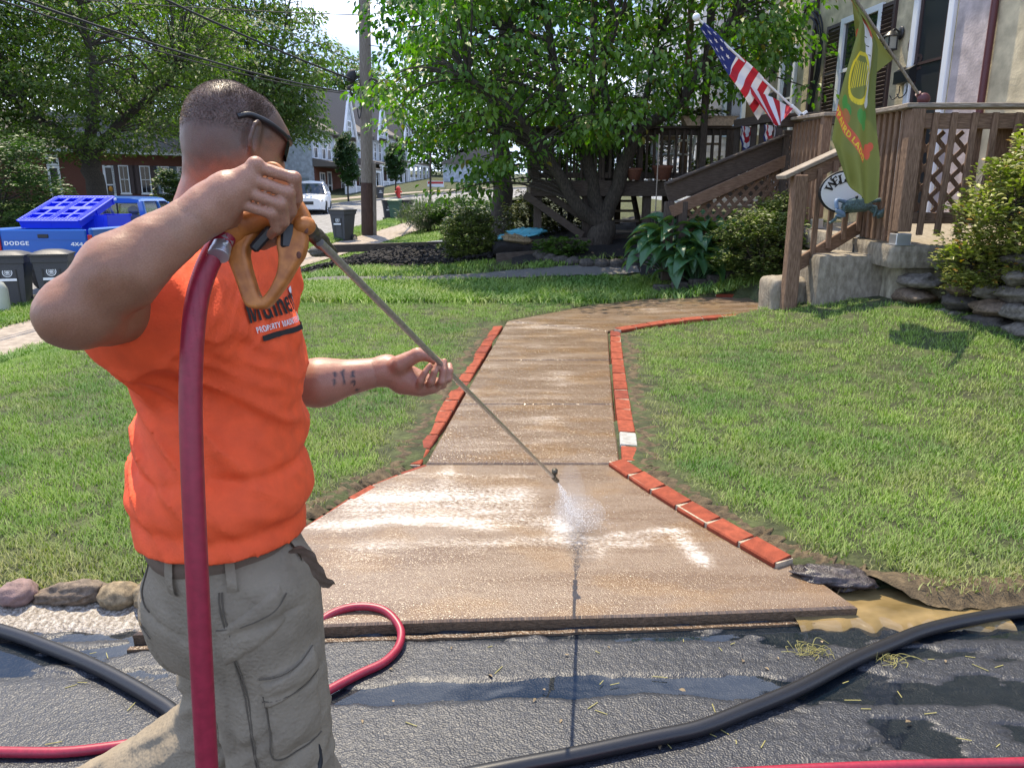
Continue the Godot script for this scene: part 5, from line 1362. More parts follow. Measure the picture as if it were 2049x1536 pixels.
func side_steps() -> void:
	# the neighbour's covered-in stair: sloping boards with lattice below
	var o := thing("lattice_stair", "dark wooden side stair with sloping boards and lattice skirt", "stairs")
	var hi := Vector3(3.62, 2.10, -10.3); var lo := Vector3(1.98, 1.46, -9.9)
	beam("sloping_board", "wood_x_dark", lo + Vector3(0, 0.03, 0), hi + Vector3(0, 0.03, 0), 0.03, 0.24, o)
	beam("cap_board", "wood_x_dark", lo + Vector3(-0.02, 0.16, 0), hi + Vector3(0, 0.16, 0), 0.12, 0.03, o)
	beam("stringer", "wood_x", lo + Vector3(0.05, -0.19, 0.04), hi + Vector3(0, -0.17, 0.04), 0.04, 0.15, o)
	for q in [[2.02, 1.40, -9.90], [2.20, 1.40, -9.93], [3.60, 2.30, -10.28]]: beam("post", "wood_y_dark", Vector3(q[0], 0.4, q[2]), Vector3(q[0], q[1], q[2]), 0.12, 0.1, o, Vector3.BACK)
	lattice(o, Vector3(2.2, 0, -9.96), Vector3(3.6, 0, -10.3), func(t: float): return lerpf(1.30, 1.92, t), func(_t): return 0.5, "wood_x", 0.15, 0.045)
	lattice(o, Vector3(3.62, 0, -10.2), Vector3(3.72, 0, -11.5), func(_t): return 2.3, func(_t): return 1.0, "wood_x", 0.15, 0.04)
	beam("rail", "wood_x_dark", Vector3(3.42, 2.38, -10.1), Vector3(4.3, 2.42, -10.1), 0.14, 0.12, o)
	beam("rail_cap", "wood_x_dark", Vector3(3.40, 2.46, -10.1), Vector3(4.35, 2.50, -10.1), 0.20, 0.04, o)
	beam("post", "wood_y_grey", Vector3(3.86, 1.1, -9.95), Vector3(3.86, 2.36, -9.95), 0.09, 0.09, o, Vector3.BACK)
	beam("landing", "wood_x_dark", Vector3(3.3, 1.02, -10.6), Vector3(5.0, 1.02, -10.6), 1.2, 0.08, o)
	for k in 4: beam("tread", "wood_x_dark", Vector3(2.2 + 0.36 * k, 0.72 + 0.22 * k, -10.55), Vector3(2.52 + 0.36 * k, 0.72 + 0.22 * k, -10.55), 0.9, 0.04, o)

func deck() -> void:
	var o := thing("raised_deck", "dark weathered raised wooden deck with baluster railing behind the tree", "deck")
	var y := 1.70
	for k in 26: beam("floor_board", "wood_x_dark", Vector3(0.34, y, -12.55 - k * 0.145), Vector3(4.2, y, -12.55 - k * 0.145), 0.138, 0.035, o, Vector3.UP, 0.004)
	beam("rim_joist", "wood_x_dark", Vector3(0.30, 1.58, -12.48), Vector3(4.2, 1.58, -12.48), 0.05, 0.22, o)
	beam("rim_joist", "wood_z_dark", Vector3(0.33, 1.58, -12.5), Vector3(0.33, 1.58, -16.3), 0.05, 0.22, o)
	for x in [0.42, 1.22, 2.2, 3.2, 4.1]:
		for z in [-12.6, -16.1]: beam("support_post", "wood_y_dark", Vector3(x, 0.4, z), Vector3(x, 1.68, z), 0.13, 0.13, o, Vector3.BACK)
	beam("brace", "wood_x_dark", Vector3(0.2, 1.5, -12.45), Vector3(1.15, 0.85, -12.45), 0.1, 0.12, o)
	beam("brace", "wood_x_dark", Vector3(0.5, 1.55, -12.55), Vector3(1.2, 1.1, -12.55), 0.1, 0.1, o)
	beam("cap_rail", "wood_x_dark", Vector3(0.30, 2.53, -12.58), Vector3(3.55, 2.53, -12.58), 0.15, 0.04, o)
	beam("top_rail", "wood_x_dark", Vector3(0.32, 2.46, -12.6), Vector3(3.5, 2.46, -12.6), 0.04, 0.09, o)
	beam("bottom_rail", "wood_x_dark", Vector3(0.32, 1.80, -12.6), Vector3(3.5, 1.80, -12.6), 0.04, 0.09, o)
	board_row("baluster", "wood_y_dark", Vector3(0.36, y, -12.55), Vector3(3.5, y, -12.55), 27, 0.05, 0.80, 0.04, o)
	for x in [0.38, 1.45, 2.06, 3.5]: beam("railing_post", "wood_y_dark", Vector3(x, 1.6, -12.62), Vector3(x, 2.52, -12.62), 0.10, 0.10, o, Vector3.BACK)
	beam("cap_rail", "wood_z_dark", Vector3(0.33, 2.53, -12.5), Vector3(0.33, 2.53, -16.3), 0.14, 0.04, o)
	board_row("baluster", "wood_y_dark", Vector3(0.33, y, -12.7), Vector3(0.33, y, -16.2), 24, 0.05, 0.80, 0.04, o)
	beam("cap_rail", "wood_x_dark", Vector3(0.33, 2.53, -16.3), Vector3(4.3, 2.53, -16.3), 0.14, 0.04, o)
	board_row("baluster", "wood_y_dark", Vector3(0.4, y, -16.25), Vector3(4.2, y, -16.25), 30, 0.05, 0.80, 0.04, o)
	# tall posts that carry a roof above the picture
	beam("roof_post", "wood_y", Vector3(2.88, 1.7, -13.2), Vector3(2.90, 5.0, -13.2), 0.10, 0.10, o, Vector3.BACK)
	beam("roof_post", "wood_y_dark", Vector3(3.02, 1.7, -12.45), Vector3(3.04, 5.0, -12.45), 0.10, 0.10, o, Vector3.BACK)
	beam("roof_post", "wood_y_dark", Vector3(1.28, 1.7, -12.7), Vector3(1.28, 5.0, -12.7), 0.09, 0.09, o, Vector3.BACK)
	# open stair seen below the floor
	var st := thing("garden_stair", "wooden stair with sunlit open treads under the deck", "stairs")
	for k in 5: beam("tread", "wood_x_grey", Vector3(1.55, 0.88 + 0.17 * k, -13.3 - 0.24 * k), Vector3(2.22, 0.88 + 0.17 * k, -13.3 - 0.24 * k), 0.25, 0.04, st)
	for x in [1.53, 2.24]: beam("stringer", "wood_z_dark", Vector3(x, 0.7, -13.1), Vector3(x, 1.65, -14.5), 0.05, 0.2, st)
	beam("retaining_board", "wood_x_dark", Vector3(1.1, 0.72, -13.0), Vector3(3.2, 0.72, -13.0), 0.1, 0.25, st)
	# furniture on the deck
	var ch := thing("patio_chair", "white metal patio chair behind the deck balusters", "chair", Vector3(2.75, 1.72, -13.3), "", -0.9)
	var fr := MB.new()
	for s: float in [-1.0, 1.0]:
		fr.tube(curve([Vector3(s * 0.25, 0, 0.25), Vector3(s * 0.25, 0.42, 0.27), Vector3(s * 0.26, 0.62, 0.22), Vector3(s * 0.26, 0.64, -0.1), Vector3(s * 0.24, 0.5, -0.24)], 6), [0.017], 7)
		fr.tube(curve([Vector3(s * 0.24, 0, -0.3), Vector3(s * 0.23, 0.4, -0.22), Vector3(s * 0.2, 0.92, -0.36)], 6), [0.017], 7)
	fr.tube([Vector3(-0.2, 0.92, -0.36), Vector3(0.2, 0.92, -0.36)], [0.017], 7)
	put("frame", fr.mesh(), M.white_paint, ch)
	put("seat", MB.new().box(Vector3(0, 0.43, 0.02), Vector3(0.46, 0.03, 0.48), Basis(), 0.012).mesh(), M.white_paint, ch)
	var bk := MB.new()
	for k in 7: bk.bar(Vector3(-0.18 + 0.06 * k, 0.47, -0.23), Vector3(-0.17 + 0.056 * k, 0.91, -0.355), 0.03, 0.012, Vector3.BACK)
	put("back_slats", bk.mesh(), M.white_paint, ch)
	var tb := thing("patio_table", "small patio table with a pale cover at the deck rail", "table", Vector3(2.45, 1.72, -13.5))
	put("top", MB.new().lathe([Vector2(0, 0.74), Vector2(0.4, 0.74), Vector2(0.42, 0.72), Vector2(0.40, 0.70), Vector2(0, 0.70)], 20).mesh(), M.planter_tan, tb)
	for k in 4: put("leg", MB.new().tube([Vector3(cos(k * PI / 2) * 0.3, 0, sin(k * PI / 2) * 0.3), Vector3(cos(k * PI / 2) * 0.25, 0.7, sin(k * PI / 2) * 0.25)], [0.02], 6).mesh(), M.white_paint, tb)
	for q in [[Vector3(2.40, 1.72, -12.40), 0.16, "round terracotta pot on the deck edge beside the chair"], [Vector3(1.95, 1.72, -12.42), 0.13, "brown pot at the foot of the middle deck post"]]:
		var pt := thing("flower_pot", q[2], "flower pot", q[0], "pots on the deck edge")
		put("pot", MB.new().lathe([Vector2(0.0, 0.0), Vector2(q[1] * 0.65, 0.0), Vector2(q[1] * 0.95, q[1] * 1.1), Vector2(q[1] * 1.05, q[1] * 1.1), Vector2(q[1] * 1.05, q[1] * 1.4), Vector2(q[1] * 0.9, q[1] * 1.4), Vector2(q[1] * 0.85, q[1] * 1.2), Vector2(0, q[1] * 1.2)], 20).mesh(), M.terracotta, pt)
	var pb := thing("rail_planter", "long tan planter box on the deck rail", "planter", Vector3(3.12, 2.55, -12.55))
	put("box", MB.new().extrude(PackedVector2Array([Vector2(-0.36, 0), Vector2(0.36, 0), Vector2(0.43, 0.13), Vector2(-0.43, 0.13)]), 0.2, Transform3D(Basis(), Vector3(0, 0, -0.1))).mesh(), M.planter_tan, pb)
	put("lip", MB.new().box(Vector3(0, 0.135, 0), Vector3(0.89, 0.02, 0.24), Basis(), 0.006).mesh(), M.planter_tan, pb)
	# bunting on the short rail beside the stair
	var bn := thing("short_railing", "short mossy rail at the deck corner that carries the bunting", "railing")
	beam("rail", "wood_x_dark", Vector3(3.36, 2.52, -11.9), Vector3(3.95, 2.60, -11.4), 0.1, 0.12, bn)
	board_row("board", "wood_y_dark", Vector3(3.36, 1.9, -11.95), Vector3(3.95, 1.9, -11.45), 6, -0.2, 0.62, 0.09, bn)
	for k in 2:
		var f := thing("bunting_fan", ["left fan of red white and blue bunting on the rail", "right fan of red white and blue bunting on the rail"][k], "bunting", Vector3(3.50 + 0.27 * k, 2.47, -11.72 + 0.22 * k), "bunting fans", 0.7)
		var cols := ["letter_white", "flag_red", "letter_white", "flag_blue"]
		if not M.has("flag_red"): mat("flag_red", lc(0.42, 0.012, 0.022), 0.7); mat("flag_blue", lc(0.02, 0.03, 0.14), 0.7)
		for i in 4:
			var r0: float = [0.0, 0.12, 0.19, 0.25][i]; var r1: float = [0.12, 0.19, 0.25, 0.31][i]
			put("band", MB.new().grid(14, 2, func(u: float, v: float):
				var a := PI * (1.0 + u); var r := lerpf(r0, r1, v)
				return Vector3(cos(a) * r * 0.55, sin(a) * r * 1.25, 0.018 * sin(u * 30.0) * (0.3 + r * 2.0))).mesh(), M[cols[i]], f)
	# clothes-line pole and bucket among the plants
	var gp := thing("garden_cane", "thin pale cane standing behind the hosta leaves", "cane", Vector3(1.90, 0.5, -10.2))
	put("cane", MB.new().tube([Vector3.ZERO, Vector3(0.01, 1.75, 0)], [0.008], 6).mesh(), M.wood_y_grey, gp)
	var bu := thing("silver_bucket", "dented metal tub under the deck beside the stair", "tub", Vector3(2.35, 0.72, -12.2))
	put("tub", MB.new().lathe([Vector2(0, 0), Vector2(0.14, 0), Vector2(0.18, 0.26), Vector2(0.195, 0.27), Vector2(0.17, 0.26), Vector2(0.13, 0.02), Vector2(0, 0.02)], 18).mesh(), M.zinc, bu)

# ---------------------------------------------------------------- planting
func rock(mb: MB, c: Vector3, r: Vector3, off: float, amp := 0.35, b := Basis(), nu := 18, nv := 12) -> void:
	mb.ball(c, r, nu, nv, amp, NZ, off, b)

func garden() -> void:
	# gravel strip between the lawns, mulch bed, slate drive
	var gm := MB.new()
	gm.grid(90, 4, func(u: float, v: float):
		var x := lerpf(-4.9, 2.4, u); var d := gravel_d(x) + lerpf(-0.22, 0.22, v) * (1.0 + 0.3 * NZ.get_noise_1d(x * 2.0))
		return Vector3(x, land(x, d) + 0.02 + 0.01 * NZ.get_noise_2d(x * 20.0, d * 20.0), -d))
	struct("gravel_path", gm.mesh(), M.gravel)
	var fill := func(ps: Array, up: float, n: int, am: float) -> ArrayMesh:
		# a sheet over the land inside the outline, domed a little
		var mb := MB.new(); var pl := PackedVector2Array(ps)
		var lo := pl[0]; var hi := pl[0]; var c := Vector2.ZERO
		for p in pl: lo = lo.min(p); hi = hi.max(p); c += p / pl.size()
		mb.grid(n, n, func(u: float, v: float):
			var a := TAU * u; var dir := Vector2(cos(a), sin(a)); var far_ := 0.0
			for i in pl.size():
				var q = Geometry2D.segment_intersects_segment(c, c + dir * 50.0, pl[i], pl[(i + 1) % pl.size()])
				if q != null: far_ = maxf(far_, c.distance_to(q))
			var p := c + dir * far_ * v
			return Vector3(p.x, land(p.x, p.y) + up * (1.0 - pow(v, 8.0)) + am * NZ.get_noise_2d(p.x * 9.0, p.y * 9.0) * (1.0 - v * v), -p.y))
		for i in mb.N.size():
			if mb.N[i].y < 0: mb.N[i] = -mb.N[i]
		for i in range(0, mb.I.size(), 3):
			if (mb.V[mb.I[i + 1]] - mb.V[mb.I[i]]).cross(mb.V[mb.I[i + 2]] - mb.V[mb.I[i]]).y > 0:
				var t := mb.I[i + 1]; mb.I[i + 1] = mb.I[i + 2]; mb.I[i + 2] = t
		return mb.mesh()
	struct("mulch_bed", fill.call(MULCH, 0.09, 60, 0.06), M.mulch)
	struct("slate_drive", fill.call(DRIVE, 0.03, 40, 0.0), M.slate_slab)
	var chips := MB.new().box(Vector3.ZERO, Vector3(0.07, 0.015, 0.025)).mesh()
	var xs := []
	var g := RandomNumberGenerator.new(); g.seed = 8
	while xs.size() < 3500:
		var x := g.randf_range(-4.6, -0.3); var d := g.randf_range(12.3, 15.6)
		if Geometry2D.is_point_in_polygon(Vector2(x, d), PackedVector2Array(MULCH)):
			xs.append(Transform3D(Basis.from_euler(Vector3(g.randf_range(-0.5, 0.5), g.randf() * TAU, g.randf_range(-0.5, 0.5))) * Basis.from_scale(Vector3.ONE * g.randf_range(0.6, 1.5)), Vector3(x, land(x, d) + 0.09 + 0.05 * NZ.get_noise_2d(x * 9.0, d * 9.0), -d)))
	stuff("mulch_chips", chips, M.mulch, xs)
	# timbers that edge the beds
	for q in [[Vector3(-3.9, 0.42, -15.75), Vector3(-1.0, 0.50, -15.75), "dark timber at the back of the mulch bed"], [Vector3(-0.25, 0.50, -12.15), Vector3(1.0, 0.60, -12.15), "timber edge of the raised bed in front of the deck"], [Vector3(0.35, 0.72, -12.3), Vector3(1.3, 0.74, -12.3), "upper timber of the raised bed beside the tree"]]:
		var t := beam("bed_timber", "wood_x_dark", q[0], q[1], 0.14, 0.16, self)
		tag(t, q[2], "timber")
	# heap of soil with an opened bag on it
	var hp := MB.new(); rock(hp, Vector3(0.2, 0.62, -12.5), Vector3(0.5, 0.28, 0.35), 4.0, 0.4, Basis(), 24, 16)
	tag(put("soil_heap", hp.mesh(), M.mulch), "heap of dark soil in the raised bed under the blue bag", "soil heap")
	var bag := MB.new(); rock(bag, Vector3(0.17, 0.86, -12.5), Vector3(0.36, 0.10, 0.2), 8.0, 0.7, Basis(Vector3.BACK, 0.12), 24, 14)
	tag(put("soil_bag", bag.mesh(), M.plastic_bag), "crumpled blue plastic soil bag lying on the raised bed", "plastic bag")
	var st := MB.new(); rock(st, Vector3(0.10, 0.80, -12.2), Vector3(0.24, 0.07, 0.1), 11.0, 0.6, Basis(Vector3.BACK, -0.2))
	tag(put("pale_stone", st.mesh(), M.stone_tan), "pale stone lying in front of the blue bag", "stone")
	var bl := thing("garden_ball", "dark iron ball at the lawn edge of the mulch bed", "ball", Vector3(-3.75, 0.36, -13.0))
	put("ball", MB.new().ball(Vector3(0, 0.06, 0), Vector3.ONE * 0.085, 16, 10).mesh(), M.stone_brown, bl)
	put("knob", MB.new().ball(Vector3(0, 0.15, 0), Vector3.ONE * 0.02, 8, 6).mesh(), M.stone_brown, bl)
	var log_ := MB.new(); rock(log_, Vector3(-3.95, 0.36, -16.0), Vector3(0.34, 0.12, 0.2), 21.0, 0.5)
	tag(put("edging_rock", log_.mesh(), M.stone_grey), "rough rock at the corner of the slate drive and mulch", "rock")
	# boulders along the asphalt on the left
	var rk := [[Vector3(-1.80, 0.055, -2.46), Vector3(0.068, 0.046, 0.06), "stone_mauve", "round mauve boulder, leftmost of the row at the lawn edge", 0.0, 0.2],
		[Vector3(-1.60, 0.050, -2.47), Vector3(0.135, 0.042, 0.055), "stone_brown", "long flat brown boulder, second from the left at the lawn edge", 0.10, 0.35],
		[Vector3(-1.42, 0.052, -2.45), Vector3(0.078, 0.050, 0.06), "stone_tan", "oval pale tan boulder in the row at the lawn edge", 0.05, 0.15],
		[Vector3(-1.27, 0.060, -2.44), Vector3(0.095, 0.062, 0.07), "stone_tan", "larger tan boulder nearest the walk, behind the worker's leg", -0.1, 0.2]]
	for q in rk:
		var mb := MB.new(); rock(mb, q[0], q[1], q[0].x * 9.0, q[5], Basis(Vector3.BACK, q[4]), 30, 20)
		tag(put("boulder", mb.mesh(), M[q[2]]), q[3], "boulder", "boulders edging the lawn")
	var ws := MB.new(); rock(ws, Vector3(1.22, 0.052, -2.59), Vector3(0.145, 0.036, 0.075), 30.0, 0.45, Basis(Vector3.UP, -0.2), 34, 20)
	tag(put("wet_stone", ws.mesh(), M.stone_wet), "flat wet slate stone at the end of the brick edging", "stone")
	# dry stone wall at the right
	var wl := thing("dry_stone_wall", "low dry stone retaining wall of grey slabs at the right edge", "stone wall")
	var keys := ["stone_grey", "stone_dark", "stone_grey", "stone_brown"]
	for row in 5:
		var s := 0.0
		while s < 2.9:
			var len := g.randf_range(0.18, 0.5)
			var p := Vector3(3.75, 0, -6.55).lerp(Vector3(4.3, 0, -4.3), s / 2.9)
			if s < 0.9: p = Vector3(3.62, 0, -6.72).lerp(Vector3(4.0, 0, -5.8), s / 0.9)
			var base := 0.40 + 0.13 * row
			if row > (2 if s < 0.5 else 4): s += len; continue
			var mb := MB.new(); rock(mb, Vector3(p.x + g.randf_range(-0.03, 0.05) + 0.02 * row, base + 0.05, p.z - len * 0.25), Vector3(0.16, 0.072, len * 0.56), g.randf() * 50.0, 0.45, Basis(Vector3.UP, 0.2 + g.randf_range(-0.2, 0.2)), 14, 9)
			put("stone", mb.mesh(), M[keys[g.randi() % 4]], wl)
			s += len
	# block edging of the hosta bed and the tree bed
	var bd := thing("bed_edging", "dark concrete edging blocks along the hosta bed", "edging")
	for k in 6: put("block", MB.new().box(Vector3(1.90 + 0.22 * k, land(1.9 + 0.22 * k, 9.5) + 0.05, -9.52 + 0.02 * k), Vector3(0.21, 0.12, 0.12), Basis(Vector3.UP, g.randf_range(-0.1, 0.1)), 0.015).mesh(), M.stone_dark, bd)
	var tb := thing("tree_bed_stones", "ring of dark stones round the foot of the leafy tree", "edging")
	for k in 14:
		var a := PI + PI * (k + 0.5) / 14.0; var x := 1.45 + cos(a) * 1.0; var d := 12.0 + sin(a) * 0.75
		var mb := MB.new(); rock(mb, Vector3(x, land(x, d) + 0.04, -d), Vector3(0.13, 0.08, 0.09), k * 3.0, 0.4, Basis(), 12, 8)
		put("stone", mb.mesh(), M.stone_dark, tb)
	var be := MB.new()
	be.grid(30, 10, func(u: float, v: float):
		var x := lerpf(0.0, 3.6, u); var d := lerpf(11.55, 17.0, v)
		return Vector3(x, land(x, d) + 0.03 + 0.03 * NZ.get_noise_2d(x * 5.0, d * 5.0), -d))
	struct("planting_soil", be.mesh(), M.mulch)
	var b2 := MB.new()
	b2.grid(30, 10, func(u: float, v: float):
		var x := lerpf(1.85, 3.5, u); var d := lerpf(9.25, 11.6, v)
		return Vector3(x, land(x, d) + 0.03 + 0.03 * NZ.get_noise_2d(x * 5.0, d * 5.0), -d))
	struct("planting_soil", b2.mesh(), M.mulch)
	# weeds caught on the asphalt and odd sprigs
	for q in [[Vector3(0.98, 0.0, -2.17), 34, "straw weed tuft on the wet asphalt in front of the slab corner"], [Vector3(1.22, 0.0, -2.13), 20, "small weed tuft beside the black hose on the right"]]:
		var mb := MB.new()
		for k in q[1]:
			var a := g.randf() * TAU; var l := g.randf_range(0.02, 0.085); var c: Vector3 = q[0] + Vector3(g.randfn() * 0.022, 0.003, g.randfn() * 0.012)
			mb.tube(curve([c, c + Vector3(cos(a) * l * 0.5, g.randf_range(0.004, 0.03), sin(a) * l * 0.4), c + Vector3(cos(a + 0.4) * l, 0.004, sin(a + 0.4) * l * 0.6)], 4), [0.0011], 4)
		tag(put("weed_tuft", mb.mesh(), mat("straw", lc(0.30, 0.27, 0.09), 0.8)), q[2], "weed")
	var sx := []
	for k in 60: sx.append(Transform3D(Basis(Vector3.UP, g.randf() * TAU) * Basis.from_scale(Vector3(g.randf_range(0.3, 1.0), 1, 1)), Vector3(g.randf_range(-1.5, 1.6), 0.004, -g.randf_range(1.6, 2.3))))
	stuff("straw_litter", MB.new().box(Vector3.ZERO, Vector3(0.05, 0.0015, 0.002)).mesh(), M.straw, sx)
	var lx := []
	for k in 26: lx.append(Transform3D(Basis.from_euler(Vector3(g.randf_range(-0.4, 0.4), g.randf() * TAU, 0)) * Basis.from_scale(Vector3.ONE * g.randf_range(0.5, 1.1)), Vector3(g.randf_range(-1.5, 1.6), 0.006, -g.randf_range(1.6, 2.25))))
	stuff("leaf_litter", leaf_mesh(0.022, 0.012, 0.2), M.stone_tan, lx)

func leaf_mesh(l: float, w: float, fold: float) -> ArrayMesh:
	# one leaf along +x, creased on its midrib, tip bent down
	var mb := MB.new()
	var mid := [Vector3(0, 0, 0), Vector3(l * 0.35, l * 0.05, 0), Vector3(l * 0.7, 0.0, 0), Vector3(l, -l * 0.18, 0)]
	var hw := [0.0, w * 0.5, w * 0.38, 0.0]
	for s: float in [-1.0, 1.0]:
		var k := mb.V.size()
		for i in 4:
			var n := Vector3(0.1, 1, s * -0.5 * fold).normalized()
			mb.vert(mid[i], n); mb.vert(mid[i] + Vector3(0, hw[i] * fold, s * hw[i]), n)
		mb.tri(k, k + 2, k + 3)
		mb.tri(k + 2, k + 4, k + 5); mb.tri(k + 2, k + 5, k + 3)
		mb.tri(k + 4, k + 6, k + 5)
	return mb.mesh()

func spray_crown(called: String, parent: Node, targets: Array, per: int, leaf: Mesh, key: String, rad: float, flat: float, droop: float, cols: Array, g: RandomNumberGenerator, smin := 0.7, smax := 1.2) -> void:
	var xs := []; var cs := []
	for t: Vector3 in targets:
		var tone := g.randf()
		var tilt := Basis.from_euler(Vector3(g.randf_range(-0.3, 0.3), 0, g.randf_range(-0.3, 0.3)))
		for k in per:
			var a := g.randf() * TAU; var r := sqrt(g.randf()) * rad
			var off := tilt * Vector3(cos(a) * r, g.randfn(0.0, 0.35) * rad * flat - 0.18 * r * r / rad, sin(a) * r)
			var b := Basis(Vector3.UP, -a + g.randf_range(-0.9, 0.9)) * Basis(Vector3.BACK, -droop * g.randf_range(0.2, 1.3)) * Basis(Vector3.RIGHT, g.randf_range(-0.7, 0.7))
			xs.append(Transform3D(b * Basis.from_scale(Vector3.ONE * g.randf_range(smin, smax)), t + off))
			var c: Color = cols[0].lerp(cols[1], clampf(tone * 0.7 + g.randf() * 0.5 - 0.1, 0, 1))
			if cols.size() > 2 and g.randf() < 0.04: c = cols[2]
			cs.append(c)
	stuff(called, leaf, M[key], xs, cs, parent)

func limbs(parent: Node, stems: Array, targets: Array, key: String, g: RandomNumberGenerator, thick: float, skip := 1) -> void:
	# stems: [points, radius at foot, radius at tip]; every target is joined to a stem by a curved limb
	var nodes := []
	for s in stems:
		var ps := curve(s[0], 6); var rs := []
		for i in ps.size():
			rs.append(lerpf(s[1], s[2], float(i) / (ps.size() - 1)))
			ps[i] = ps[i] + 0.05 * s[1] * 8.0 * Vector3(NZ.get_noise_3dv(ps[i] * 2.0), 0, NZ.get_noise_3dv(ps[i] * 2.0 + Vector3(9, 0, 0))) if i > 0 else ps[i]
		put("trunk" if s[1] > 0.08 else "limb", MB.new().tube(ps, rs, 12).mesh(), M[key], parent)
		for i in range(int(ps.size() * 0.3), ps.size()): nodes.append([ps[i], rs[i]])
	var mb := MB.new(); var i := 0
	for t: Vector3 in targets:
		i += 1
		if i % skip: continue
		var best = nodes[0]; var bd := 1e9
		for n in nodes:
			var dd: float = n[0].distance_to(t) + 0.8 * maxf(0.0, n[0].y - t.y + 0.2)
			if dd < bd: bd = dd; best = n
		var a: Vector3 = best[0]; var m := a.lerp(t, 0.5) + Vector3(g.randf_range(-0.15, 0.15), 0.12 * a.distance_to(t), g.randf_range(-0.15, 0.15))
		var r := minf(best[1] * 0.6, thick * (0.5 + 0.5 * a.distance_to(t)))
		mb.tube(curve([a, m, t], 4), [r, r * 0.85, r * 0.75, r * 0.65, r * 0.55, r * 0.45, r * 0.35, r * 0.3, r * 0.2], 5, false)
	put("limb", mb.mesh(), M[key], parent).set_meta("kind", "stuff")

func targets_in(c: Vector3, r: Vector3, n: int, g: RandomNumberGenerator, inner := 0.45, floor_: Array = [], lumps := 0.35) -> Array:
	var out := []; var tries := 0
	while out.size() < n and tries < n * 40:
		tries += 1
		var v := Vector3(g.randfn(), g.randfn(), g.randfn()).normalized()
		var k := lerpf(inner, 1.0, sqrt(g.randf())) * (1.0 + lumps * NZ.get_noise_3dv(v * 1.6 + c))
		var p := c + v * r * k
		if floor_.size() and p.y < lin(floor_, p.x): continue
		if NZ.get_noise_3dv(p * (2.2 / r.y) + Vector3(5, 5, 5)) < -0.28: continue
		out.append(p)
	return out

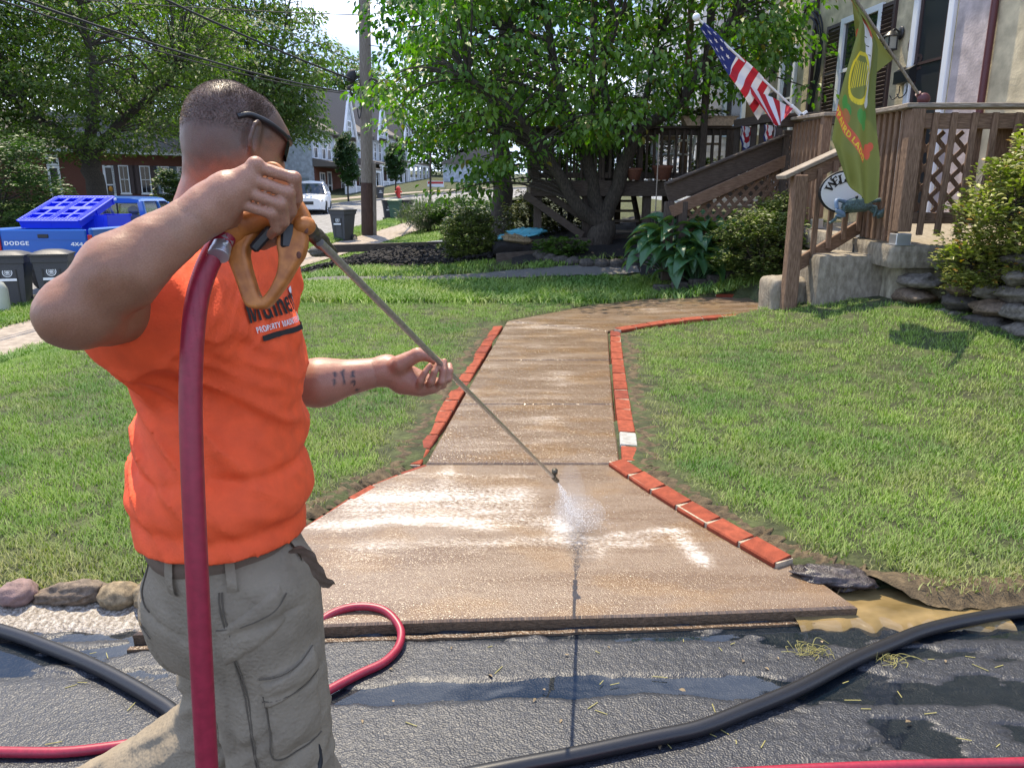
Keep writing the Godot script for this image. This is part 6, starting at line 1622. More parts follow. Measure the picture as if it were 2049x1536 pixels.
func trees() -> void:
	var g := RandomNumberGenerator.new(); g.seed = 33
	# the multi-stemmed tree in front of the deck
	var o := thing("leafy_tree", "large multi-stemmed leafy green tree in front of the raised deck", "tree")
	var fl := [Vector2(-3.2, 1.6), Vector2(-1.0, 1.48), Vector2(0.1, 1.6), Vector2(0.5, 2.1), Vector2(1.5, 2.3), Vector2(2.3, 2.65), Vector2(3.2, 3.0), Vector2(5.0, 3.15)]
	var ts := targets_in(Vector3(1.05, 3.95, -12.9), Vector3(3.75, 2.8, 2.2), 640, g, 0.35, fl, 0.25).filter(func(p): return p.x > (-2.15 if p.y < 3.4 else -1.5))
	var base := Vector3(1.47, 0.60, -12.45)
	var f := base + Vector3(0, 0.42, 0)
	var stems := [[[base + Vector3(0, -0.1, 0), base + Vector3(0.01, 0.2, 0), f], 0.24, 0.2],
		[[f, Vector3(1.05, 1.32, -12.3), Vector3(0.62, 1.95, -12.1), Vector3(0.15, 2.55, -11.7), Vector3(-0.6, 3.1, -11.4)], 0.13, 0.04],
		[[f, Vector3(1.32, 1.6, -12.5), Vector3(1.12, 2.35, -12.6), Vector3(0.75, 3.1, -12.6), Vector3(0.5, 4.4, -12.6)], 0.13, 0.05],
		[[f, Vector3(1.72, 1.75, -12.4), Vector3(1.95, 2.4, -12.3), Vector3(2.5, 2.8, -12.1), Vector3(2.85, 3.4, -12.0), Vector3(3.3, 4.2, -11.8)], 0.13, 0.045],
		[[f, Vector3(1.55, 1.6, -12.8), Vector3(1.6, 2.6, -13.0), Vector3(1.5, 3.6, -13.2), Vector3(1.6, 5.0, -13.0)], 0.11, 0.04],
		[[Vector3(1.95, 2.4, -12.3), Vector3(2.1, 3.0, -12.5), Vector3(2.3, 3.9, -12.7)], 0.07, 0.03],
		[[Vector3(1.12, 2.35, -12.6), Vector3(1.3, 3.0, -12.2), Vector3(1.5, 3.9, -11.6)], 0.06, 0.03]]
	limbs(o, stems, ts, "bark", g, 0.018)
	spray_crown("foliage", o, ts, 52, leaf_mesh(0.105, 0.060, 0.25), "leaf_tree", 0.42, 0.5, 0.95, [lc_lin(0.080, 0.180, 0.032), lc_lin(0.21, 0.33, 0.05), lc_lin(0.24, 0.20, 0.03)], g)
	# dark trunk just left of it with its own crown above
	o = thing("dark_tree", "dark straight tree trunk left of the leafy tree, crown lost above it", "tree")
	ts = targets_in(Vector3(-0.3, 5.6, -17.5), Vector3(3.0, 2.2, 2.5), 150, g, 0.3)
	limbs(o, [[[Vector3(-0.22, 0.4, -17.0), Vector3(-0.2, 1.6, -17.0), Vector3(-0.25, 3.6, -17.1), Vector3(-0.1, 5.4, -17.3)], 0.27, 0.12]], ts, "bark", g, 0.02)
	spray_crown("foliage", o, ts, 40, leaf_mesh(0.16, 0.09, 0.25), "leaf_tree", 0.55, 0.5, 0.9, [lc_lin(0.04, 0.11, 0.03), lc_lin(0.08, 0.17, 0.03)], g)
	# big fine-leaved street tree across the road
	var fine := leaf_mesh(0.17, 0.08, 0.2)
	var la := lc_lin(0.088, 0.138, 0.036); var lb := lc_lin(0.185, 0.225, 0.065)
	o = thing("street_tree", "big fine-leaved street tree in front of the brick house", "tree")
	ts = targets_in(Vector3(-17.2, 7.4, -32.0), Vector3(6.6, 5.2, 5.5), 900, g, 0.4, [Vector2(-26, 3.0), Vector2(-20, 3.0), Vector2(-15, 3.3), Vector2(-9, 4.4)], 0.3)
	limbs(o, [[[Vector3(-17.3, 0.6, -32), Vector3(-17.2, 2.0, -32), Vector3(-17.4, 3.4, -32)], 0.42, 0.34], [[Vector3(-17.4, 3.2, -32), Vector3(-19, 4.6, -31.5), Vector3(-21, 6.5, -31)], 0.24, 0.08], [[Vector3(-17.3, 3.0, -32), Vector3(-15.6, 4.6, -32), Vector3(-13.2, 6.2, -31.6)], 0.24, 0.08], [[Vector3(-17.4, 3.3, -32), Vector3(-17.0, 6.0, -32.5), Vector3(-17.2, 10.0, -32.4)], 0.26, 0.07]], ts, "bark", g, 0.02, 3)
	spray_crown("foliage", o, ts, 46, fine, "leaf_far", 0.95, 0.28, 0.5, [la, lb], g, 0.7, 1.4)
	o = thing("street_tree", "dark dense street tree at the upper left corner", "tree")
	ts = targets_in(Vector3(-24.0, 8.6, -35.0), Vector3(5.6, 6.2, 5.0), 760, g, 0.35, [Vector2(-40, 3.6), Vector2(0, 3.6)], 0.3)
	limbs(o, [[[Vector3(-25, 0.8, -34), Vector3(-24.6, 4, -34), Vector3(-24.5, 8.5, -34)], 0.4, 0.12]], ts, "bark", g, 0.02, 3)
	spray_crown("foliage", o, ts, 46, fine, "leaf_far", 0.9, 0.35, 0.6, [lc_lin(0.05, 0.10, 0.024), lc_lin(0.11, 0.16, 0.04)], g, 0.8, 1.5)
	# looser trees with bare tops behind
	for q in [[Vector3(-15.4, 8.6, -47.0), Vector3(4.6, 6.0, 4.5), 520, "looser street tree with bare twigs at its top, behind the worker's head"], [Vector3(-25.5, 10.5, -54.0), Vector3(8.0, 6.4, 5.0), 640, "tall loose tree whose top shows between the two nearest street trees"], [Vector3(-16.9, 6.9, -50.5), Vector3(2.9, 2.7, 3.0), 170, "smaller tree hanging over the near end of the pale row houses"]]:
		o = thing("street_tree", q[3], "tree")
		ts = targets_in(q[0], q[1], q[2], g, 0.35, [Vector2(-60, 4.6), Vector2(60, 4.6)], 0.4)
		var c: Vector3 = q[0]
		var sts := [[[Vector3(c.x, 1.0, c.z), Vector3(c.x, 4.0, c.z), c], 0.36, 0.16]]
		for k in 5: sts.append([[Vector3(c.x, 4.0 + 0.5 * k, c.z), c + Vector3(cos(k * 1.3) * 1.5, -0.5, sin(k * 1.3)), c + Vector3(cos(k * 1.3) * q[1].x * 0.6, q[1].y * 0.7, sin(k * 1.3) * 2.0)], 0.16, 0.04])
		limbs(o, sts, ts, "bark_grey", g, 0.022, 2)
		var tw := MB.new()
		for k in 46:
			var a := c + Vector3(g.randf_range(-0.8, 0.8) * q[1].x, q[1].y * g.randf_range(0.3, 0.75), g.randf_range(-1, 1) * 2.0)
			tw.tube(curve([a, a + Vector3(g.randf_range(-0.4, 0.4), 1.2, 0), a + Vector3(g.randf_range(-0.9, 0.9), g.randf_range(2.0, 3.4), 0)], 4), [0.035, 0.03, 0.028, 0.024, 0.02, 0.018, 0.015, 0.012, 0.01], 4, false)
		put("bare_twigs", tw.mesh(), M.bark_grey, o).set_meta("kind", "stuff")
		spray_crown("foliage", o, ts, 38, leaf_mesh(0.24, 0.12, 0.2), "leaf_far", 0.9, 0.4, 0.6, [lc_lin(0.09, 0.145, 0.04), lc_lin(0.18, 0.23, 0.07)], g, 0.8, 1.4)
	# distant trees where the road bends
	for q in [[Vector3(-19.0, 11.5, -92.0), Vector3(6.0, 6.5, 5.0), "distant tree right of the pole top above the roofs"], [Vector3(-7.0, 9.5, -96.0), Vector3(7.0, 7.5, 5.0), "distant tree beyond the road bend behind the leafy tree"], [Vector3(8.0, 9.0, -90.0), Vector3(8.0, 7.5, 5.0), "distant tree seen under the leafy tree's branches"], [Vector3(22.0, 9.0, -70.0), Vector3(9.0, 8.0, 6.0), "distant tree behind the deck posts"]]:
		o = thing("distant_tree", q[2], "tree", Vector3.ZERO, "trees beyond the road bend")
		ts = targets_in(q[0], q[1], 260, g, 0.3, [], 0.45)
		var c: Vector3 = q[0]
		limbs(o, [[[Vector3(c.x, 2.0, c.z), Vector3(c.x + 0.3, c.y * 0.6, c.z), c + Vector3(0, 2, 0)], 0.45, 0.15]], ts, "bark", g, 0.03, 2)
		spray_crown("foliage", o, ts, 34, leaf_mesh(0.4, 0.22, 0.2), "leaf_far", 1.2, 0.5, 0.6, [lc_lin(0.07, 0.125, 0.045), lc_lin(0.14, 0.20, 0.07)], g, 0.8, 1.4)
	# clipped street trees by the row houses
	for q in [[Vector3(-10.7, 1.35, -50.5), 1.0, "small dense upright tree in front of the row houses, left of the pole"], [Vector3(-9.0, 1.7, -60.0), 0.9, "small dense upright tree right of the pole by the picket rail"]]:
		o = thing("upright_tree", q[2], "tree", Vector3.ZERO, "clipped trees by the row houses")
		var c: Vector3 = q[0] + Vector3(0, 2.55, 0)
		ts = targets_in(c, Vector3(0.72, 1.6, 0.72) * q[1], 130, g, 0.5, [], 0.15)
		limbs(o, [[[q[0] - Vector3(0, 0.2, 0), q[0] + Vector3(0, 1.0, 0), c], 0.07, 0.03]], ts, "bark", g, 0.01, 2)
		spray_crown("foliage", o, ts, 60, leaf_mesh(0.13, 0.08, 0.2), "leaf_far", 0.24, 0.8, 0.7, [lc_lin(0.03, 0.07, 0.024), lc_lin(0.06, 0.12, 0.035)], g)

func lc_lin(r: float, g: float, b: float) -> Color: return Color(r, g, b)

func shrub(called: String, label: String, c: Vector3, r: Vector3, n: int, per: int, leaf: Mesh, rad: float, cols: Array, g: RandomNumberGenerator, flat := 0.6, droop := -0.2, group := "") -> void:
	var o := thing(called, label, "shrub", Vector3.ZERO, group)
	var ts := targets_in(c, r, n, g, 0.55, [Vector2(-99, c.y - r.y * 0.97), Vector2(99, c.y - r.y * 0.97)], 0.3)
	var sts := []
	for k in 4: sts.append([[Vector3(c.x + 0.05 * k, c.y - r.y * 1.05, c.z), c + Vector3(cos(k * 1.6) * r.x * 0.3, 0, sin(k * 1.6) * r.z * 0.3), c + Vector3(cos(k * 1.6) * r.x * 0.6, r.y * 0.4, sin(k * 1.6) * r.z * 0.6)], 0.02 + 0.01 * r.x, 0.008])
	limbs(o, sts, ts, "bark", g, 0.006, 1)
	spray_crown("foliage", o, ts, per, leaf, "leaf_shrub", rad, flat, droop, cols, g)

func shrubs() -> void:
	var g := RandomNumberGenerator.new(); g.seed = 77
	var small := leaf_mesh(0.055, 0.026, 0.25)
	var az := [lc_lin(0.12, 0.15, 0.03), lc_lin(0.44, 0.43, 0.11), lc_lin(0.35, 0.18, 0.03)]
	# the big azalea in front of the porch: several mounds of one plant
	var o := thing("azalea_bush", "big yellow green azalea in front of the porch at the right edge", "shrub")
	var ts := []
	for q in [[Vector3(4.22, 1.25, -6.15), Vector3(0.55, 0.60, 0.5), 230], [Vector3(4.68, 1.80, -6.2), Vector3(0.55, 0.55, 0.5), 200], [Vector3(3.82, 0.92, -6.25), Vector3(0.22, 0.2, 0.25), 45], [Vector3(4.7, 1.05, -5.8), Vector3(0.7, 0.6, 0.5), 210], [Vector3(4.3, 1.62, -6.3), Vector3(0.3, 0.25, 0.25), 45]]: ts.append_array(targets_in(q[0], q[1], q[2], g, 0.6, [], 0.35))
	limbs(o, [[[Vector3(4.3, 0.45, -6.2), Vector3(4.2, 0.8, -6.2), Vector3(4.0, 1.3, -6.2)], 0.03, 0.01], [[Vector3(4.35, 0.45, -6.2), Vector3(4.5, 1.0, -6.2), Vector3(4.6, 1.8, -6.2)], 0.03, 0.01], [[Vector3(4.4, 0.45, -6.1), Vector3(4.6, 0.8, -6.0), Vector3(4.9, 1.2, -5.9)], 0.03, 0.01], [[Vector3(4.25, 0.45, -6.2), Vector3(4.0, 0.7, -6.3), Vector3(3.8, 0.92, -6.3)], 0.02, 0.008]], ts, "bark", g, 0.006, 1)
	spray_crown("foliage", o, ts, 46, small, "leaf_shrub", 0.11, 0.9, -0.5, az, g)
	shrub("azalea_bush", "medium azalea growing behind the concrete steps and newel post", Vector3(3.0, 0.86, -9.15), Vector3(0.55, 0.45, 0.45), 170, 44, small, 0.12, [lc_lin(0.06, 0.10, 0.02), lc_lin(0.22, 0.25, 0.06)], g)
	shrub("azalea_bush", "azalea showing between the stair balusters beside the porch", Vector3(3.45, 1.05, -9.7), Vector3(0.4, 0.5, 0.4), 90, 40, small, 0.12, [lc_lin(0.06, 0.10, 0.02), lc_lin(0.22, 0.25, 0.06)], g)
	shrub("boxwood_bush", "rounded boxwood bush at the end of the mulch bed", Vector3(-0.68, 0.80, -12.9), Vector3(0.48, 0.46, 0.45), 230, 46, leaf_mesh(0.05, 0.03, 0.25), 0.11, [lc_lin(0.05, 0.085, 0.02), lc_lin(0.26, 0.30, 0.06)], g)
	shrub("golden_bush", "small golden leaved bush behind the blue soil bag", Vector3(0.35, 1.05, -15.0), Vector3(0.5, 0.5, 0.4), 90, 40, leaf_mesh(0.07, 0.04, 0.25), 0.16, [lc_lin(0.06, 0.07, 0.012), lc_lin(0.2, 0.2, 0.03)], g)
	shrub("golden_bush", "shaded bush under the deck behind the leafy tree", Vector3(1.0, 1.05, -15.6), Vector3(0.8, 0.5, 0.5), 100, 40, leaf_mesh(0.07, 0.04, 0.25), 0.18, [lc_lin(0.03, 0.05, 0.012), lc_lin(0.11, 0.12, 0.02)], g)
	shrub("lavender_clump", "pale grey green lavender clump beside the pavement", Vector3(-2.9, 0.85, -26.0), Vector3(0.9, 0.5, 0.9), 130, 50, leaf_mesh(0.16, 0.02, 0.1), 0.22, [lc_lin(0.09, 0.115, 0.065), lc_lin(0.16, 0.185, 0.11)], g, 0.8, -1.1)
	shrub("perennial_clump", "bright green leafy clump right of the lavender", Vector3(-1.5, 0.95, -25.5), Vector3(1.3, 0.45, 0.9), 150, 40, leaf_mesh(0.14, 0.06, 0.2), 0.25, [lc_lin(0.05, 0.095, 0.025), lc_lin(0.10, 0.16, 0.04)], g, 0.7, -0.4)
	shrub("juniper_mound", "low dark shrub in the shade beside the dark trunk", Vector3(-0.9, 0.75, -19.0), Vector3(0.8, 0.45, 0.6), 100, 40, leaf_mesh(0.1, 0.04, 0.2), 0.2, [lc_lin(0.02, 0.05, 0.02), lc_lin(0.05, 0.085, 0.03)], g)
	shrub("evergreen_bush", "large dark evergreen bush at the left edge behind the truck", Vector3(-16.0, 1.6, -23.5), Vector3(2.1, 1.75, 2.0), 420, 42, leaf_mesh(0.13, 0.06, 0.2), 0.35, [lc_lin(0.035, 0.08, 0.02), lc_lin(0.12, 0.19, 0.05)], g)
	shrub("young_shrub", "small bright shrub in front of the brick house windows", Vector3(-17.6, 1.9, -40.0), Vector3(0.7, 0.9, 0.6), 60, 34, leaf_mesh(0.18, 0.09, 0.2), 0.3, [lc_lin(0.06, 0.1, 0.03), lc_lin(0.13, 0.19, 0.06)], g)
	shrub("holly_bush", "holly bush with small glossy leaves behind the deck railing", Vector3(2.5, 2.75, -15.2), Vector3(0.95, 0.9, 0.6), 190, 42, leaf_mesh(0.07, 0.035, 0.3), 0.17, [lc_lin(0.02, 0.045, 0.018), lc_lin(0.06, 0.10, 0.05)], g)
	shrub("planter_flowers", "yellow green plants growing in the tan rail planter", Vector3(3.0, 2.75, -12.55), Vector3(0.38, 0.08, 0.09), 40, 26, leaf_mesh(0.05, 0.03, 0.2), 0.07, [lc_lin(0.08, 0.13, 0.02), lc_lin(0.25, 0.26, 0.04)], g)
	for q in [[Vector3(2.2, 1.98, -13.0), "bright yellow potted plant behind the middle deck balusters"], [Vector3(0.75, 1.95, -13.1), "bright yellow potted plant at the left end of the deck"], [Vector3(3.2, 1.95, -12.9), "small yellow plant beside the sloping stair board"]]:
		shrub("potted_plant", q[1], q[0], Vector3(0.22, 0.16, 0.18), 30, 30, leaf_mesh(0.06, 0.035, 0.2), 0.09, [lc_lin(0.12, 0.19, 0.02), lc_lin(0.3, 0.36, 0.05)], g)
	shrub("ground_ivy", "low green plants at the foot of the leafy tree", Vector3(0.75, 0.72, -11.75), Vector3(0.35, 0.14, 0.2), 30, 26, leaf_mesh(0.08, 0.05, 0.2), 0.12, [lc_lin(0.06, 0.12, 0.02), lc_lin(0.12, 0.2, 0.03)], g)
	hostas(g)

func hosta_leaf(l: float, w: float) -> ArrayMesh:
	var mb := MB.new()
	mb.grid(6, 8, func(u: float, v: float):
		var e := u * 2.0 - 1.0
		var half := w * 0.5 * pow(sin(PI * pow(clampf(v * 0.93 + 0.07, 0, 1), 0.62)), 0.8) if v < 0.999 else 0.0
		var x := l * v; var y := 0.22 * l * sin(v * PI * 0.75) - 0.42 * l * v * v
		return Vector3(x, y + absf(e) * half * 0.35 - 0.02 * l * cos(e * 9.0) * (1.0 - v), e * half))
	return mb.mesh()

func hostas(g: RandomNumberGenerator) -> void:
	var lf := [hosta_leaf(0.30, 0.20), hosta_leaf(0.26, 0.16), hosta_leaf(0.34, 0.22)]
	for q in [[Vector3(2.10, 0.42, -10.0), 0.64, 84, "large hosta with broad dark leaves, leftmost in front of the lattice"], [Vector3(2.62, 0.45, -10.15), 0.68, 84, "large hosta with broad dark leaves beside the azalea"], [Vector3(2.35, 0.40, -9.65), 0.42, 34, "lower hosta spilling over the edging blocks"], [Vector3(3.0, 0.50, -10.05), 0.4, 26, "hosta behind the azalea under the sloping stair board"]]:
		var o := thing("hosta", q[3], "hosta", q[0], "hostas below the lattice stair")
		var st := MB.new()
		for k in q[2]:
			var a := g.randf() * TAU; var t: float = (k + 0.5) / q[2]
			var r: float = q[1] * lerpf(0.95, 0.15, t) * g.randf_range(0.8, 1.1); var y: float = q[1] * lerpf(0.30, 1.05, pow(t, 0.8)) * g.randf_range(0.85, 1.1)
			var p := Vector3(cos(a) * r, y, sin(a) * r)
			st.tube(curve([Vector3(cos(a) * 0.04, 0, sin(a) * 0.04), p * Vector3(0.55, 0.75, 0.55), p], 3), [0.008], 4, false)
			var b := Basis(Vector3.UP, -a + g.randf_range(-0.3, 0.3)) * Basis(Vector3.BACK, lerpf(-0.55, 0.35, t) + g.randf_range(-0.2, 0.2)) * Basis(Vector3.RIGHT, g.randf_range(-0.35, 0.35))
			put("leaf", lf[g.randi() % 3], M.hosta, o, Transform3D(b * Basis.from_scale(Vector3.ONE * g.randf_range(0.8, 1.15)), p))
		put("stems", st.mesh(), M.hosta, o).set_meta("kind", "stuff")

# ---------------------------------------------------------------- figures as smooth distance fields
class Bone:
	var a: Vector3
	var ab: Vector3
	var inv: float
	var ra: float
	var rb: float
	var k: float
	var ax: Vector3
	var sq: float
	func _init(p: Vector3, q: Vector3, r0: float, r1: float, blend: float, axis := Vector3.ZERO, wide := 1.0) -> void:
		a = p; ab = q - p; inv = 1.0 / maxf(ab.length_squared(), 1e-9); ra = r0; rb = r1; k = blend; ax = axis.normalized() if axis != Vector3.ZERO else Vector3.ZERO; sq = 1.0 / wide - 1.0
	func d(p: Vector3) -> float:
		var o := p - a
		var h := clampf(o.dot(ab) * inv, 0.0, 1.0)
		o -= ab * h
		if sq != 0.0: o += ax * (o.dot(ax) * sq)
		return o.length() - (ra + (rb - ra) * h)

class Field:
	var bones: Array[Bone] = []
	var disp: Callable
	var cuts := []          # planes: [point, normal] keep the side against the normal
	func add(p: Vector3, q: Vector3, r0: float, r1: float, k := 0.02, axis := Vector3.ZERO, wide := 1.0) -> void:
		bones.append(Bone.new(p, q, r0, r1, k, axis, wide))
	func chain(ps: Array, rs: Array, k := 0.008) -> void:
		for i in ps.size() - 1: add(ps[i], ps[i + 1], rs[i], rs[i + 1], k)
	func eval(p: Vector3, bs: Array[Bone]) -> float:
		var d := 1e6
		for b in bs:
			var e := b.d(p)
			var h := maxf(b.k - absf(d - e), 0.0) / b.k
			d = minf(d, e) - h * h * b.k * 0.25
		if disp.is_valid() and absf(d) < 0.04: d += disp.call(p)
		for c in cuts: d = maxf(d, (p - c[0]).dot(c[1]))
		return d
	func at(p: Vector3) -> float: return eval(p, bones)
	func hit(p: Vector3, dir: Vector3) -> Vector3:
		# first point of the surface met from p
		var t := 0.0
		for i in 60:
			var d := at(p + dir * t)
			if d < 0.0004: break
			t += d * 0.8
			if t > 1.5: break
		return p + dir * t
	func mesh(mb: MB, cell: float, color = null) -> void:
		var lo := Vector3.ONE * 1e6; var hi := -lo
		for b in bones:
			var r := maxf(b.ra, b.rb) * maxf(1.0, 1.0 / (1.0 + b.sq)) + 0.03
			for e in [b.a, b.a + b.ab]: lo = lo.min(e - Vector3.ONE * r); hi = hi.max(e + Vector3.ONE * r)
		var B := 8; var bs := cell * B; var half := bs * 0.8661
		var nb := Vector3i(((hi - lo) / bs).ceil())
		var ids := {}; var first := mb.V.size(); var edges := PackedInt64Array()
		var val := PackedFloat32Array(); val.resize(729)
		for bz in nb.z:
			for by in nb.y:
				for bx in nb.x:
					var o := lo + Vector3(bx, by, bz) * bs
					var c := o + Vector3.ONE * bs * 0.5
					var act: Array[Bone] = []; var near := 1e6
					for b in bones:
						var e := b.d(c)
						var f := 1.0 / (1.0 + b.sq) if b.sq < 0.0 else 1.0
						near = minf(near, e)
						if e * f < half + b.k + 0.02 or e < half + b.k + 0.02: act.append(b)
					if act.is_empty() or near < -half * 1.6 - 0.03 and bones.size() < 2: continue
					var neg := 0
					var w := 0
					for k in 9:
						for j in 9:
							for i in 9:
								var v := eval(o + Vector3(i, j, k) * cell, act)
								val[w] = v; w += 1
								if v < 0.0: neg += 1
					if neg == 0 or neg == 729: continue
					for k in 8:
						for j in 8:
							for i in 8:
								var q := i + 9 * j + 81 * k
								var v0 := val[q]; var s0 := v0 < 0.0
								var gx := bx * B + i; var gy := by * B + j; var gz := bz * B + k
								var sx := (val[q + 1] < 0.0) != s0; var sy_ := (val[q + 9] < 0.0) != s0; var sz := (val[q + 81] < 0.0) != s0
								var key := (gx * 8192 + gy) * 8192 + gz
								if sx: edges.append_array([key, 0, 1 if s0 else 0])
								if sy_: edges.append_array([key, 1, 1 if s0 else 0])
								if sz: edges.append_array([key, 2, 1 if s0 else 0])
								var any := sx or sy_ or sz
								if not any:
									for t in [q + 10, q + 82, q + 90, q + 91]:
										if (val[t] < 0.0) != s0: any = true; break
								if not any: continue
								var sum := Vector3.ZERO; var n := 0
								for ed in EDGES:
									var a := val[q + ed[0]]; var b2 := val[q + ed[1]]
									if (a < 0.0) == (b2 < 0.0): continue
									var t := a / (a - b2)
									sum += (ed[2] as Vector3).lerp(ed[3], t); n += 1
								ids[key] = mb.V.size()
								mb.V.append(o + (Vector3(i, j, k) + sum / n) * cell); mb.N.append(Vector3.ZERO); mb.U.append(Vector2.ZERO)
		var sxx := 8192 * 8192; var syy := 8192
		var st := [[syy, 1], [1, sxx], [sxx, syy]]
		for e in range(0, edges.size(), 3):
			var key := edges[e]; var u: int = st[edges[e + 1]][0]; var v: int = st[edges[e + 1]][1]
			var a: int = ids.get(key - u - v, -1); var b: int = ids.get(key - v, -1); var c: int = ids.get(key, -1); var d: int = ids.get(key - u, -1)
			if a < 0 or b < 0 or c < 0 or d < 0: continue
			var f := [a, b, c, a, c, d] if edges[e + 2] == 0 else [a, c, b, a, d, c]
			mb.I.append_array(f)
			for t in [0, 3]:
				var n := (mb.V[f[t + 2]] - mb.V[f[t]]).cross(mb.V[f[t + 1]] - mb.V[f[t]])
				for m in 3: mb.N[f[t + m]] += n
		for q in range(first, mb.V.size()):
			mb.N[q] = mb.N[q].normalized() if mb.N[q].length() > 0 else Vector3.UP
			if color != null: mb.C.append(color.call(mb.V[q], mb.N[q]))

const EDGES := [[0, 1, Vector3(0, 0, 0), Vector3(1, 0, 0)], [9, 10, Vector3(0, 1, 0), Vector3(1, 1, 0)], [81, 82, Vector3(0, 0, 1), Vector3(1, 0, 1)], [90, 91, Vector3(0, 1, 1), Vector3(1, 1, 1)],
	[0, 9, Vector3(0, 0, 0), Vector3(0, 1, 0)], [1, 10, Vector3(1, 0, 0), Vector3(1, 1, 0)], [81, 90, Vector3(0, 0, 1), Vector3(0, 1, 1)], [82, 91, Vector3(1, 0, 1), Vector3(1, 1, 1)],
	[0, 81, Vector3(0, 0, 0), Vector3(0, 0, 1)], [1, 82, Vector3(1, 0, 0), Vector3(1, 0, 1)], [9, 90, Vector3(0, 1, 0), Vector3(0, 1, 1)], [10, 91, Vector3(1, 1, 0), Vector3(1, 1, 1)]]

# joints of the worker, in metres
const HR_MCP := [Vector3(-0.3052, 1.4860, -0.9312), Vector3(-0.3158, 1.4732, -0.9259), Vector3(-0.3265, 1.4599, -0.9226), Vector3(-0.3366, 1.4460, -0.9223)]
const HR_PIP := [Vector3(-0.2628, 1.4723, -0.9381), Vector3(-0.2691, 1.4553, -0.9308), Vector3(-0.2781, 1.4419, -0.9274), Vector3(-0.2893, 1.4307, -0.9278)]
const HR_DIP := [Vector3(-0.2655, 1.4495, -0.9530), Vector3(-0.2717, 1.4340, -0.9450), Vector3(-0.2797, 1.4215, -0.9399), Vector3(-0.2898, 1.4131, -0.9409)]
const HR_TIP := [Vector3(-0.2784, 1.4347, -0.9731), Vector3(-0.2860, 1.4195, -0.9652), Vector3(-0.2942, 1.4092, -0.9605), Vector3(-0.3036, 1.4044, -0.9593)]
const HR_THUMB := [Vector3(-0.3530, 1.4321, -0.9487), Vector3(-0.3439, 1.4082, -0.9840), Vector3(-0.3237, 1.3954, -0.9880), Vector3(-0.3065, 1.3983, -0.9815)]
const HL_MCP := [Vector3(-0.1424, 1.0833, -1.4751), Vector3(-0.1550, 1.0806, -1.4693), Vector3(-0.1706, 1.0799, -1.4639), Vector3(-0.1871, 1.0782, -1.4584)]
const HL_PIP := [Vector3(-0.1262, 1.1023, -1.4438), Vector3(-0.1382, 1.0989, -1.4326), Vector3(-0.1583, 1.1011, -1.4280), Vector3(-0.1789, 1.1020, -1.4282)]
const HL_DIP := [Vector3(-0.1230, 1.1184, -1.4447), Vector3(-0.1349, 1.1206, -1.4349), Vector3(-0.1519, 1.1193, -1.4274), Vector3(-0.1704, 1.1184, -1.4271)]
const HL_TIP := [Vector3(-0.1251, 1.1251, -1.4597), Vector3(-0.1337, 1.1360, -1.4470), Vector3(-0.1455, 1.1325, -1.4358), Vector3(-0.1610, 1.1310, -1.4334)]
const HL_THUMB := [Vector3(-0.2230, 1.1291, -1.4556), Vector3(-0.1866, 1.1484, -1.4552), Vector3(-0.1648, 1.1456, -1.4545), Vector3(-0.1470, 1.1340, -1.4516)]
const ARM_R := [Vector3(-0.4983, 1.2957, -1.0951), Vector3(-0.5043, 1.3197, -0.8589), Vector3(-0.4573, 1.3651, -0.8754), Vector3(-0.3597, 1.4396, -0.9248)]
const ARM_L := [Vector3(-0.4895, 1.3233, -1.4111), Vector3(-0.4910, 1.0794, -1.4741), Vector3(-0.3845, 1.0910, -1.4564), Vector3(-0.2528, 1.1099, -1.4817)]
const HEAD := [Vector3(-0.4420, 1.5487, -1.2611), Vector3(-0.4799, 1.4020, -1.2658)]
const TORSO := [Vector3(-0.4915, 1.3298, -1.2478), Vector3(-0.4871, 1.2034, -1.2268), Vector3(-0.4864, 1.0352, -1.2055), Vector3(-0.4889, 0.8996, -1.1718)]
const LEG_R := [Vector3(-0.4171, 0.8203, -1.1212), Vector3(-0.3870, 0.4450, -1.0897)]
const LEG_L := [Vector3(-0.5377, 0.7492, -1.2478), Vector3(-0.5363, 0.4694, -1.2298), Vector3(-0.8595, 0.2710, -1.2526)]
const GUN_AT := Vector3(-0.3130, 1.4130, -0.9749)
const GUN_OUT := [Vector2(-0.0634, 0.0014), Vector2(-0.0599, 0.0085), Vector2(-0.0514, 0.0130), Vector2(-0.0423, 0.0152), Vector2(-0.0282, 0.0218), Vector2(-0.0183, 0.0324), Vector2(-0.0113, 0.0522), Vector2(-0.0056, 0.0719), Vector2(0.0000, 0.0796), Vector2(0.0085, 0.0823), Vector2(0.0176, 0.0796), Vector2(0.0268, 0.0691), Vector2(0.0366, 0.0522), Vector2(0.0430, 0.0381), Vector2(0.0507, 0.0254), Vector2(0.0567, 0.0127), Vector2(0.0575, 0.0049), Vector2(0.0533, -0.0063), Vector2(0.0519, -0.0226), Vector2(0.0479, -0.0374), Vector2(0.0402, -0.0486), Vector2(0.0289, -0.0677), Vector2(0.0172, -0.0849), Vector2(0.0063, -0.0987), Vector2(-0.0014, -0.1035), Vector2(-0.0134, -0.1040), Vector2(-0.0247, -0.1004), Vector2(-0.0304, -0.0888), Vector2(-0.0378, -0.0677), Vector2(-0.0448, -0.0493), Vector2(-0.0499, -0.0359), Vector2(-0.0437, -0.0289), Vector2(-0.0529, -0.0099)]
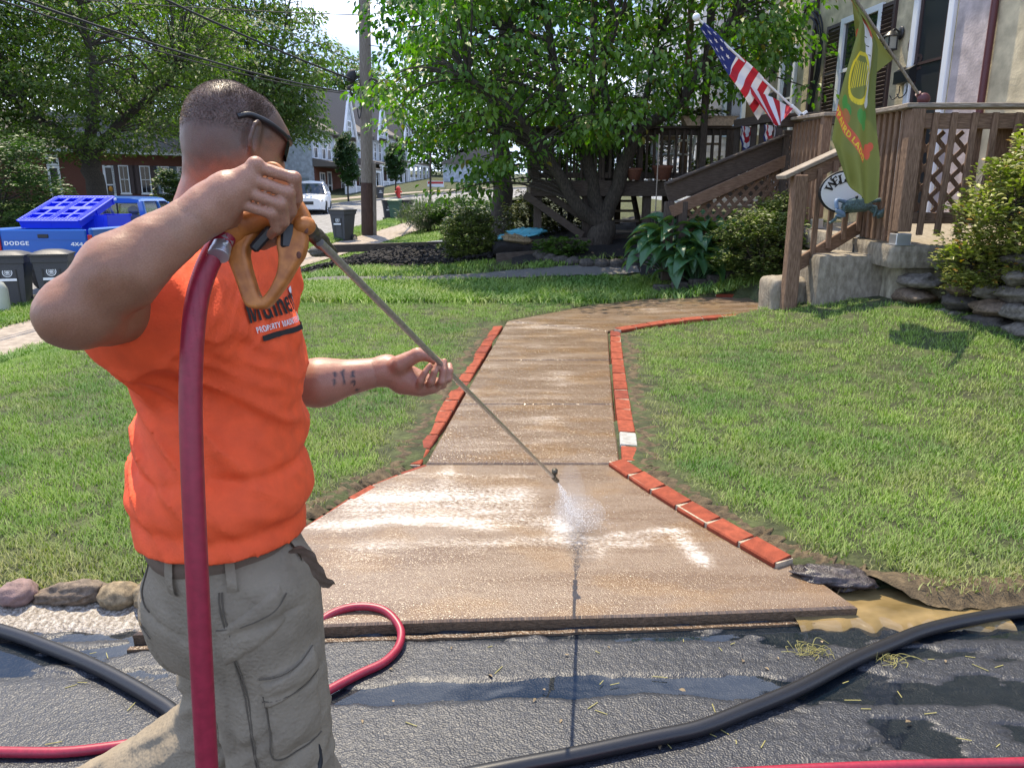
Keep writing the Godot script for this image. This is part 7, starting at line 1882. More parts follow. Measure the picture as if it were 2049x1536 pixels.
const GUN_IN := [Vector2(-0.0217, -0.0289), Vector2(-0.0209, -0.0437), Vector2(-0.0152, -0.0648), Vector2(-0.0068, -0.0881), Vector2(0.0017, -0.0834), Vector2(0.0104, -0.0684), Vector2(0.0152, -0.0543), Vector2(0.0164, -0.0374), Vector2(0.0141, -0.0226), Vector2(0.0172, -0.0056), Vector2(0.0226, 0.0056), Vector2(0.0127, 0.0141), Vector2(-0.0014, 0.0014), Vector2(-0.0127, -0.0127)]
const GUN := [Vector3(-0.3607, 1.4091, -0.9636), Vector3(-0.3037, 1.4322, -0.9745), Vector3(-0.3493, 1.4042, -0.9624), Vector3(-0.3462, 1.3798, -0.9563), Vector3(-0.3304, 1.3370, -0.9457), Vector3(-0.3115, 1.3211, -0.9417), Vector3(-0.2847, 1.3487, -0.9537), Vector3(-0.2688, 1.3763, -0.9606), Vector3(-0.2663, 1.4163, -0.9705), Vector3(-0.2798, 1.4501, -0.9841), Vector3(-0.3018, 1.4811, -0.9970)]
const TRIG := [Vector3(-0.2834, 1.4088, -0.9707), Vector3(-0.2859, 1.3866, -0.9652), Vector3(-0.3273, 1.3859, -0.9578), Vector3(-0.3075, 1.4065, -0.9660)]
const LANCE := [Vector3(-0.2626, 1.4149, -0.9753), Vector3(-0.2499, 1.3933, -0.9906), Vector3(-0.2444, 1.3814, -1.0051), Vector3(0.1570, 0.4285, -2.6519), Vector3(0.1795, 0.3509, -2.6944)]
const HOSE := [Vector3(-0.3493, 1.4152, -0.9651), Vector3(-0.3607, 1.3998, -0.9530), Vector3(-0.3748, 1.3749, -0.9396), Vector3(-0.3876, 1.3334, -0.9242), Vector3(-0.3931, 1.2801, -0.9078), Vector3(-0.3955, 1.2085, -0.8900), Vector3(-0.3944, 1.1179, -0.8706), Vector3(-0.3930, 0.9934, -0.8499), Vector3(-0.3930, 0.8631, -0.8330), Vector3(-0.3948, 0.7315, -0.8209)]
const COLLAR := [Vector3(-0.4749, 1.3899, -1.2628)]
const BELTTIP := [Vector3(-0.3220, 0.9222, -1.1053), Vector3(-0.3108, 0.8950, -1.0986), Vector3(-0.2996, 0.8717, -1.0928), Vector3(-0.2900, 0.8639, -1.0908)]
const CARGO := [Vector3(-0.3740, 0.7560, -1.0331), Vector3(-0.2916, 0.6698, -1.0426)]
const TEXT := [Vector3(-0.4027, 1.2637, -1.1181), Vector3(-0.3412, 1.2599, -1.1893)]
const HC := Vector3(-0.440, 1.553, -1.255)
var HF := Vector3(0.604, -0.342, -0.72).normalized()
var HR := Vector3(0.766, 0, 0.643)
var HU := Vector3.UP

const HS := 0.745
func hp(f: float, u: float, r: float) -> Vector3: return HC + (HF * f + HU * u + HR * r) * HS

func hand(f: Field, wrist: Vector3, mcp: Array, pip: Array, dip: Array, tip: Array, thumb: Array, thick: float, back: Vector3) -> void:
	var r := [[0.0094, 0.0078, 0.0072, 0.0064], [0.0094, 0.0078, 0.0072, 0.0064], [0.0090, 0.0075, 0.0069, 0.0062], [0.0085, 0.0069, 0.0063, 0.0056]]
	for i in 4:
		f.add(wrist, mcp[i], 0.0155 * thick, r[i][0] * 0.95, 0.010)
	f.add(wrist.lerp(mcp[1], 0.45), mcp[1].lerp(mcp[2], 0.5) - back * 0.006, 0.0185 * thick, 0.0125 * thick, 0.014)
	for i in 4:
		f.add(mcp[i], mcp[i] + back * 0.003, r[i][0] * 1.05, r[i][0] * 1.05, 0.006)
		f.add(mcp[i], pip[i], r[i][0] * 0.80, r[i][1] * 0.93, 0.002)
		f.add(pip[i], pip[i] + back * 0.001, r[i][1] * 1.06, r[i][1] * 1.06, 0.003)
		f.add(pip[i], dip[i], r[i][1] * 1.0, r[i][2], 0.002)
		f.add(dip[i], tip[i], r[i][2] * 1.0, r[i][3], 0.002)
	f.add(thumb[0], thumb[1], 0.018, 0.0135, 0.014)
	f.add(thumb[1], thumb[2], 0.0128, 0.0112, 0.005)
	f.add(thumb[2], thumb[3], 0.0115, 0.0088, 0.003)

func worker() -> void:
	HU = HR.cross(HF).normalized()
	var o := thing("person", "person in orange T-shirt and khaki trousers aiming a long washer lance", "person", Vector3.ZERO)
	var g := RandomNumberGenerator.new(); g.seed = 4
	var shR: Vector3 = ARM_R[0]; var elR: Vector3 = ARM_R[1]; var faR: Vector3 = ARM_R[2]; var wrR: Vector3 = ARM_R[3]
	var shL: Vector3 = ARM_L[0]; var elL: Vector3 = ARM_L[1]; var faL: Vector3 = ARM_L[2]; var wrL: Vector3 = ARM_L[3]
	var lat := Vector3(-0.17, 0, -0.985).normalized()
	var neck: Vector3 = HEAD[1]
	# --- body
	var tan_ := lc_lin(0.335, 0.170, 0.098); var tan_l := lc_lin(0.44, 0.235, 0.15); var pink := lc_lin(0.47, 0.235, 0.16); var red := lc_lin(0.40, 0.15, 0.085)
	var hair := lc_lin(0.145, 0.092, 0.068)
	var skin := func(p: Vector3, n: Vector3) -> Color:
		var c := tan_
		var v := NZ.get_noise_3dv(p * 28.0) * 0.10 + NZ.get_noise_3dv(p * 90.0) * 0.06
		if p.y > 1.36 and p.z < -1.05:
			var q := p - HC; var u := q.dot(HU); var f := q.dot(HF); var r := q.dot(HR)
			c = red.lerp(tan_l, smoothstep(-0.01, 0.06, f) * 0.8)
			# buzzed scalp, fading out at the nape and in front of the ears
			var line := lin([Vector2(-0.12, -0.075), Vector2(-0.05, -0.06), Vector2(0.0, -0.012), Vector2(0.05, 0.03), Vector2(0.085, 0.062), Vector2(0.2, 0.2)], f)
			c = c.lerp(hair, smoothstep(line - 0.050, line + 0.004, u + 0.012 * NZ.get_noise_3dv(p * 60.0)) * (1.0 if absf(r) < 0.083 or u > 0.02 else 0.0))
		elif p.z < -1.3 or p.x > -0.42:
			c = pink.lerp(tan_l, smoothstep(-0.28, -0.42, p.x) * 0.5) if p.z < -1.3 else tan_l.lerp(tan_, smoothstep(-0.33, -0.47, p.x))
			# small inked lines inside the left forearm
			if p.z < -1.3:
				for q in [[-0.312, 1.118, 1.070, 0.0028], [-0.330, 1.122, 1.095, 0.0022], [-0.346, 1.12, 1.098, 0.0022]]:
					if absf(p.x - q[0] + (p.y - 1.1) * 0.12) < q[3] and p.y < q[1] and p.y > q[2] and NZ.get_noise_1d(p.y * 260.0) > -0.25: return lc_lin(0.07, 0.055, 0.06)
		return Color(c.r * (1.0 + v), c.g * (1.0 + v), c.b * (1.0 + v))
	var mb := MB.new()
	var f := Field.new()
	for i in TORSO.size() - 1: f.add(TORSO[i], TORSO[i + 1], 0.090, 0.090, 0.03, lat, 1.25)
	f.add(shR, shL, 0.05, 0.05, 0.05)
	f.add(neck + Vector3(0, -0.03, 0), shR, 0.055, 0.045, 0.05); f.add(neck + Vector3(0, -0.03, 0), shL, 0.055, 0.045, 0.05)
	f.add(shR, elR, 0.049, 0.037, 0.02)
	f.add(elR, faR, 0.036, 0.0415, 0.02); f.add(faR, wrR, 0.0415, 0.0255, 0.02)
	f.add(elR.lerp(shR, 0.3), elR, 0.035, 0.034, 0.02)
	f.add(shL, elL, 0.055, 0.045, 0.02); f.add(elL, faL, 0.045, 0.043, 0.03); f.add(faL, wrL, 0.043, 0.0275, 0.03)
	var pel: Vector3 = TORSO[3]
	f.add(pel, pel + Vector3(0, -0.1, 0.0), 0.10, 0.10, 0.05, lat, 1.2)
	f.add(LEG_R[0], LEG_R[1], 0.085, 0.055, 0.03); f.add(LEG_R[1], LEG_R[1] + Vector3(-0.02, -0.36, 0.01), 0.052, 0.035, 0.02)
	f.add(LEG_L[0], LEG_L[1], 0.08, 0.055, 0.03); f.add(LEG_L[1], LEG_L[2], 0.052, 0.035, 0.02)
	f.disp = func(p: Vector3) -> float: return 0.0012 * NZ.get_noise_3dv(p * 30.0) + (0.0035 * NZ.get_noise_3dv(Vector3(p.x * 9.0 + p.y * 6.0, p.y * 14.0 - p.x * 12.0, p.z * 6.0)) if p.z > -1.05 else 0.0)
	f.mesh(mb, 0.0065, skin)
	# head
	f = Field.new()
	f.add(hp(-0.012, 0.006, 0), hp(0.020, 0.012, 0), 0.087 * HS, 0.080 * HS, 0.02, HR, 0.90)
	f.add(hp(-0.030, -0.012, 0), hp(-0.03, 0.0, 0), 0.078 * HS, 0.078 * HS, 0.02, HR, 0.95)
	f.add(hp(0.045, 0.0, 0), hp(0.055, -0.07, 0), 0.047 , 0.038, 0.02, HR, 1.0)
	f.add(hp(0.01, -0.065, 0.035), hp(0.07, -0.105, 0.008), 0.03, 0.022, 0.03); f.add(hp(0.01, -0.065, -0.035), hp(0.07, -0.105, -0.008), 0.03, 0.022, 0.03)
	f.add(hp(0.082, 0.018, 0.028), hp(0.088, 0.02, -0.0), 0.016, 0.016, 0.02); f.add(hp(0.082, 0.018, -0.028), hp(0.088, 0.02, 0.0), 0.016, 0.016, 0.02)
	f.add(hp(0.092, 0.01, 0), hp(0.113, -0.032, 0), 0.009, 0.013, 0.012); f.add(hp(0.104, -0.036, 0.012), hp(0.104, -0.036, -0.012), 0.008, 0.008, 0.01)
	f.add(hp(0.098, -0.062, 0.014), hp(0.098, -0.062, -0.014), 0.007, 0.007, 0.006); f.add(hp(0.095, -0.073, 0.012), hp(0.095, -0.073, -0.012), 0.008, 0.008, 0.005)
	f.add(hp(0.086, -0.1, 0), hp(0.086, -0.1, 0), 0.018, 0.018, 0.015)
	f.add(hp(-0.022, -0.06, 0), neck + Vector3(0, -0.01, 0), 0.055, 0.062, 0.02)
	f.add(neck, neck + (shR - neck) * 0.5, 0.06, 0.05, 0.05); f.add(neck, neck + (shL - neck) * 0.5, 0.06, 0.05, 0.05)
	for s: float in [1.0, -1.0]:
		# ears: a dished disc with a rolled rim
		var e := hp(-0.002, -0.020, 0.080 * s)
		f.add(e + HU * 0.012, e - HU * 0.016 + HF * 0.004, 0.011, 0.008, 0.006, HR, 0.5)
		var rim := []
		for k in 9:
			var a := lerpf(-1.9, 2.3, k / 8.0)
			rim.append(e + HU * (sin(a) * 0.024 + 0.001) - HF * (cos(a) * 0.013) + HR * s * (0.004 + 0.010 * cos(a)))
		for k in 8: f.add(rim[k], rim[k + 1], 0.0036, 0.0036, 0.003)
		f.add(rim[0], e - HU * 0.023, 0.004, 0.0055, 0.005)
	f.disp = func(p: Vector3) -> float: return 0.0010 * NZ.get_noise_3dv(p * 26.0) + 0.003 * sin(clampf((p.y - 1.40) * 90.0, -3.0, 3.0)) * exp(-pow((p - hp(-0.09, -0.10, 0)).length() / 0.03, 2.0)) * 0.5
	f.mesh(mb, 0.0036, skin)
	# hands
	f = Field.new()
	f.add(faR.lerp(wrR, 0.6), wrR, 0.0300, 0.0258, 0.02); f.add(wrR, wrR.lerp(HR_MCP[1], 0.3), 0.0255, 0.022, 0.02)
	hand(f, wrR.lerp(HR_MCP[1], 0.15), HR_MCP, HR_PIP, HR_DIP, HR_TIP, HR_THUMB, 1.25, Vector3(-0.2, 0.6, 0.7).normalized())
	f.disp = func(p: Vector3) -> float: return 0.0005 * NZ.get_noise_3dv(p * 120.0)
	f.mesh(mb, 0.0024, skin)
	f = Field.new()
	f.add(faL.lerp(wrL, 0.6), wrL, 0.0305, 0.0278, 0.02); f.add(wrL, wrL.lerp(HL_MCP[1], 0.25), 0.028, 0.026, 0.02)
	hand(f, wrL.lerp(HL_MCP[1], 0.12), HL_MCP, HL_PIP, HL_DIP, HL_TIP, HL_THUMB, 1.2, Vector3(0, -0.3, -0.9).normalized())
	f.add(Vector3(-0.222, 1.085, -1.478), Vector3(-0.185, 1.078, -1.470), 0.024, 0.018, 0.014)
	f.disp = func(p: Vector3) -> float: return 0.0006 * NZ.get_noise_3dv(p * 120.0)
	f.mesh(mb, 0.0026, skin)
	var sm := mat("skin", Color.WHITE, 0.46, noise_tex(0.06, Color(0.80, 0.74, 0.70), Color(1, 1, 1), 62, 5), Vector3.ONE * 14.0, bump_tex(0.05, 5.0, 61, 4), 0.25)
	sm.vertex_color_use_as_albedo = true; sm.subsurf_scatter_enabled = true; sm.subsurf_scatter_strength = 0.12
	put("body", mb.mesh(), sm, o)
	# buzz cut: short bristles all over the scalp
	var xs := []; var cs := []
	var hf := Field.new(); hf.bones = []; hf.add(hp(-0.012, 0.006, 0), hp(0.020, 0.012, 0), 0.087 * HS, 0.080 * HS, 0.02, HR, 0.90); hf.add(hp(-0.030, -0.012, 0), hp(-0.03, 0.0, 0), 0.078 * HS, 0.078 * HS, 0.02, HR, 0.95)
	while xs.size() < 24000:
		var v := Vector3(g.randfn(), g.randfn(), g.randfn()).normalized()
		var q := HC + v * 0.13
		var p := hf.hit(q, -v)
		var u := (p - HC).dot(HU); var ff := (p - HC).dot(HF)
		var line := lin([Vector2(-0.12, -0.085), Vector2(-0.05, -0.07), Vector2(0.0, -0.02), Vector2(0.05, 0.04), Vector2(0.085, 0.07), Vector2(0.2, 0.2)], ff)
		var k := smoothstep(line - 0.02, line + 0.04, u)
		if g.randf() > k: continue
		var up := (v + Vector3(g.randf_range(-0.5, 0.5), g.randf_range(-0.5, 0.5), g.randf_range(-0.5, 0.5)) - HU * 0.2).normalized()
		var xx := up.cross(HF).normalized()
		xs.append(Transform3D(Basis(xx, up, xx.cross(up)) * Basis.from_scale(Vector3(1, lerpf(0.4, 1.0, k) * g.randf_range(0.6, 1.1), 1)), p - v * 0.0008))
	var hb := MB.new().tube([Vector3.ZERO, Vector3(0, 0.0028, 0)], [0.00028, 0.00012], 3, false)
	stuff("hair", hb.mesh(), mat("hair", lc(0.14, 0.10, 0.08), 0.5), xs, [], o)
	sunglasses(o)
	clothes(o, shR, elR, shL, elL, lat)

func sunglasses(o: Node3D) -> void:
	var m := MB.new()
	for s: float in [1.0, -1.0]:
		m.tube(curve([hp(-0.045, 0.006, 0.079 * s), hp(-0.022, 0.020, 0.0835 * s), hp(0.02, 0.022, 0.084 * s), hp(0.06, 0.018, 0.076 * s), hp(0.082, 0.014, 0.066 * s)], 5), [0.0045], 8)
		m.tube(curve([hp(0.082, 0.018, 0.066 * s), hp(0.105, 0.016, 0.045 * s), hp(0.113, 0.010, 0.012 * s), hp(0.114, 0.010, 0.0)], 5), [0.004], 8)
	var fr := put("sunglasses", m.mesh(), M.black_metal, o)
	for s: float in [1.0, -1.0]:
		var l := MB.new().grid(10, 6, func(u: float, v: float):
			var r := lerpf(0.010, 0.068, u)
			return hp(lerpf(0.1145, 0.080, pow(u, 2.2)) + 0.002, lerpf(0.018, -0.026 + 0.006 * absf(u * 2 - 1), v), r * s))
		put("lens", l.mesh(), mat("lens", lc(0.02, 0.012, 0.012), 0.08), fr)

func clothes(o: Node3D, shR: Vector3, elR: Vector3, shL: Vector3, elL: Vector3, lat: Vector3) -> void:
	var neck: Vector3 = HEAD[1]
	# --- T-shirt
	var f := Field.new()
	var rs := [0.100, 0.118, 0.122, 0.128]
	for i in 3: f.add(TORSO[i], TORSO[i + 1], rs[i], rs[i + 1], 0.05, lat, 1.24)
	f.add(TORSO[3] + Vector3(0, 0.05, -0.01), TORSO[3] + Vector3(0.0, 0.0, 0.0), 0.133, 0.130, 0.02, lat, 1.25)
	f.add(shR + Vector3(0, -0.01, 0), shL + Vector3(0, -0.01, 0), 0.068, 0.068, 0.07)
	f.add(neck + Vector3(-0.005, -0.055, 0), shR, 0.062, 0.062, 0.06); f.add(neck + Vector3(-0.005, -0.055, 0), shL, 0.062, 0.062, 0.06)
	var slR := shR.lerp(elR, 0.50); var slL := shL.lerp(elL, 0.62)
	f.add(shR, shR.lerp(elR, 0.54), 0.072, 0.070, 0.05); f.add(shL, shL.lerp(elL, 0.62), 0.072, 0.07, 0.05)
	f.add(shR + Vector3(-0.005, -0.05, 0.02), slR + Vector3(-0.01, -0.02, -0.01), 0.058, 0.056, 0.05)
	f.disp = func(p: Vector3) -> float:
		var t := (p.x + p.y) * 0.7071; var s := (p.y - p.x) * 0.7071
		var k := smoothstep(0.92, 1.02, p.y)
		# drawn folds running from the armpit down to the front, slack roll above the hem
		var n := NZ.get_noise_3d(t * 7.0, s * 1.2, p.z * 2.0); var n2 := NZ.get_noise_3d(t * 15.0 + 5.0, s * 2.0, p.z * 3.0)
		var d := (-0.011 * pow(maxf(0.0, 1.0 - absf(n) * 3.0), 1.5) - 0.003 * maxf(0.0, 1.0 - absf(n2) * 3.5)) * (0.35 + 0.65 * k) * smoothstep(1.36, 1.24, p.y)
		d += 0.004 * NZ.get_noise_3d(p.x * 5.0, p.y * 4.0, p.z * 5.0)
		var line := 1.035 + 0.25 * (p.x + 0.49) * -0.5 + 0.012 * sin(p.x * 19.0 + p.z * 9.0)
		d += (0.008 * exp(-pow((p.y - line) / 0.010, 2.0)) - 0.007 * exp(-pow((p.y - line + 0.045) / 0.03, 2.0))) * (0.45 + 0.9 * NZ.get_noise_3d(p.x * 3.0 + 7.0, 0.0, p.z * 3.0) + 0.4)
		d += 0.006 * exp(-pow((p.y - 0.957 + 0.1 * (p.x + 0.49)) / 0.012, 2.0))
		# pulled creases on the shoulder
		d -= 0.004 * maxf(0.0, 1.0 - absf(NZ.get_noise_3d(p.x * 4.0, (p.y * 0.8 + p.z * 0.6) * 20.0, p.z * 3.0)) * 5.0) * smoothstep(1.20, 1.26, p.y) * smoothstep(-1.25, -1.12, p.z)
		return d
	# hem, sleeve ends
	f.cuts = [[Vector3(-0.49, 0.912, -1.17), Vector3(-0.04, -1.0, 0.07).normalized()]]
	var ax := (elR - shR).normalized(); var al := (elL - shL).normalized()
	var base := f.disp
	f.disp = func(p: Vector3) -> float:
		var d: float = base.call(p)
		var e := (p - slR).dot(ax)
		if e > 0.0 and e < 0.2 and (p - slR - ax * e).length() < 0.125: d = maxf(d, e)
		e = (p - slL).dot(al)
		if e > 0.0 and e < 0.2 and (p - slL - al * e).length() < 0.125: d = maxf(d, e)
		return d
	var mb := MB.new()
	f.mesh(mb, 0.0052)
	var sh := mat("shirt", lc(0.97, 0.112, 0.024), 0.75, noise_tex(0.02, Color(0.86, 0.84, 0.84), Color(1, 1, 1), 71, 4), Vector3.ONE * 2.5, bump_tex(0.2, 4.0, 72, 2), 0.25)
	sh.backlight_enabled = true; sh.backlight = Color(0.22, 0.12, 0.08)
	var shirt := put("shirt", mb.mesh(), sh, o)
	# print on the chest: lettering laid on the cloth, running round to the front
	var n := Vector3(0.80, 0, 0.60).normalized(); var a := Vector3.UP.cross(n)
	var o0 := Vector3(-0.397, 1.262, -1.128)
	var lay := func(m: ArrayMesh, key: String, at: Vector2, sc: Vector2):
		var arr := m.surface_get_arrays(0)
		var V: PackedVector3Array = arr[Mesh.ARRAY_VERTEX]
		var I = arr[Mesh.ARRAY_INDEX]
		var pm := MB.new()
		var idx: PackedInt32Array = I if I != null and I.size() else PackedInt32Array(range(V.size()))
		for i in range(0, idx.size(), 3):
			var q := [V[idx[i]], V[idx[i + 1]], V[idx[i + 2]]]
			var ps := []
			for v: Vector3 in q:
				var w := o0 + a * (at.x + v.x * sc.x) + Vector3.UP * (at.y + v.y * sc.y)
				ps.append(f.hit(w + n * 0.22, -n) + n * 0.0035)
			pm.face(ps, n)
		put("chest_print", pm.mesh(), M[key], shirt)
	var flat := func(h: float, s: String) -> ArrayMesh: return text_mesh(s, h, 0.0)
	lay.call(flat.call(0.030, "Mulhern"), "letter_black", Vector2(0.062, 0.022), Vector2(1.0, 1.0))
	lay.call(flat.call(0.0085, "PROPERTY MAINTENANCE"), "letter_white", Vector2(0.064, -0.005), Vector2(1.0, 1.0))
	lay.call(flat.call(0.05, "I"), "letter_white", Vector2(0.142, 0.012), Vector2(1.2, 1.0))
	var strip_ := MB.new().grid(24, 1, func(u: float, v: float): return Vector3(lerpf(-0.066, 0.066, u), lerpf(-0.004, 0.004, v), 0))
	lay.call(strip_.mesh(), "letter_black", Vector2(0.066, -0.018), Vector2.ONE)
	lay.call(strip_.mesh(), "letter_black", Vector2(0.165, -0.030), Vector2(0.3, 1.0))
	# --- trousers
	f = Field.new()
	var pel: Vector3 = TORSO[3]
	f.add(pel + Vector3(0, 0.07, 0), pel + Vector3(0.0, -0.10, 0.01), 0.112, 0.116, 0.03, lat, 1.25)
	f.add(LEG_R[0] + Vector3(-0.015, 0.0, -0.01), LEG_R[1], 0.108, 0.080, 0.04); f.add(LEG_R[1], LEG_R[1] + Vector3(-0.02, -0.33, 0.01), 0.079, 0.075, 0.03)
	f.add(LEG_L[0] + Vector3(0.02, 0, 0), LEG_L[1], 0.098, 0.080, 0.04); f.add(LEG_L[1], LEG_L[2], 0.080, 0.066, 0.03)
	f.add(pel + Vector3(-0.05, -0.11, 0.03), pel + Vector3(-0.045, -0.17, 0.03), 0.075, 0.07, 0.05)
	f.disp = func(p: Vector3) -> float:
		var d := 0.008 * NZ.get_noise_3d(p.x * 5.0, p.y * 9.0 + p.x * 5.0, p.z * 5.0) - 0.007 * (1.0 - 2.5 * absf(NZ.get_noise_3d(p.x * 3.0 + 4.0, p.y * 13.0 - p.x * 8.0, p.z * 4.0))) * smoothstep(0.68, 0.55, p.y)
		if p.z > -1.12:
			# cargo pocket and its flap, hip pocket, side seam
			var px := smoothstep(-0.385, -0.380, p.x) * smoothstep(0.60, 0.607, p.y + 0.06 * (p.x + 0.34)) * smoothstep(0.735, 0.728, p.y - 0.10 * (p.x + 0.34))
			d -= 0.0045 * px
			d += 0.0035 * px * exp(-pow((p.y - 0.695 - 0.1 * (p.x + 0.34)) / 0.006, 2.0))
			d += 0.004 * exp(-pow((p.x + 0.412 - 0.03 * (p.y - 0.7)) / 0.005, 2.0)) * smoothstep(0.80, 0.76, p.y)
			d += 0.006 * exp(-pow((p.y - 0.812 - 0.18 * (p.x + 0.38)) / 0.005, 2.0)) * smoothstep(-0.44, -0.42, p.x) * smoothstep(-0.33, -0.35, p.x)
			d += 0.006 * exp(-pow((p.y - 0.805 + 0.25 * (p.x + 0.55)) / 0.005, 2.0)) * smoothstep(-0.49, -0.505, p.x)
			d += 0.005 * exp(-pow((p.x + 0.455 + 0.06 * (p.y - 0.8)) / 0.006, 2.0)) * smoothstep(0.82, 0.78, p.y)
		return d
	mb = MB.new()
	f.mesh(mb, 0.0066)
	var kh := mat("khaki", lc(0.275, 0.225, 0.155), 0.9, noise_tex(0.015, Color(0.80, 0.79, 0.78), Color(1, 1, 1), 75, 5), Vector3.ONE * 1.4, bump_tex(0.16, 5.0, 76, 3), 0.35)
	var tr := put("trousers", mb.mesh(), kh, o)
	for q in [["cargo_pocket", 0.20, 1.25, 0.585, 0.695, 0.0, 0.0045], ["pocket_flap", 0.16, 1.29, 0.685, 0.728, 0.03, 0.0085], ["hip_pocket", -0.35, 0.75, 0.775, 0.84, 0.06, 0.0035], ["back_pocket", -1.35, -0.72, 0.70, 0.80, -0.06, 0.0045]]:
		var pk := MB.new().grid(18, 14, func(u: float, v: float):
			var y: float = lerpf(q[3], q[4], v) + q[5] * (u - 0.5)
			var ph: float = lerpf(q[1], q[2], u)
			var dir := Vector3(sin(ph), 0, cos(ph))
			var axis := (LEG_R[0] as Vector3).lerp(LEG_R[1], (LEG_R[0].y - y) / (LEG_R[0].y - LEG_R[1].y))
			if ph < -0.6: axis = Vector3(-0.50, y, -1.16)
			axis.y = y
			var e := minf(minf(u, 1.0 - u) * 18.0, minf(v, 1.0 - v) * 14.0)
			var h := f.hit(axis + dir * 0.3, -dir)
			return h + dir * (q[6] * minf(e, 1.0) - 0.001 + (0.0016 if e > 1.5 else 0.0) + 0.0015 * NZ.get_noise_3dv(h * 22.0)))
		put(q[0], pk.mesh(), kh, tr)
	var seam := mat("seam_thread", lc(0.10, 0.08, 0.055), 0.9)
	var sew := func(pts: Array):
		var line := []
		for q: Vector3 in curve(pts, 6):
			var axis := (LEG_R[0] as Vector3).lerp(LEG_R[1], clampf((LEG_R[0].y - q.y) / (LEG_R[0].y - LEG_R[1].y), -0.2, 1.0))
			axis.y = q.y
			var dir := Vector3(sin(q.x), 0, cos(q.x))
			if q.x < -0.6: axis = Vector3(-0.49, q.y, -1.16)
			var h := f.hit(axis + dir * 0.3, -dir)
			if h.distance_to(axis) < 0.26: line.append(h + dir * q.z)
		put("seam", MB.new().tube(line, [0.0012], 5).mesh(), seam, tr)
	sew.call([Vector3(0.18, 0.69, 0.002), Vector3(0.22, 0.635, 0.003), Vector3(0.22, 0.585, 0.002), Vector3(0.7, 0.582, 0.002), Vector3(1.2, 0.59, 0.002)])
	sew.call([Vector3(0.16, 0.684, 0.0075), Vector3(0.7, 0.688, 0.0085), Vector3(1.25, 0.70, 0.0075)])
	sew.call([Vector3(0.16, 0.722, 0.004), Vector3(0.7, 0.728, 0.006), Vector3(1.25, 0.74, 0.004)])
	sew.call([Vector3(-0.30, 0.812, 0.002), Vector3(0.15, 0.818, 0.004), Vector3(0.55, 0.83, 0.004), Vector3(0.8, 0.85, 0.002)])
	sew.call([Vector3(-0.22, 0.87, 0.001), Vector3(-0.16, 0.75, 0.001), Vector3(-0.12, 0.62, 0.001), Vector3(-0.10, 0.50, 0.001)])
	sew.call([Vector3(-0.18, 0.87, 0.001), Vector3(-0.12, 0.75, 0.001), Vector3(-0.08, 0.62, 0.001), Vector3(-0.06, 0.50, 0.001)])
	sew.call([Vector3(-1.35, 0.80, 0.003), Vector3(-1.05, 0.787, 0.004), Vector3(-0.7, 0.77, 0.003)])
	sew.call([Vector3(-1.0, 0.885, 0.001), Vector3(-0.95, 0.84, 0.001), Vector3(-0.7, 0.815, 0.001)])
	# belt just below the hem, with loops
	var c := pel + Vector3(0, 0.012, 0)
	var belt := MB.new()
	belt.grid(72, 3, func(u: float, v: float):
		var ph := TAU * u
		var dir := Vector3(cos(ph), 0, sin(ph))
		var y := lerpf(-0.012, 0.012, v) - 0.05 * dir.z * 0.12 + 0.012 * dir.x
		return f.hit(c + dir * 0.4 + Vector3(0, y, 0), -dir) + dir * (0.004 if v > 0.1 and v < 0.9 else 0.001))
	put("belt", belt.mesh(), mat("belt_brown", lc(0.12, 0.08, 0.05), 0.75, null, Vector3.ONE * 9.0, bump_tex(0.08, 6.0, 77, 3), 0.6), o)
	for ph in [0.35, 1.15, 1.75, 2.6, 3.6, 5.0]:
		var dir := Vector3(cos(ph), 0, sin(ph)); var tan2 := Vector3(-dir.z, 0, dir.x)
		var lp := MB.new().grid(2, 6, func(u: float, v: float):
			var y := lerpf(-0.042, 0.02, v) - 0.006 * dir.z + 0.012 * dir.x
			return f.hit(c + dir * 0.4 + tan2 * lerpf(-0.007, 0.007, u) + Vector3(0, y, 0), -dir) + dir * (0.0075 if v > 0.05 else 0.002))
		put("belt_loop", lp.mesh(), kh, tr)
	var tip := curve([Vector3(-0.352, 0.905, -1.10), Vector3(-0.326, 0.905, -1.085), Vector3(-0.312, 0.885, -1.08), Vector3(-0.300, 0.862, -1.078), Vector3(-0.288, 0.850, -1.08)], 6)
	put("belt_end", MB.new().grid(3, tip.size() - 1, func(u: float, v: float):
		var i := int(round(v * (tip.size() - 1)))
		return tip[i] + Vector3(0.6, 0.5, 0.3).normalized() * (u - 0.5) * 0.026 + Vector3(0, 0, 0.003 * sin(u * 9.0 + i))).mesh(), M.belt_brown, o)
	var tear := []
	for q in [[0.55, 0.505], [0.75, 0.512], [0.95, 0.522], [1.1, 0.545], [1.12, 0.57]]:
		var dr := Vector3(sin(q[0]), 0, cos(q[0])); var axs := (LEG_R[0] as Vector3).lerp(LEG_R[1], (LEG_R[0].y - q[1]) / (LEG_R[0].y - LEG_R[1].y)); axs.y = q[1]
		tear.append(f.hit(axs + dr * 0.25, -dr))
	put("frayed_tear", MB.new().tube(curve(tear, 4), [0.001, 0.003, 0.0045, 0.004, 0.005, 0.0045, 0.004, 0.005, 0.0045, 0.004, 0.0045, 0.005, 0.004, 0.003, 0.003, 0.002, 0.001], 6).mesh(), M.letter_black, tr)
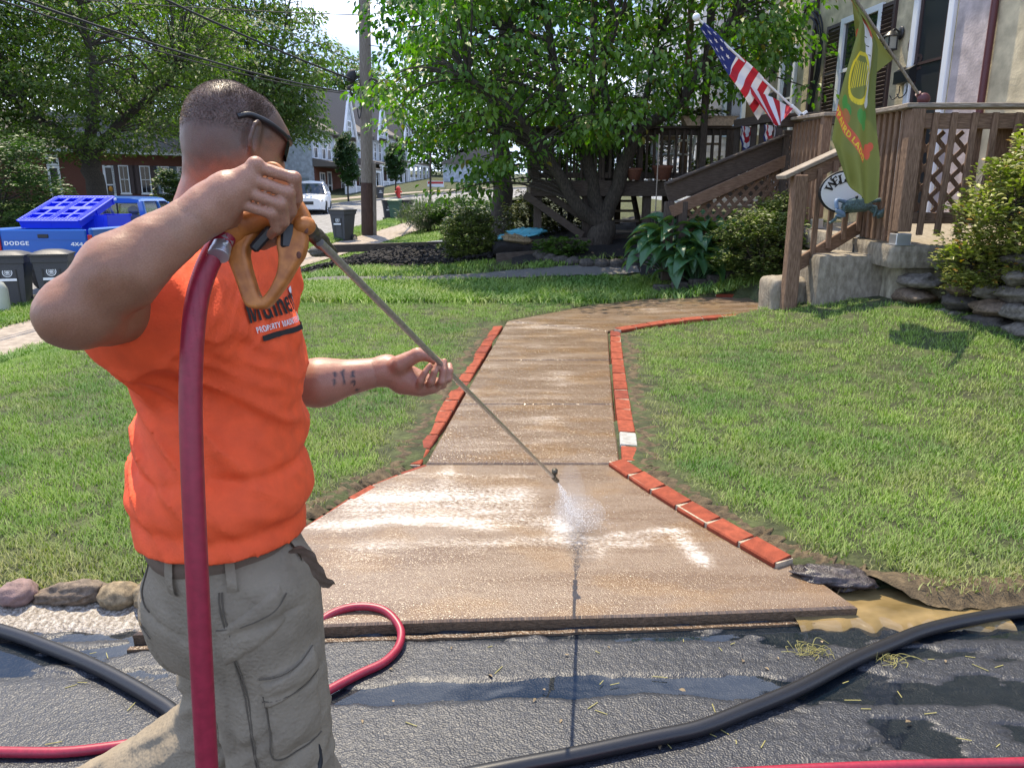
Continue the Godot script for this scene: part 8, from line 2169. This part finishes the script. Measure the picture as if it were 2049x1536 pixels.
	# --- boots, mostly below the picture
	for q in [[LEG_R[1] + Vector3(-0.02, -0.37, 0.01), Vector3(0.16, -0.03, -0.03)], [LEG_L[2] + Vector3(0.0, -0.05, 0.0), Vector3(0.06, -0.19, 0.0)]]:
		var bf := Field.new(); var an: Vector3 = q[0]; var to: Vector3 = q[1]
		if to.y > -0.1: an.y = 0.10
		bf.add(an + Vector3(0, 0.05, 0), an, 0.055, 0.055, 0.02); bf.add(an - to * 0.25 + Vector3(0, -0.045, 0), an + to + Vector3(0, -0.02, 0), 0.048, 0.042, 0.03)
		var bm := MB.new(); bf.mesh(bm, 0.009)
		put("boot", bm.mesh(), M.stone_brown, o)

func washer() -> void:
	# spray gun held in the right hand
	var g := thing("spray_gun", "worn orange pressure washer gun with a loop guard in the raised hand", "spray gun")
	# moulded plate: outline with the finger opening, rounded over at the edges
	var fz := Vector3(0.28, 0.05, 0.96).normalized(); var fx := Vector3.UP.cross(fz).normalized()
	fx = Vector3(1, 0, 0); fz = Vector3(0, 0.235, 0.972).normalized(); var fy := fz.cross(fx)
	var fr := Transform3D(Basis(fx, fy, fz), GUN_AT)
	var mb := MB.new(); var faces := []
	for loop in [GUN_OUT, GUN_IN]:
		var sm_ := []
		var closed := PackedVector2Array(loop)
		for i in loop.size():
			var p0: Vector2 = loop[(i - 1 + loop.size()) % loop.size()]; var p1: Vector2 = loop[i]; var p2: Vector2 = loop[(i + 1) % loop.size()]; var p3: Vector2 = loop[(i + 2) % loop.size()]
			for k in 3:
				var t := k / 3.0
				sm_.append(0.5 * (2.0 * p1 + (p2 - p0) * t + (2.0 * p0 - 5.0 * p1 + 4.0 * p2 - p3) * t * t + (3.0 * p1 - p0 - 3.0 * p2 + p3) * t * t * t))
		var sgn := (1.0 if Geometry2D.is_polygon_clockwise(closed) else -1.0) * (-1.0 if loop == GUN_IN else 1.0)
		var n := sm_.size(); var rings := []
		var prof := [[0.0, -0.006], [0.0, 0.004], [0.0011, 0.0082], [0.0036, 0.0112], [0.0062, 0.0122]]
		var back := [[0.0062, -0.0142], [0.0011, -0.0102], [0.0, -0.006]]
		for pr in back + prof:
			var ring := []
			for i in n:
				var d: Vector2 = (sm_[(i + 1) % n] - sm_[(i - 1 + n) % n]).normalized()
				var inward := Vector2(d.y, -d.x) * sgn
				ring.append([sm_[i] + inward * pr[0], -inward, pr[1]])
			rings.append(ring)
		var k0 := mb.V.size()
		for ri in rings.size():
			var tilt: float = [1.0, 0.5, 0.0, 0.0, 0.1, 0.45, 0.8, 1.0][ri]
			for q in rings[ri]:
				mb.vert(fr * Vector3(q[0].x, q[0].y, q[2]), fr.basis * Vector3(q[1].x * (1.0 - tilt), q[1].y * (1.0 - tilt), tilt * (-1.0 if ri < 2 else 1.0)))
		for ri in rings.size() - 1:
			for i in n:
				var u := k0 + ri * n + i; var v := k0 + ri * n + (i + 1) % n
				mb.tri(u, v, v + n); mb.tri(u, v + n, u + n)
		faces.append([rings[0].map(func(q): return q[0]), rings[-1].map(func(q): return q[0])])
	for e in 2:
		# join the two loops by a slit where they come closest, then fill
		var A: Array = faces[0][e]; var Bq: Array = faces[1][e]
		if Geometry2D.is_polygon_clockwise(PackedVector2Array(A)) == Geometry2D.is_polygon_clockwise(PackedVector2Array(Bq)): Bq = Bq.duplicate(); Bq.reverse()
		var bi := 0; var bj := 0; var bd := 1e9
		for i in A.size():
			for j in Bq.size():
				var dd: float = A[i].distance_to(Bq[j])
				if dd < bd: bd = dd; bi = i; bj = j
		var key := PackedVector2Array()
		for i in A.size() + 1: key.append(A[(bi + i) % A.size()])
		for j in Bq.size() + 1: key.append(Bq[(bj + j) % Bq.size()])
		var tt := Geometry2D.triangulate_polygon(key); var k1 := mb.V.size(); var z: float = [-0.0142, 0.0122][e]
		for p in key: mb.vert(fr * Vector3(p.x, p.y, z), fr.basis * Vector3(0, 0, -1 + 2 * e))
		for i in range(0, tt.size(), 3): mb.tri(k1 + tt[i], k1 + tt[i + 1], k1 + tt[i + 2])
	# rounded grip and flanged tail over the plate
	var f := Field.new()
	f.add(GUN[0], GUN[1], 0.0172, 0.0168, 0.006); f.add(GUN[1], GUN[9].lerp(GUN[1], 0.4), 0.0168, 0.0160, 0.008)
	f.add(GUN[0] + Vector3(0.004, 0.004, 0), GUN[0] + Vector3(-0.004, -0.004, 0.002), 0.0205, 0.0195, 0.006)
	f.add(GUN[0] + Vector3(0.006, 0.012, 0.0), GUN[0] + Vector3(0.012, 0.013, 0.006), 0.0135, 0.0135, 0.004)
	f.add(GUN[8].lerp(LANCE[0], 0.3), LANCE[0], 0.0135, 0.0125, 0.006)
	var hole: Vector3 = GUN[0] + Vector3(0.014, 0.016, 0.019)
	f.disp = func(p: Vector3) -> float: return 0.0003 * NZ.get_noise_3dv(p * 70.0) + 0.005 * exp(-pow((p - hole).length() / 0.005, 2.0)) + 0.0012 * exp(-pow((p.x - GUN[0].x - 0.022 + (p.y - GUN[0].y) * 0.4) / 0.0014, 2.0))
	f.mesh(mb, 0.0022)
	var og := mat("gun_orange", lc(0.62, 0.235, 0.05), 0.48, noise_tex(0.012, Color(0.70, 0.62, 0.58), Color(1, 1, 1), 81, 5), Vector3.ONE * 7.0, bump_tex(0.06, 4.0, 82, 3), 0.15)
	mb.C.clear()
	var shell := put("shell", mb.mesh(), og, g)
	for q in [Vector2(0.0535, -0.0055), Vector2(0.0445, -0.0370)]:
		put("screw_hole", MB.new().ball(fr * Vector3(q.x, q.y, 0.0118), Vector3(0.0032, 0.0045, 0.0014), 10, 7).mesh(), M.terracotta, shell)
	var t := MB.new()
	t.bar(TRIG[0] + Vector3(0, 0.01, 0), TRIG[1], 0.017, 0.02, Vector3(0.3, 0, 0.95), 0.003); t.bar(TRIG[2], TRIG[3] + Vector3(0.004, 0.006, 0), 0.013, 0.018, Vector3(0.3, 0, 0.95), 0.003)
	put("trigger", t.mesh(), M.black_metal, g)
	# hose fitting
	var ax: Vector3 = (HOSE[1] - GUN[0]).normalized()
	var bx_ := ax.cross(Vector3.BACK).normalized()
	var tf := Transform3D(Basis(bx_, ax, bx_.cross(ax)) * Basis.from_scale(Vector3(0.74, 0.85, 0.74)), GUN[0] + ax * 0.004)
	var ft := MB.new().lathe([Vector2(0.0, 0.006), Vector2(0.0185, 0.006), Vector2(0.0185, 0.006), Vector2(0.0185, 0.020), Vector2(0.0185, 0.020), Vector2(0.015, 0.021), Vector2(0.015, 0.024), Vector2(0.0, 0.024)], 6, tf)
	put("hex_nut", ft.mesh(), M.zinc, g)
	var cl := MB.new().lathe([Vector2(0.0, 0.024), Vector2(0.0155, 0.024), Vector2(0.0165, 0.026), Vector2(0.0165, 0.036), Vector2(0.0172, 0.037), Vector2(0.0172, 0.046), Vector2(0.0165, 0.047), Vector2(0.0, 0.047)], 22, tf)
	cl.box(tf * Vector3(-0.012, 0.031, 0.012), Vector3(0.010, 0.008, 0.008), tf.basis, 0.002)
	put("hose_clamp", cl.mesh(), M.zinc, g)
	# lance
	var l := thing("washer_lance", "long grey steel washer lance with nozzle at its tip", "lance")
	put("tube", MB.new().tube([LANCE[1], LANCE[3]], [0.0056], 14).mesh(), M.steel, l)
	var dir: Vector3 = (LANCE[3] - LANCE[0]).normalized(); var px := dir.cross(Vector3.UP).normalized()
	var lt := Transform3D(Basis(px, dir, px.cross(dir)) * Basis.from_scale(Vector3(0.68, 1.0, 0.68)), LANCE[0])
	put("coupling", MB.new().lathe([Vector2(0.0, -0.004), Vector2(0.016, -0.004), Vector2(0.0165, 0.01), Vector2(0.0145, 0.014), Vector2(0.0145, 0.022), Vector2(0.0165, 0.026), Vector2(0.016, 0.046), Vector2(0.0125, 0.052), Vector2(0.0115, 0.075), Vector2(0.008, 0.082)], 18, lt).mesh(), M.brass, l)
	var nt := Transform3D(lt.basis, LANCE[3])
	var nz := MB.new().lathe([Vector2(0.0, -0.02), Vector2(0.0095, -0.02), Vector2(0.013, -0.012), Vector2(0.013, 0.012), Vector2(0.009, 0.016), Vector2(0.009, 0.024), Vector2(0.0135, 0.028), Vector2(0.0135, 0.05), Vector2(0.009, 0.054), Vector2(0.009, 0.062), Vector2(0.0125, 0.066), Vector2(0.0125, 0.088), Vector2(0.0, 0.09)], 12, nt)
	nz.lathe([Vector2(0.0, 0.0), Vector2(0.007, 0.0), Vector2(0.007, 0.016), Vector2(0.011, 0.018), Vector2(0.011, 0.034), Vector2(0.0, 0.035)], 10, Transform3D(Basis(Vector3.RIGHT, 0.4), nt.origin + Vector3(0.003, 0.004, 0)))
	put("nozzle", nz.mesh(), M.brass, l)
	# hoses
	var hr := mat("hose_red", lc(0.33, 0.016, 0.042), 0.42, noise_tex(0.02, Color(0.8, 0.78, 0.78), Color(1, 1, 1), 85, 4), Vector3.ONE * 6.0)
	var hp_ := curve(HOSE, 10)
	var more := curve([HOSE[9], Vector3(-0.40, 0.50, -0.80), Vector3(-0.42, 0.22, -0.80), Vector3(-0.50, 0.05, -0.86), Vector3(-0.66, 0.014, -1.02), Vector3(-0.82, 0.014, -1.3), Vector3(-0.78, 0.014, -1.6), Vector3(-0.66, 0.014, -1.84), Vector3(-0.542, 0.015, -1.972), Vector3(-0.473, 0.015, -2.043), Vector3(-0.406, 0.015, -2.105), Vector3(-0.372, 0.02, -2.188), Vector3(-0.382, 0.035, -2.271), Vector3(-0.448, 0.055, -2.345), Vector3(-0.545, 0.060, -2.36), Vector3(-0.635, 0.045, -2.33), Vector3(-0.70, 0.02, -2.24), Vector3(-0.80, 0.015, -2.05), Vector3(-0.92, 0.015, -1.80), Vector3(-1.12, 0.015, -1.715), Vector3(-1.40, 0.015, -1.705), Vector3(-2.2, 0.015, -1.74), Vector3(-3.5, 0.01, -2.0)], 8)
	hp_.append_array(more.slice(1))
	var hz := thing("red_hose", "red rubber hose hanging from the spray gun and looping on the wet asphalt", "hose")
	put("hose", MB.new().tube(hp_, [0.0138], 16).mesh(), hr, hz)
	# spiral reinforcement seen through the rubber near the fitting
	var sp := []
	for i in 720:
		var t2 := i / 720.0 * 56.0
		var k := mini(int(t2), hp_.size() - 2)
		var c: Vector3 = hp_[k].lerp(hp_[k + 1], t2 - k); var d2: Vector3 = (hp_[k + 1] - hp_[k]).normalized(); var u := d2.cross(Vector3.BACK).normalized(); var a := i * 0.62
		sp.append(c + (u * cos(a) + d2.cross(u) * sin(a)) * 0.0136)
	put("spiral_rib", MB.new().tube(sp, [0.0005], 4, false).mesh(), hr, hz)
	var rr := put("red_hose", MB.new().tube(curve([Vector3(-0.85, 0.016, -1.40), Vector3(-0.3, 0.016, -1.50), Vector3(0.2, 0.016, -1.585), Vector3(0.612, 0.016, -1.628), Vector3(1.008, 0.016, -1.652), Vector3(1.5, 0.016, -1.67), Vector3(3.0, 0.016, -1.75)], 8), [0.0145], 14).mesh(), hr)
	tag(rr, "straight run of red hose along the bottom right edge", "hose")
	var bk := put("black_hose", MB.new().tube(curve([Vector3(3.2, 0.02, -2.5), Vector3(2.3, 0.022, -2.45), Vector3(1.843, 0.022, -2.396), Vector3(1.617, 0.022, -2.345), Vector3(1.403, 0.022, -2.272), Vector3(1.244, 0.022, -2.19), Vector3(1.072, 0.022, -2.096), Vector3(0.863, 0.022, -1.964), Vector3(0.685, 0.022, -1.87), Vector3(0.521, 0.022, -1.789), Vector3(0.375, 0.022, -1.746), Vector3(0.166, 0.022, -1.685), Vector3(-0.032, 0.022, -1.633), Vector3(-0.5, 0.022, -1.50), Vector3(-1.0, 0.022, -1.3)], 8), [0.0218], 18).mesh(), M.hose_black)
	tag(bk, "thick black suction hose curving across the asphalt on the right", "hose")
	var b2 := put("black_hose", MB.new().tube(curve([Vector3(-3.4, 0.022, -2.7), Vector3(-2.2, 0.022, -2.43), Vector3(-1.742, 0.022, -2.272), Vector3(-1.51, 0.022, -2.17), Vector3(-1.286, 0.022, -2.056), Vector3(-1.067, 0.022, -1.922), Vector3(-0.935, 0.022, -1.82), Vector3(-0.75, 0.022, -1.6), Vector3(-0.55, 0.022, -1.25), Vector3(-0.4, 0.022, -0.7)], 8), [0.0215], 18).mesh(), M.hose_black)
	tag(b2, "thick black hose on the asphalt at the left behind the worker's legs", "hose")
	# jet of water and mist between nozzle and slab
	var end := Vector3(0.285, 0.082, -3.0)
	var st: Vector3 = nt.origin + dir * 0.09
	var rg := RandomNumberGenerator.new(); rg.seed = 6
	var xs := []
	for i in 2600:
		var u := pow(rg.randf(), 0.7); var c := st.lerp(end, u)
		var q := c + Vector3(rg.randfn(), rg.randfn() * 0.6, rg.randfn()) * 0.032 * u
		if i > 1500: q = end + Vector3(rg.randfn() * 0.07, absf(rg.randfn()) * 0.05, rg.randfn() * 0.07)
		if q.y < 0.075: q.y = 0.08
		var s := rg.randf_range(0.5, 1.3)
		xs.append(Transform3D(Basis(px, dir, px.cross(dir)) * Basis.from_scale(Vector3(s, s * (2.2 if i < 1500 else 1.0), s)), q))
	var wm := mat("spray_water", lc(0.9, 0.9, 0.9), 0.6)
	var spray := stuff("water_spray", MB.new().ball(Vector3.ZERO, Vector3.ONE * 0.0011, 5, 4).mesh(), wm, xs)
	tag(spray, "white water spray from the nozzle hitting the slab", "water spray")
	for q in [[Vector3(0.24, 0.23, -2.88), Vector3(0.13, 0.34, 0.16), 1.0], [Vector3(0.285, 0.13, -3.0), Vector3(0.24, 0.16, 0.22), 1.4]]:
		var fv := FogVolume.new(); fv.name = numbered(self, "spray_mist"); fv.shape = RenderingServer.FOG_VOLUME_SHAPE_ELLIPSOID; fv.size = q[1]; fv.position = q[0]
		var fm := FogMaterial.new(); fm.albedo = Color(0.97, 0.98, 1.0); fm.density = q[2]; fv.material = fm
		add_child(fv); tag(fv, "fine pale mist hanging round the jet" if q[2] < 1.2 else "low pale mist where the jet strikes the slab", "mist"); fv.set_meta("kind", "stuff")

# ---------------------------------------------------------------- flags
func img_tri(im: Image, a: Vector2, b: Vector2, c: Vector2, col: Color) -> void:
	var lo := a.min(b).min(c).floor(); var hi := a.max(b).max(c).ceil()
	var den := (b.y - c.y) * (a.x - c.x) + (c.x - b.x) * (a.y - c.y)
	if absf(den) < 1e-6: return
	for y in range(maxi(0, int(lo.y)), mini(im.get_height(), int(hi.y) + 1)):
		for x in range(maxi(0, int(lo.x)), mini(im.get_width(), int(hi.x) + 1)):
			var u := ((b.y - c.y) * (x + 0.5 - c.x) + (c.x - b.x) * (y + 0.5 - c.y)) / den
			var v := ((c.y - a.y) * (x + 0.5 - c.x) + (a.x - c.x) * (y + 0.5 - c.y)) / den
			if u >= 0 and v >= 0 and u + v <= 1: im.set_pixel(x, y, col)

func img_poly(im: Image, ps: Array, col: Color) -> void:
	var p := PackedVector2Array(ps); var t := Geometry2D.triangulate_polygon(p)
	for i in range(0, t.size(), 3): img_tri(im, p[t[i]], p[t[i + 1]], p[t[i + 2]], col)

func img_stroke(im: Image, ps: Array, w: float, col: Color) -> void:
	for i in ps.size() - 1:
		var n: Vector2 = (ps[i + 1] - ps[i]).normalized().orthogonal() * w * 0.5
		img_tri(im, ps[i] + n, ps[i] - n, ps[i + 1] + n, col); img_tri(im, ps[i] - n, ps[i + 1] - n, ps[i + 1] + n, col)

func img_disc(im: Image, c: Vector2, r: Vector2, col: Color, rot := 0.0) -> void:
	var ps := []
	for i in 18: ps.append(c + (Vector2(cos(TAU * i / 18.0), sin(TAU * i / 18.0)) * r).rotated(rot))
	img_poly(im, ps, col)

func img_text(im: Image, s: String, at: Vector2, h: float, rot: float, col: Color) -> void:
	var arr := text_mesh(s, h, 0.0).surface_get_arrays(0)
	var V: PackedVector3Array = arr[Mesh.ARRAY_VERTEX]; var I: PackedInt32Array = arr[Mesh.ARRAY_INDEX] if arr[Mesh.ARRAY_INDEX] != null else PackedInt32Array(range(V.size()))
	for i in range(0, I.size(), 3):
		var q := []
		for k in 3: q.append(at + Vector2(V[I[i + k]].x, -V[I[i + k]].y).rotated(rot))
		img_tri(im, q[0], q[1], q[2], col)

func cloth(key: String, im: Image, back: float) -> StandardMaterial3D:
	var m := mat(key, Color.WHITE, 0.75)
	m.albedo_texture = ImageTexture.create_from_image(im); m.texture_repeat = false
	m.backlight_enabled = true; m.backlight = Color(back, back, back)
	return m

func flags() -> void:
	var red := lc(0.46, 0.012, 0.025); var white := lc(0.72, 0.70, 0.72); var blue := lc(0.018, 0.03, 0.16)
	# stars and stripes on a white pole, cloth furled along it and hanging at the foot
	var o := thing("striped_flag", "red white and blue stars and stripes flag on a white pole at the porch rail", "flag")
	var b := Vector3(3.60, 2.47, -9.92); var t := Vector3(2.13, 3.47, -9.42)
	put("pole", MB.new().tube([b, t], [0.014], 8).mesh(), M.white_paint, o)
	put("finial", MB.new().ball(t, Vector3.ONE * 0.045, 14, 10).mesh(), M.white_paint, o)
	put("bracket", MB.new().tube([b + (b - t).normalized() * 0.08, b + (t - b).normalized() * 0.16], [0.026], 10).box(b + Vector3(0.02, -0.02, 0), Vector3(0.16, 0.03, 0.05), Basis(Vector3.BACK, 0.6)).box(b + Vector3(0.02, -0.02, 0), Vector3(0.16, 0.03, 0.05), Basis(Vector3.BACK, -0.7)).mesh(), M.white_paint, o)
	var im := Image.create(400, 240, false, Image.FORMAT_RGB8); im.fill(white)
	im.fill_rect(Rect2i(0, 0, 190, 240), blue)
	for r in 4:
		for c in 5:
			var at := Vector2(20 + c * 40 + (18 if r % 2 else 0), 30 + r * 60); var ps := []
			for k in 10: ps.append(at + Vector2(0, -1).rotated(TAU * k / 10.0) * (15.0 if k % 2 == 0 else 6.2))
			if at.x < 180: img_poly(im, ps, white)
	for k in 3: img_poly(im, [Vector2(205 + k * 70, 0), Vector2(240 + k * 70, 0), Vector2(225 + k * 70, 240), Vector2(190 + k * 70, 240)], red)
	var up := Vector3(-0.35, -0.93, 0.1).normalized()
	put("cloth", MB.new().grid(50, 14, func(u: float, v: float):
		var p := t.lerp(b, 0.06 + 0.66 * u)
		var w := lerpf(0.10, 0.42, pow(u, 0.8))
		return p + up * (w * v - 0.02) + Vector3(0.1, 0, 1).normalized() * (0.035 * sin(v * 7.0 + u * 3.0) * (0.3 + v) + 0.02 * sin(u * 11.0))).mesh(), cloth("flag_union", im, 0.5), o)
	im = Image.create(360, 240, false, Image.FORMAT_RGB8); im.fill(white)
	for k in 4: im.fill_rect(Rect2i(k * 102, 0, 52, 240), red)
	var p0 := t.lerp(b, 0.50) + up * 0.20; var p1 := t.lerp(b, 0.94)
	put("cloth", MB.new().grid(44, 24, func(u: float, v: float):
		var top := p0.lerp(p1, u); var bot := Vector3(3.17 + 0.20 * u, 2.28 + 0.10 * absf(u - 0.5) + 0.10 * u * u, -9.62 - 0.1 * u)
		var p := top.lerp(bot, v)
		return p + Vector3(0, 0, 1) * (0.045 * sin(u * 13.0 + v * 1.5) * (0.35 + v * 0.6))).mesh(), cloth("flag_stripes", im, 0.5), o)
	# olive banner with a harp
	var o2 := thing("olive_flag", "olive green banner with harp and red ribbon hanging from a wooden pole on the porch", "flag")
	var pb := Vector3(3.57, 2.28, -6.93); var pt := Vector3(2.50, 3.28, -6.55)
	put("pole", MB.new().tube([pb, pt], [0.0125], 10).mesh(), M.wood_y_grey, o2)
	put("bracket", MB.new().tube([pb + (pb - pt).normalized() * 0.05, pb + (pt - pb).normalized() * 0.07], [0.026], 10).ball(pb + Vector3(0.0, 0.0, 0.03), Vector3(0.06, 0.05, 0.035), 10, 8).mesh(), M.maroon, o2)
	im = Image.create(420, 900, false, Image.FORMAT_RGB8)
	var olive := lc(0.17, 0.19, 0.045); var rib := lc(0.52, 0.10, 0.055); var gold := lc(0.62, 0.50, 0.035); var grn := lc(0.04, 0.26, 0.06); var wht := lc(0.66, 0.65, 0.62)
	im.fill(olive)
	var rp := func(ps: Array, w: float, c: Color): img_stroke(im, ps, w, c)
	rp.call([Vector2(130, 20), Vector2(170, 120), Vector2(250, 230)], 62.0, rib)
	img_text(im, "GUY", Vector2(165, 105), 34.0, 1.05, gold)
	# hand and froth
	for q in [[Vector2(160, 220), Vector2(30, 62)], [Vector2(200, 260), Vector2(30, 90)], [Vector2(255, 330), Vector2(36, 110)], [Vector2(290, 470), Vector2(34, 80)], [Vector2(300, 545), Vector2(40, 40)]]: img_disc(im, q[0], q[1], wht, -0.25)
	for k in 3: rp.call([Vector2(140 + 42 * k, 250 + 36 * k), Vector2(176 + 42 * k, 246 + 36 * k)], 5.0, olive.darkened(0.4))
	# harp
	var arc := []
	for i in 15: arc.append(Vector2(170, 470) + Vector2(cos(lerpf(0.6, 3.6, i / 14.0)) * 118, sin(lerpf(0.6, 3.6, i / 14.0)) * 120))
	rp.call(arc, 30.0, gold)
	rp.call([arc[0], Vector2(285, 400), Vector2(200, 330)], 24.0, gold)
	rp.call([arc[-1], Vector2(120, 345), Vector2(200, 330)], 20.0, gold)
	for k in 8: rp.call([Vector2(95 + k * 22, 390 - k * 4), Vector2(110 + k * 20, 545 - k * 10)], 9.0, gold)
	for q in [[Vector2(70, 640), 38.0], [Vector2(120, 660), 34.0], [Vector2(240, 650), 42.0], [Vector2(290, 630), 34.0], [Vector2(280, 675), 36.0]]: img_disc(im, q[0], Vector2.ONE * q[1], grn.lerp(olive, 0.25))
	for q in [[Vector2(110, 700), 40.0], [Vector2(60, 720), 26.0]]: img_disc(im, q[0], Vector2.ONE * q[1], rib.lerp(olive, 0.45))
	rp.call([Vector2(-10, 715), Vector2(90, 750), Vector2(190, 800), Vector2(300, 860)], 66.0, rib)
	for q in [[Vector2(330, 812), 34.0], [Vector2(360, 800), 26.0], [Vector2(330, 838), 30.0]]: img_disc(im, q[0], Vector2.ONE * q[1], rib)
	img_text(im, "PPAIRD", Vector2(75, 752), 40.0, 0.44, gold); img_text(im, "LADD", Vector2(235, 832), 40.0, 0.52, gold)
	# the print covers the upper part; cloth goes on plain below
	var full := Image.create(420, 1160, false, Image.FORMAT_RGB8); full.fill(olive); full.blit_rect(im, Rect2i(0, 0, 420, 900), Vector2i(0, 40))
	var cm := cloth("flag_olive", full, 0.62)
	put("cloth", MB.new().grid(36, 60, func(u: float, v: float):
		# gathered at the pole, widening towards the hem
		var top := pt.lerp(pb, 0.10 + 0.16 * u)
		var xl := lin([Vector2(0, 0), Vector2(0.25, -0.07), Vector2(0.6, -0.16), Vector2(0.8, -0.20), Vector2(1.0, -0.06)], v); var xr := lin([Vector2(0, 0.0), Vector2(0.15, 0.12), Vector2(0.5, 0.17), Vector2(0.8, 0.25), Vector2(1.0, 0.26)], v)
		var hem := 1.58 - 0.32 * maxf(0.0, 0.65 - u) - 0.25 * maxf(0.0, u - 0.8)
		var yy := lerpf(top.y, 2.98 - hem, v)
		var x := lerpf(top.x, 2.86 + lerpf(xl, xr, u), smoothstep(0.0, 0.25, v)) + lerpf(0.0, 0.0, v)
		return Vector3(x + 0.01 * sin(v * 8.0), yy, top.z + 0.03 + (0.035 * sin(u * 12.0 + v * 2.0) + 0.02 * sin(u * 5.0 - 1.0)) * (0.4 + 0.6 * v))).mesh(), cm, o2)
	var im2 := Image.create(200, 200, false, Image.FORMAT_RGB8); im2.fill(olive)
	img_disc(im2, Vector2(40, 90), Vector2(36, 30), rib); img_disc(im2, Vector2(30, 120), Vector2(30, 40), rib); img_text(im2, "E", Vector2(34, 125), 40.0, 0.5, gold)
	put("cloth_fold", MB.new().grid(20, 20, func(u: float, v: float):
		var top := pt.lerp(pb, 0.24 + 0.45 * u)
		var low := Vector3(2.88 + 0.06 * u, lerpf(3.0, 2.36, 1.0), top.z + 0.0)
		var p := top.lerp(low, v * (1.0 - 0.12 * u))
		return p + Vector3(0, 0, -0.02 + 0.025 * sin(u * 6.0 + v * 2.0))).mesh(), cloth("flag_olive_fold", im2, 0.62), o2)
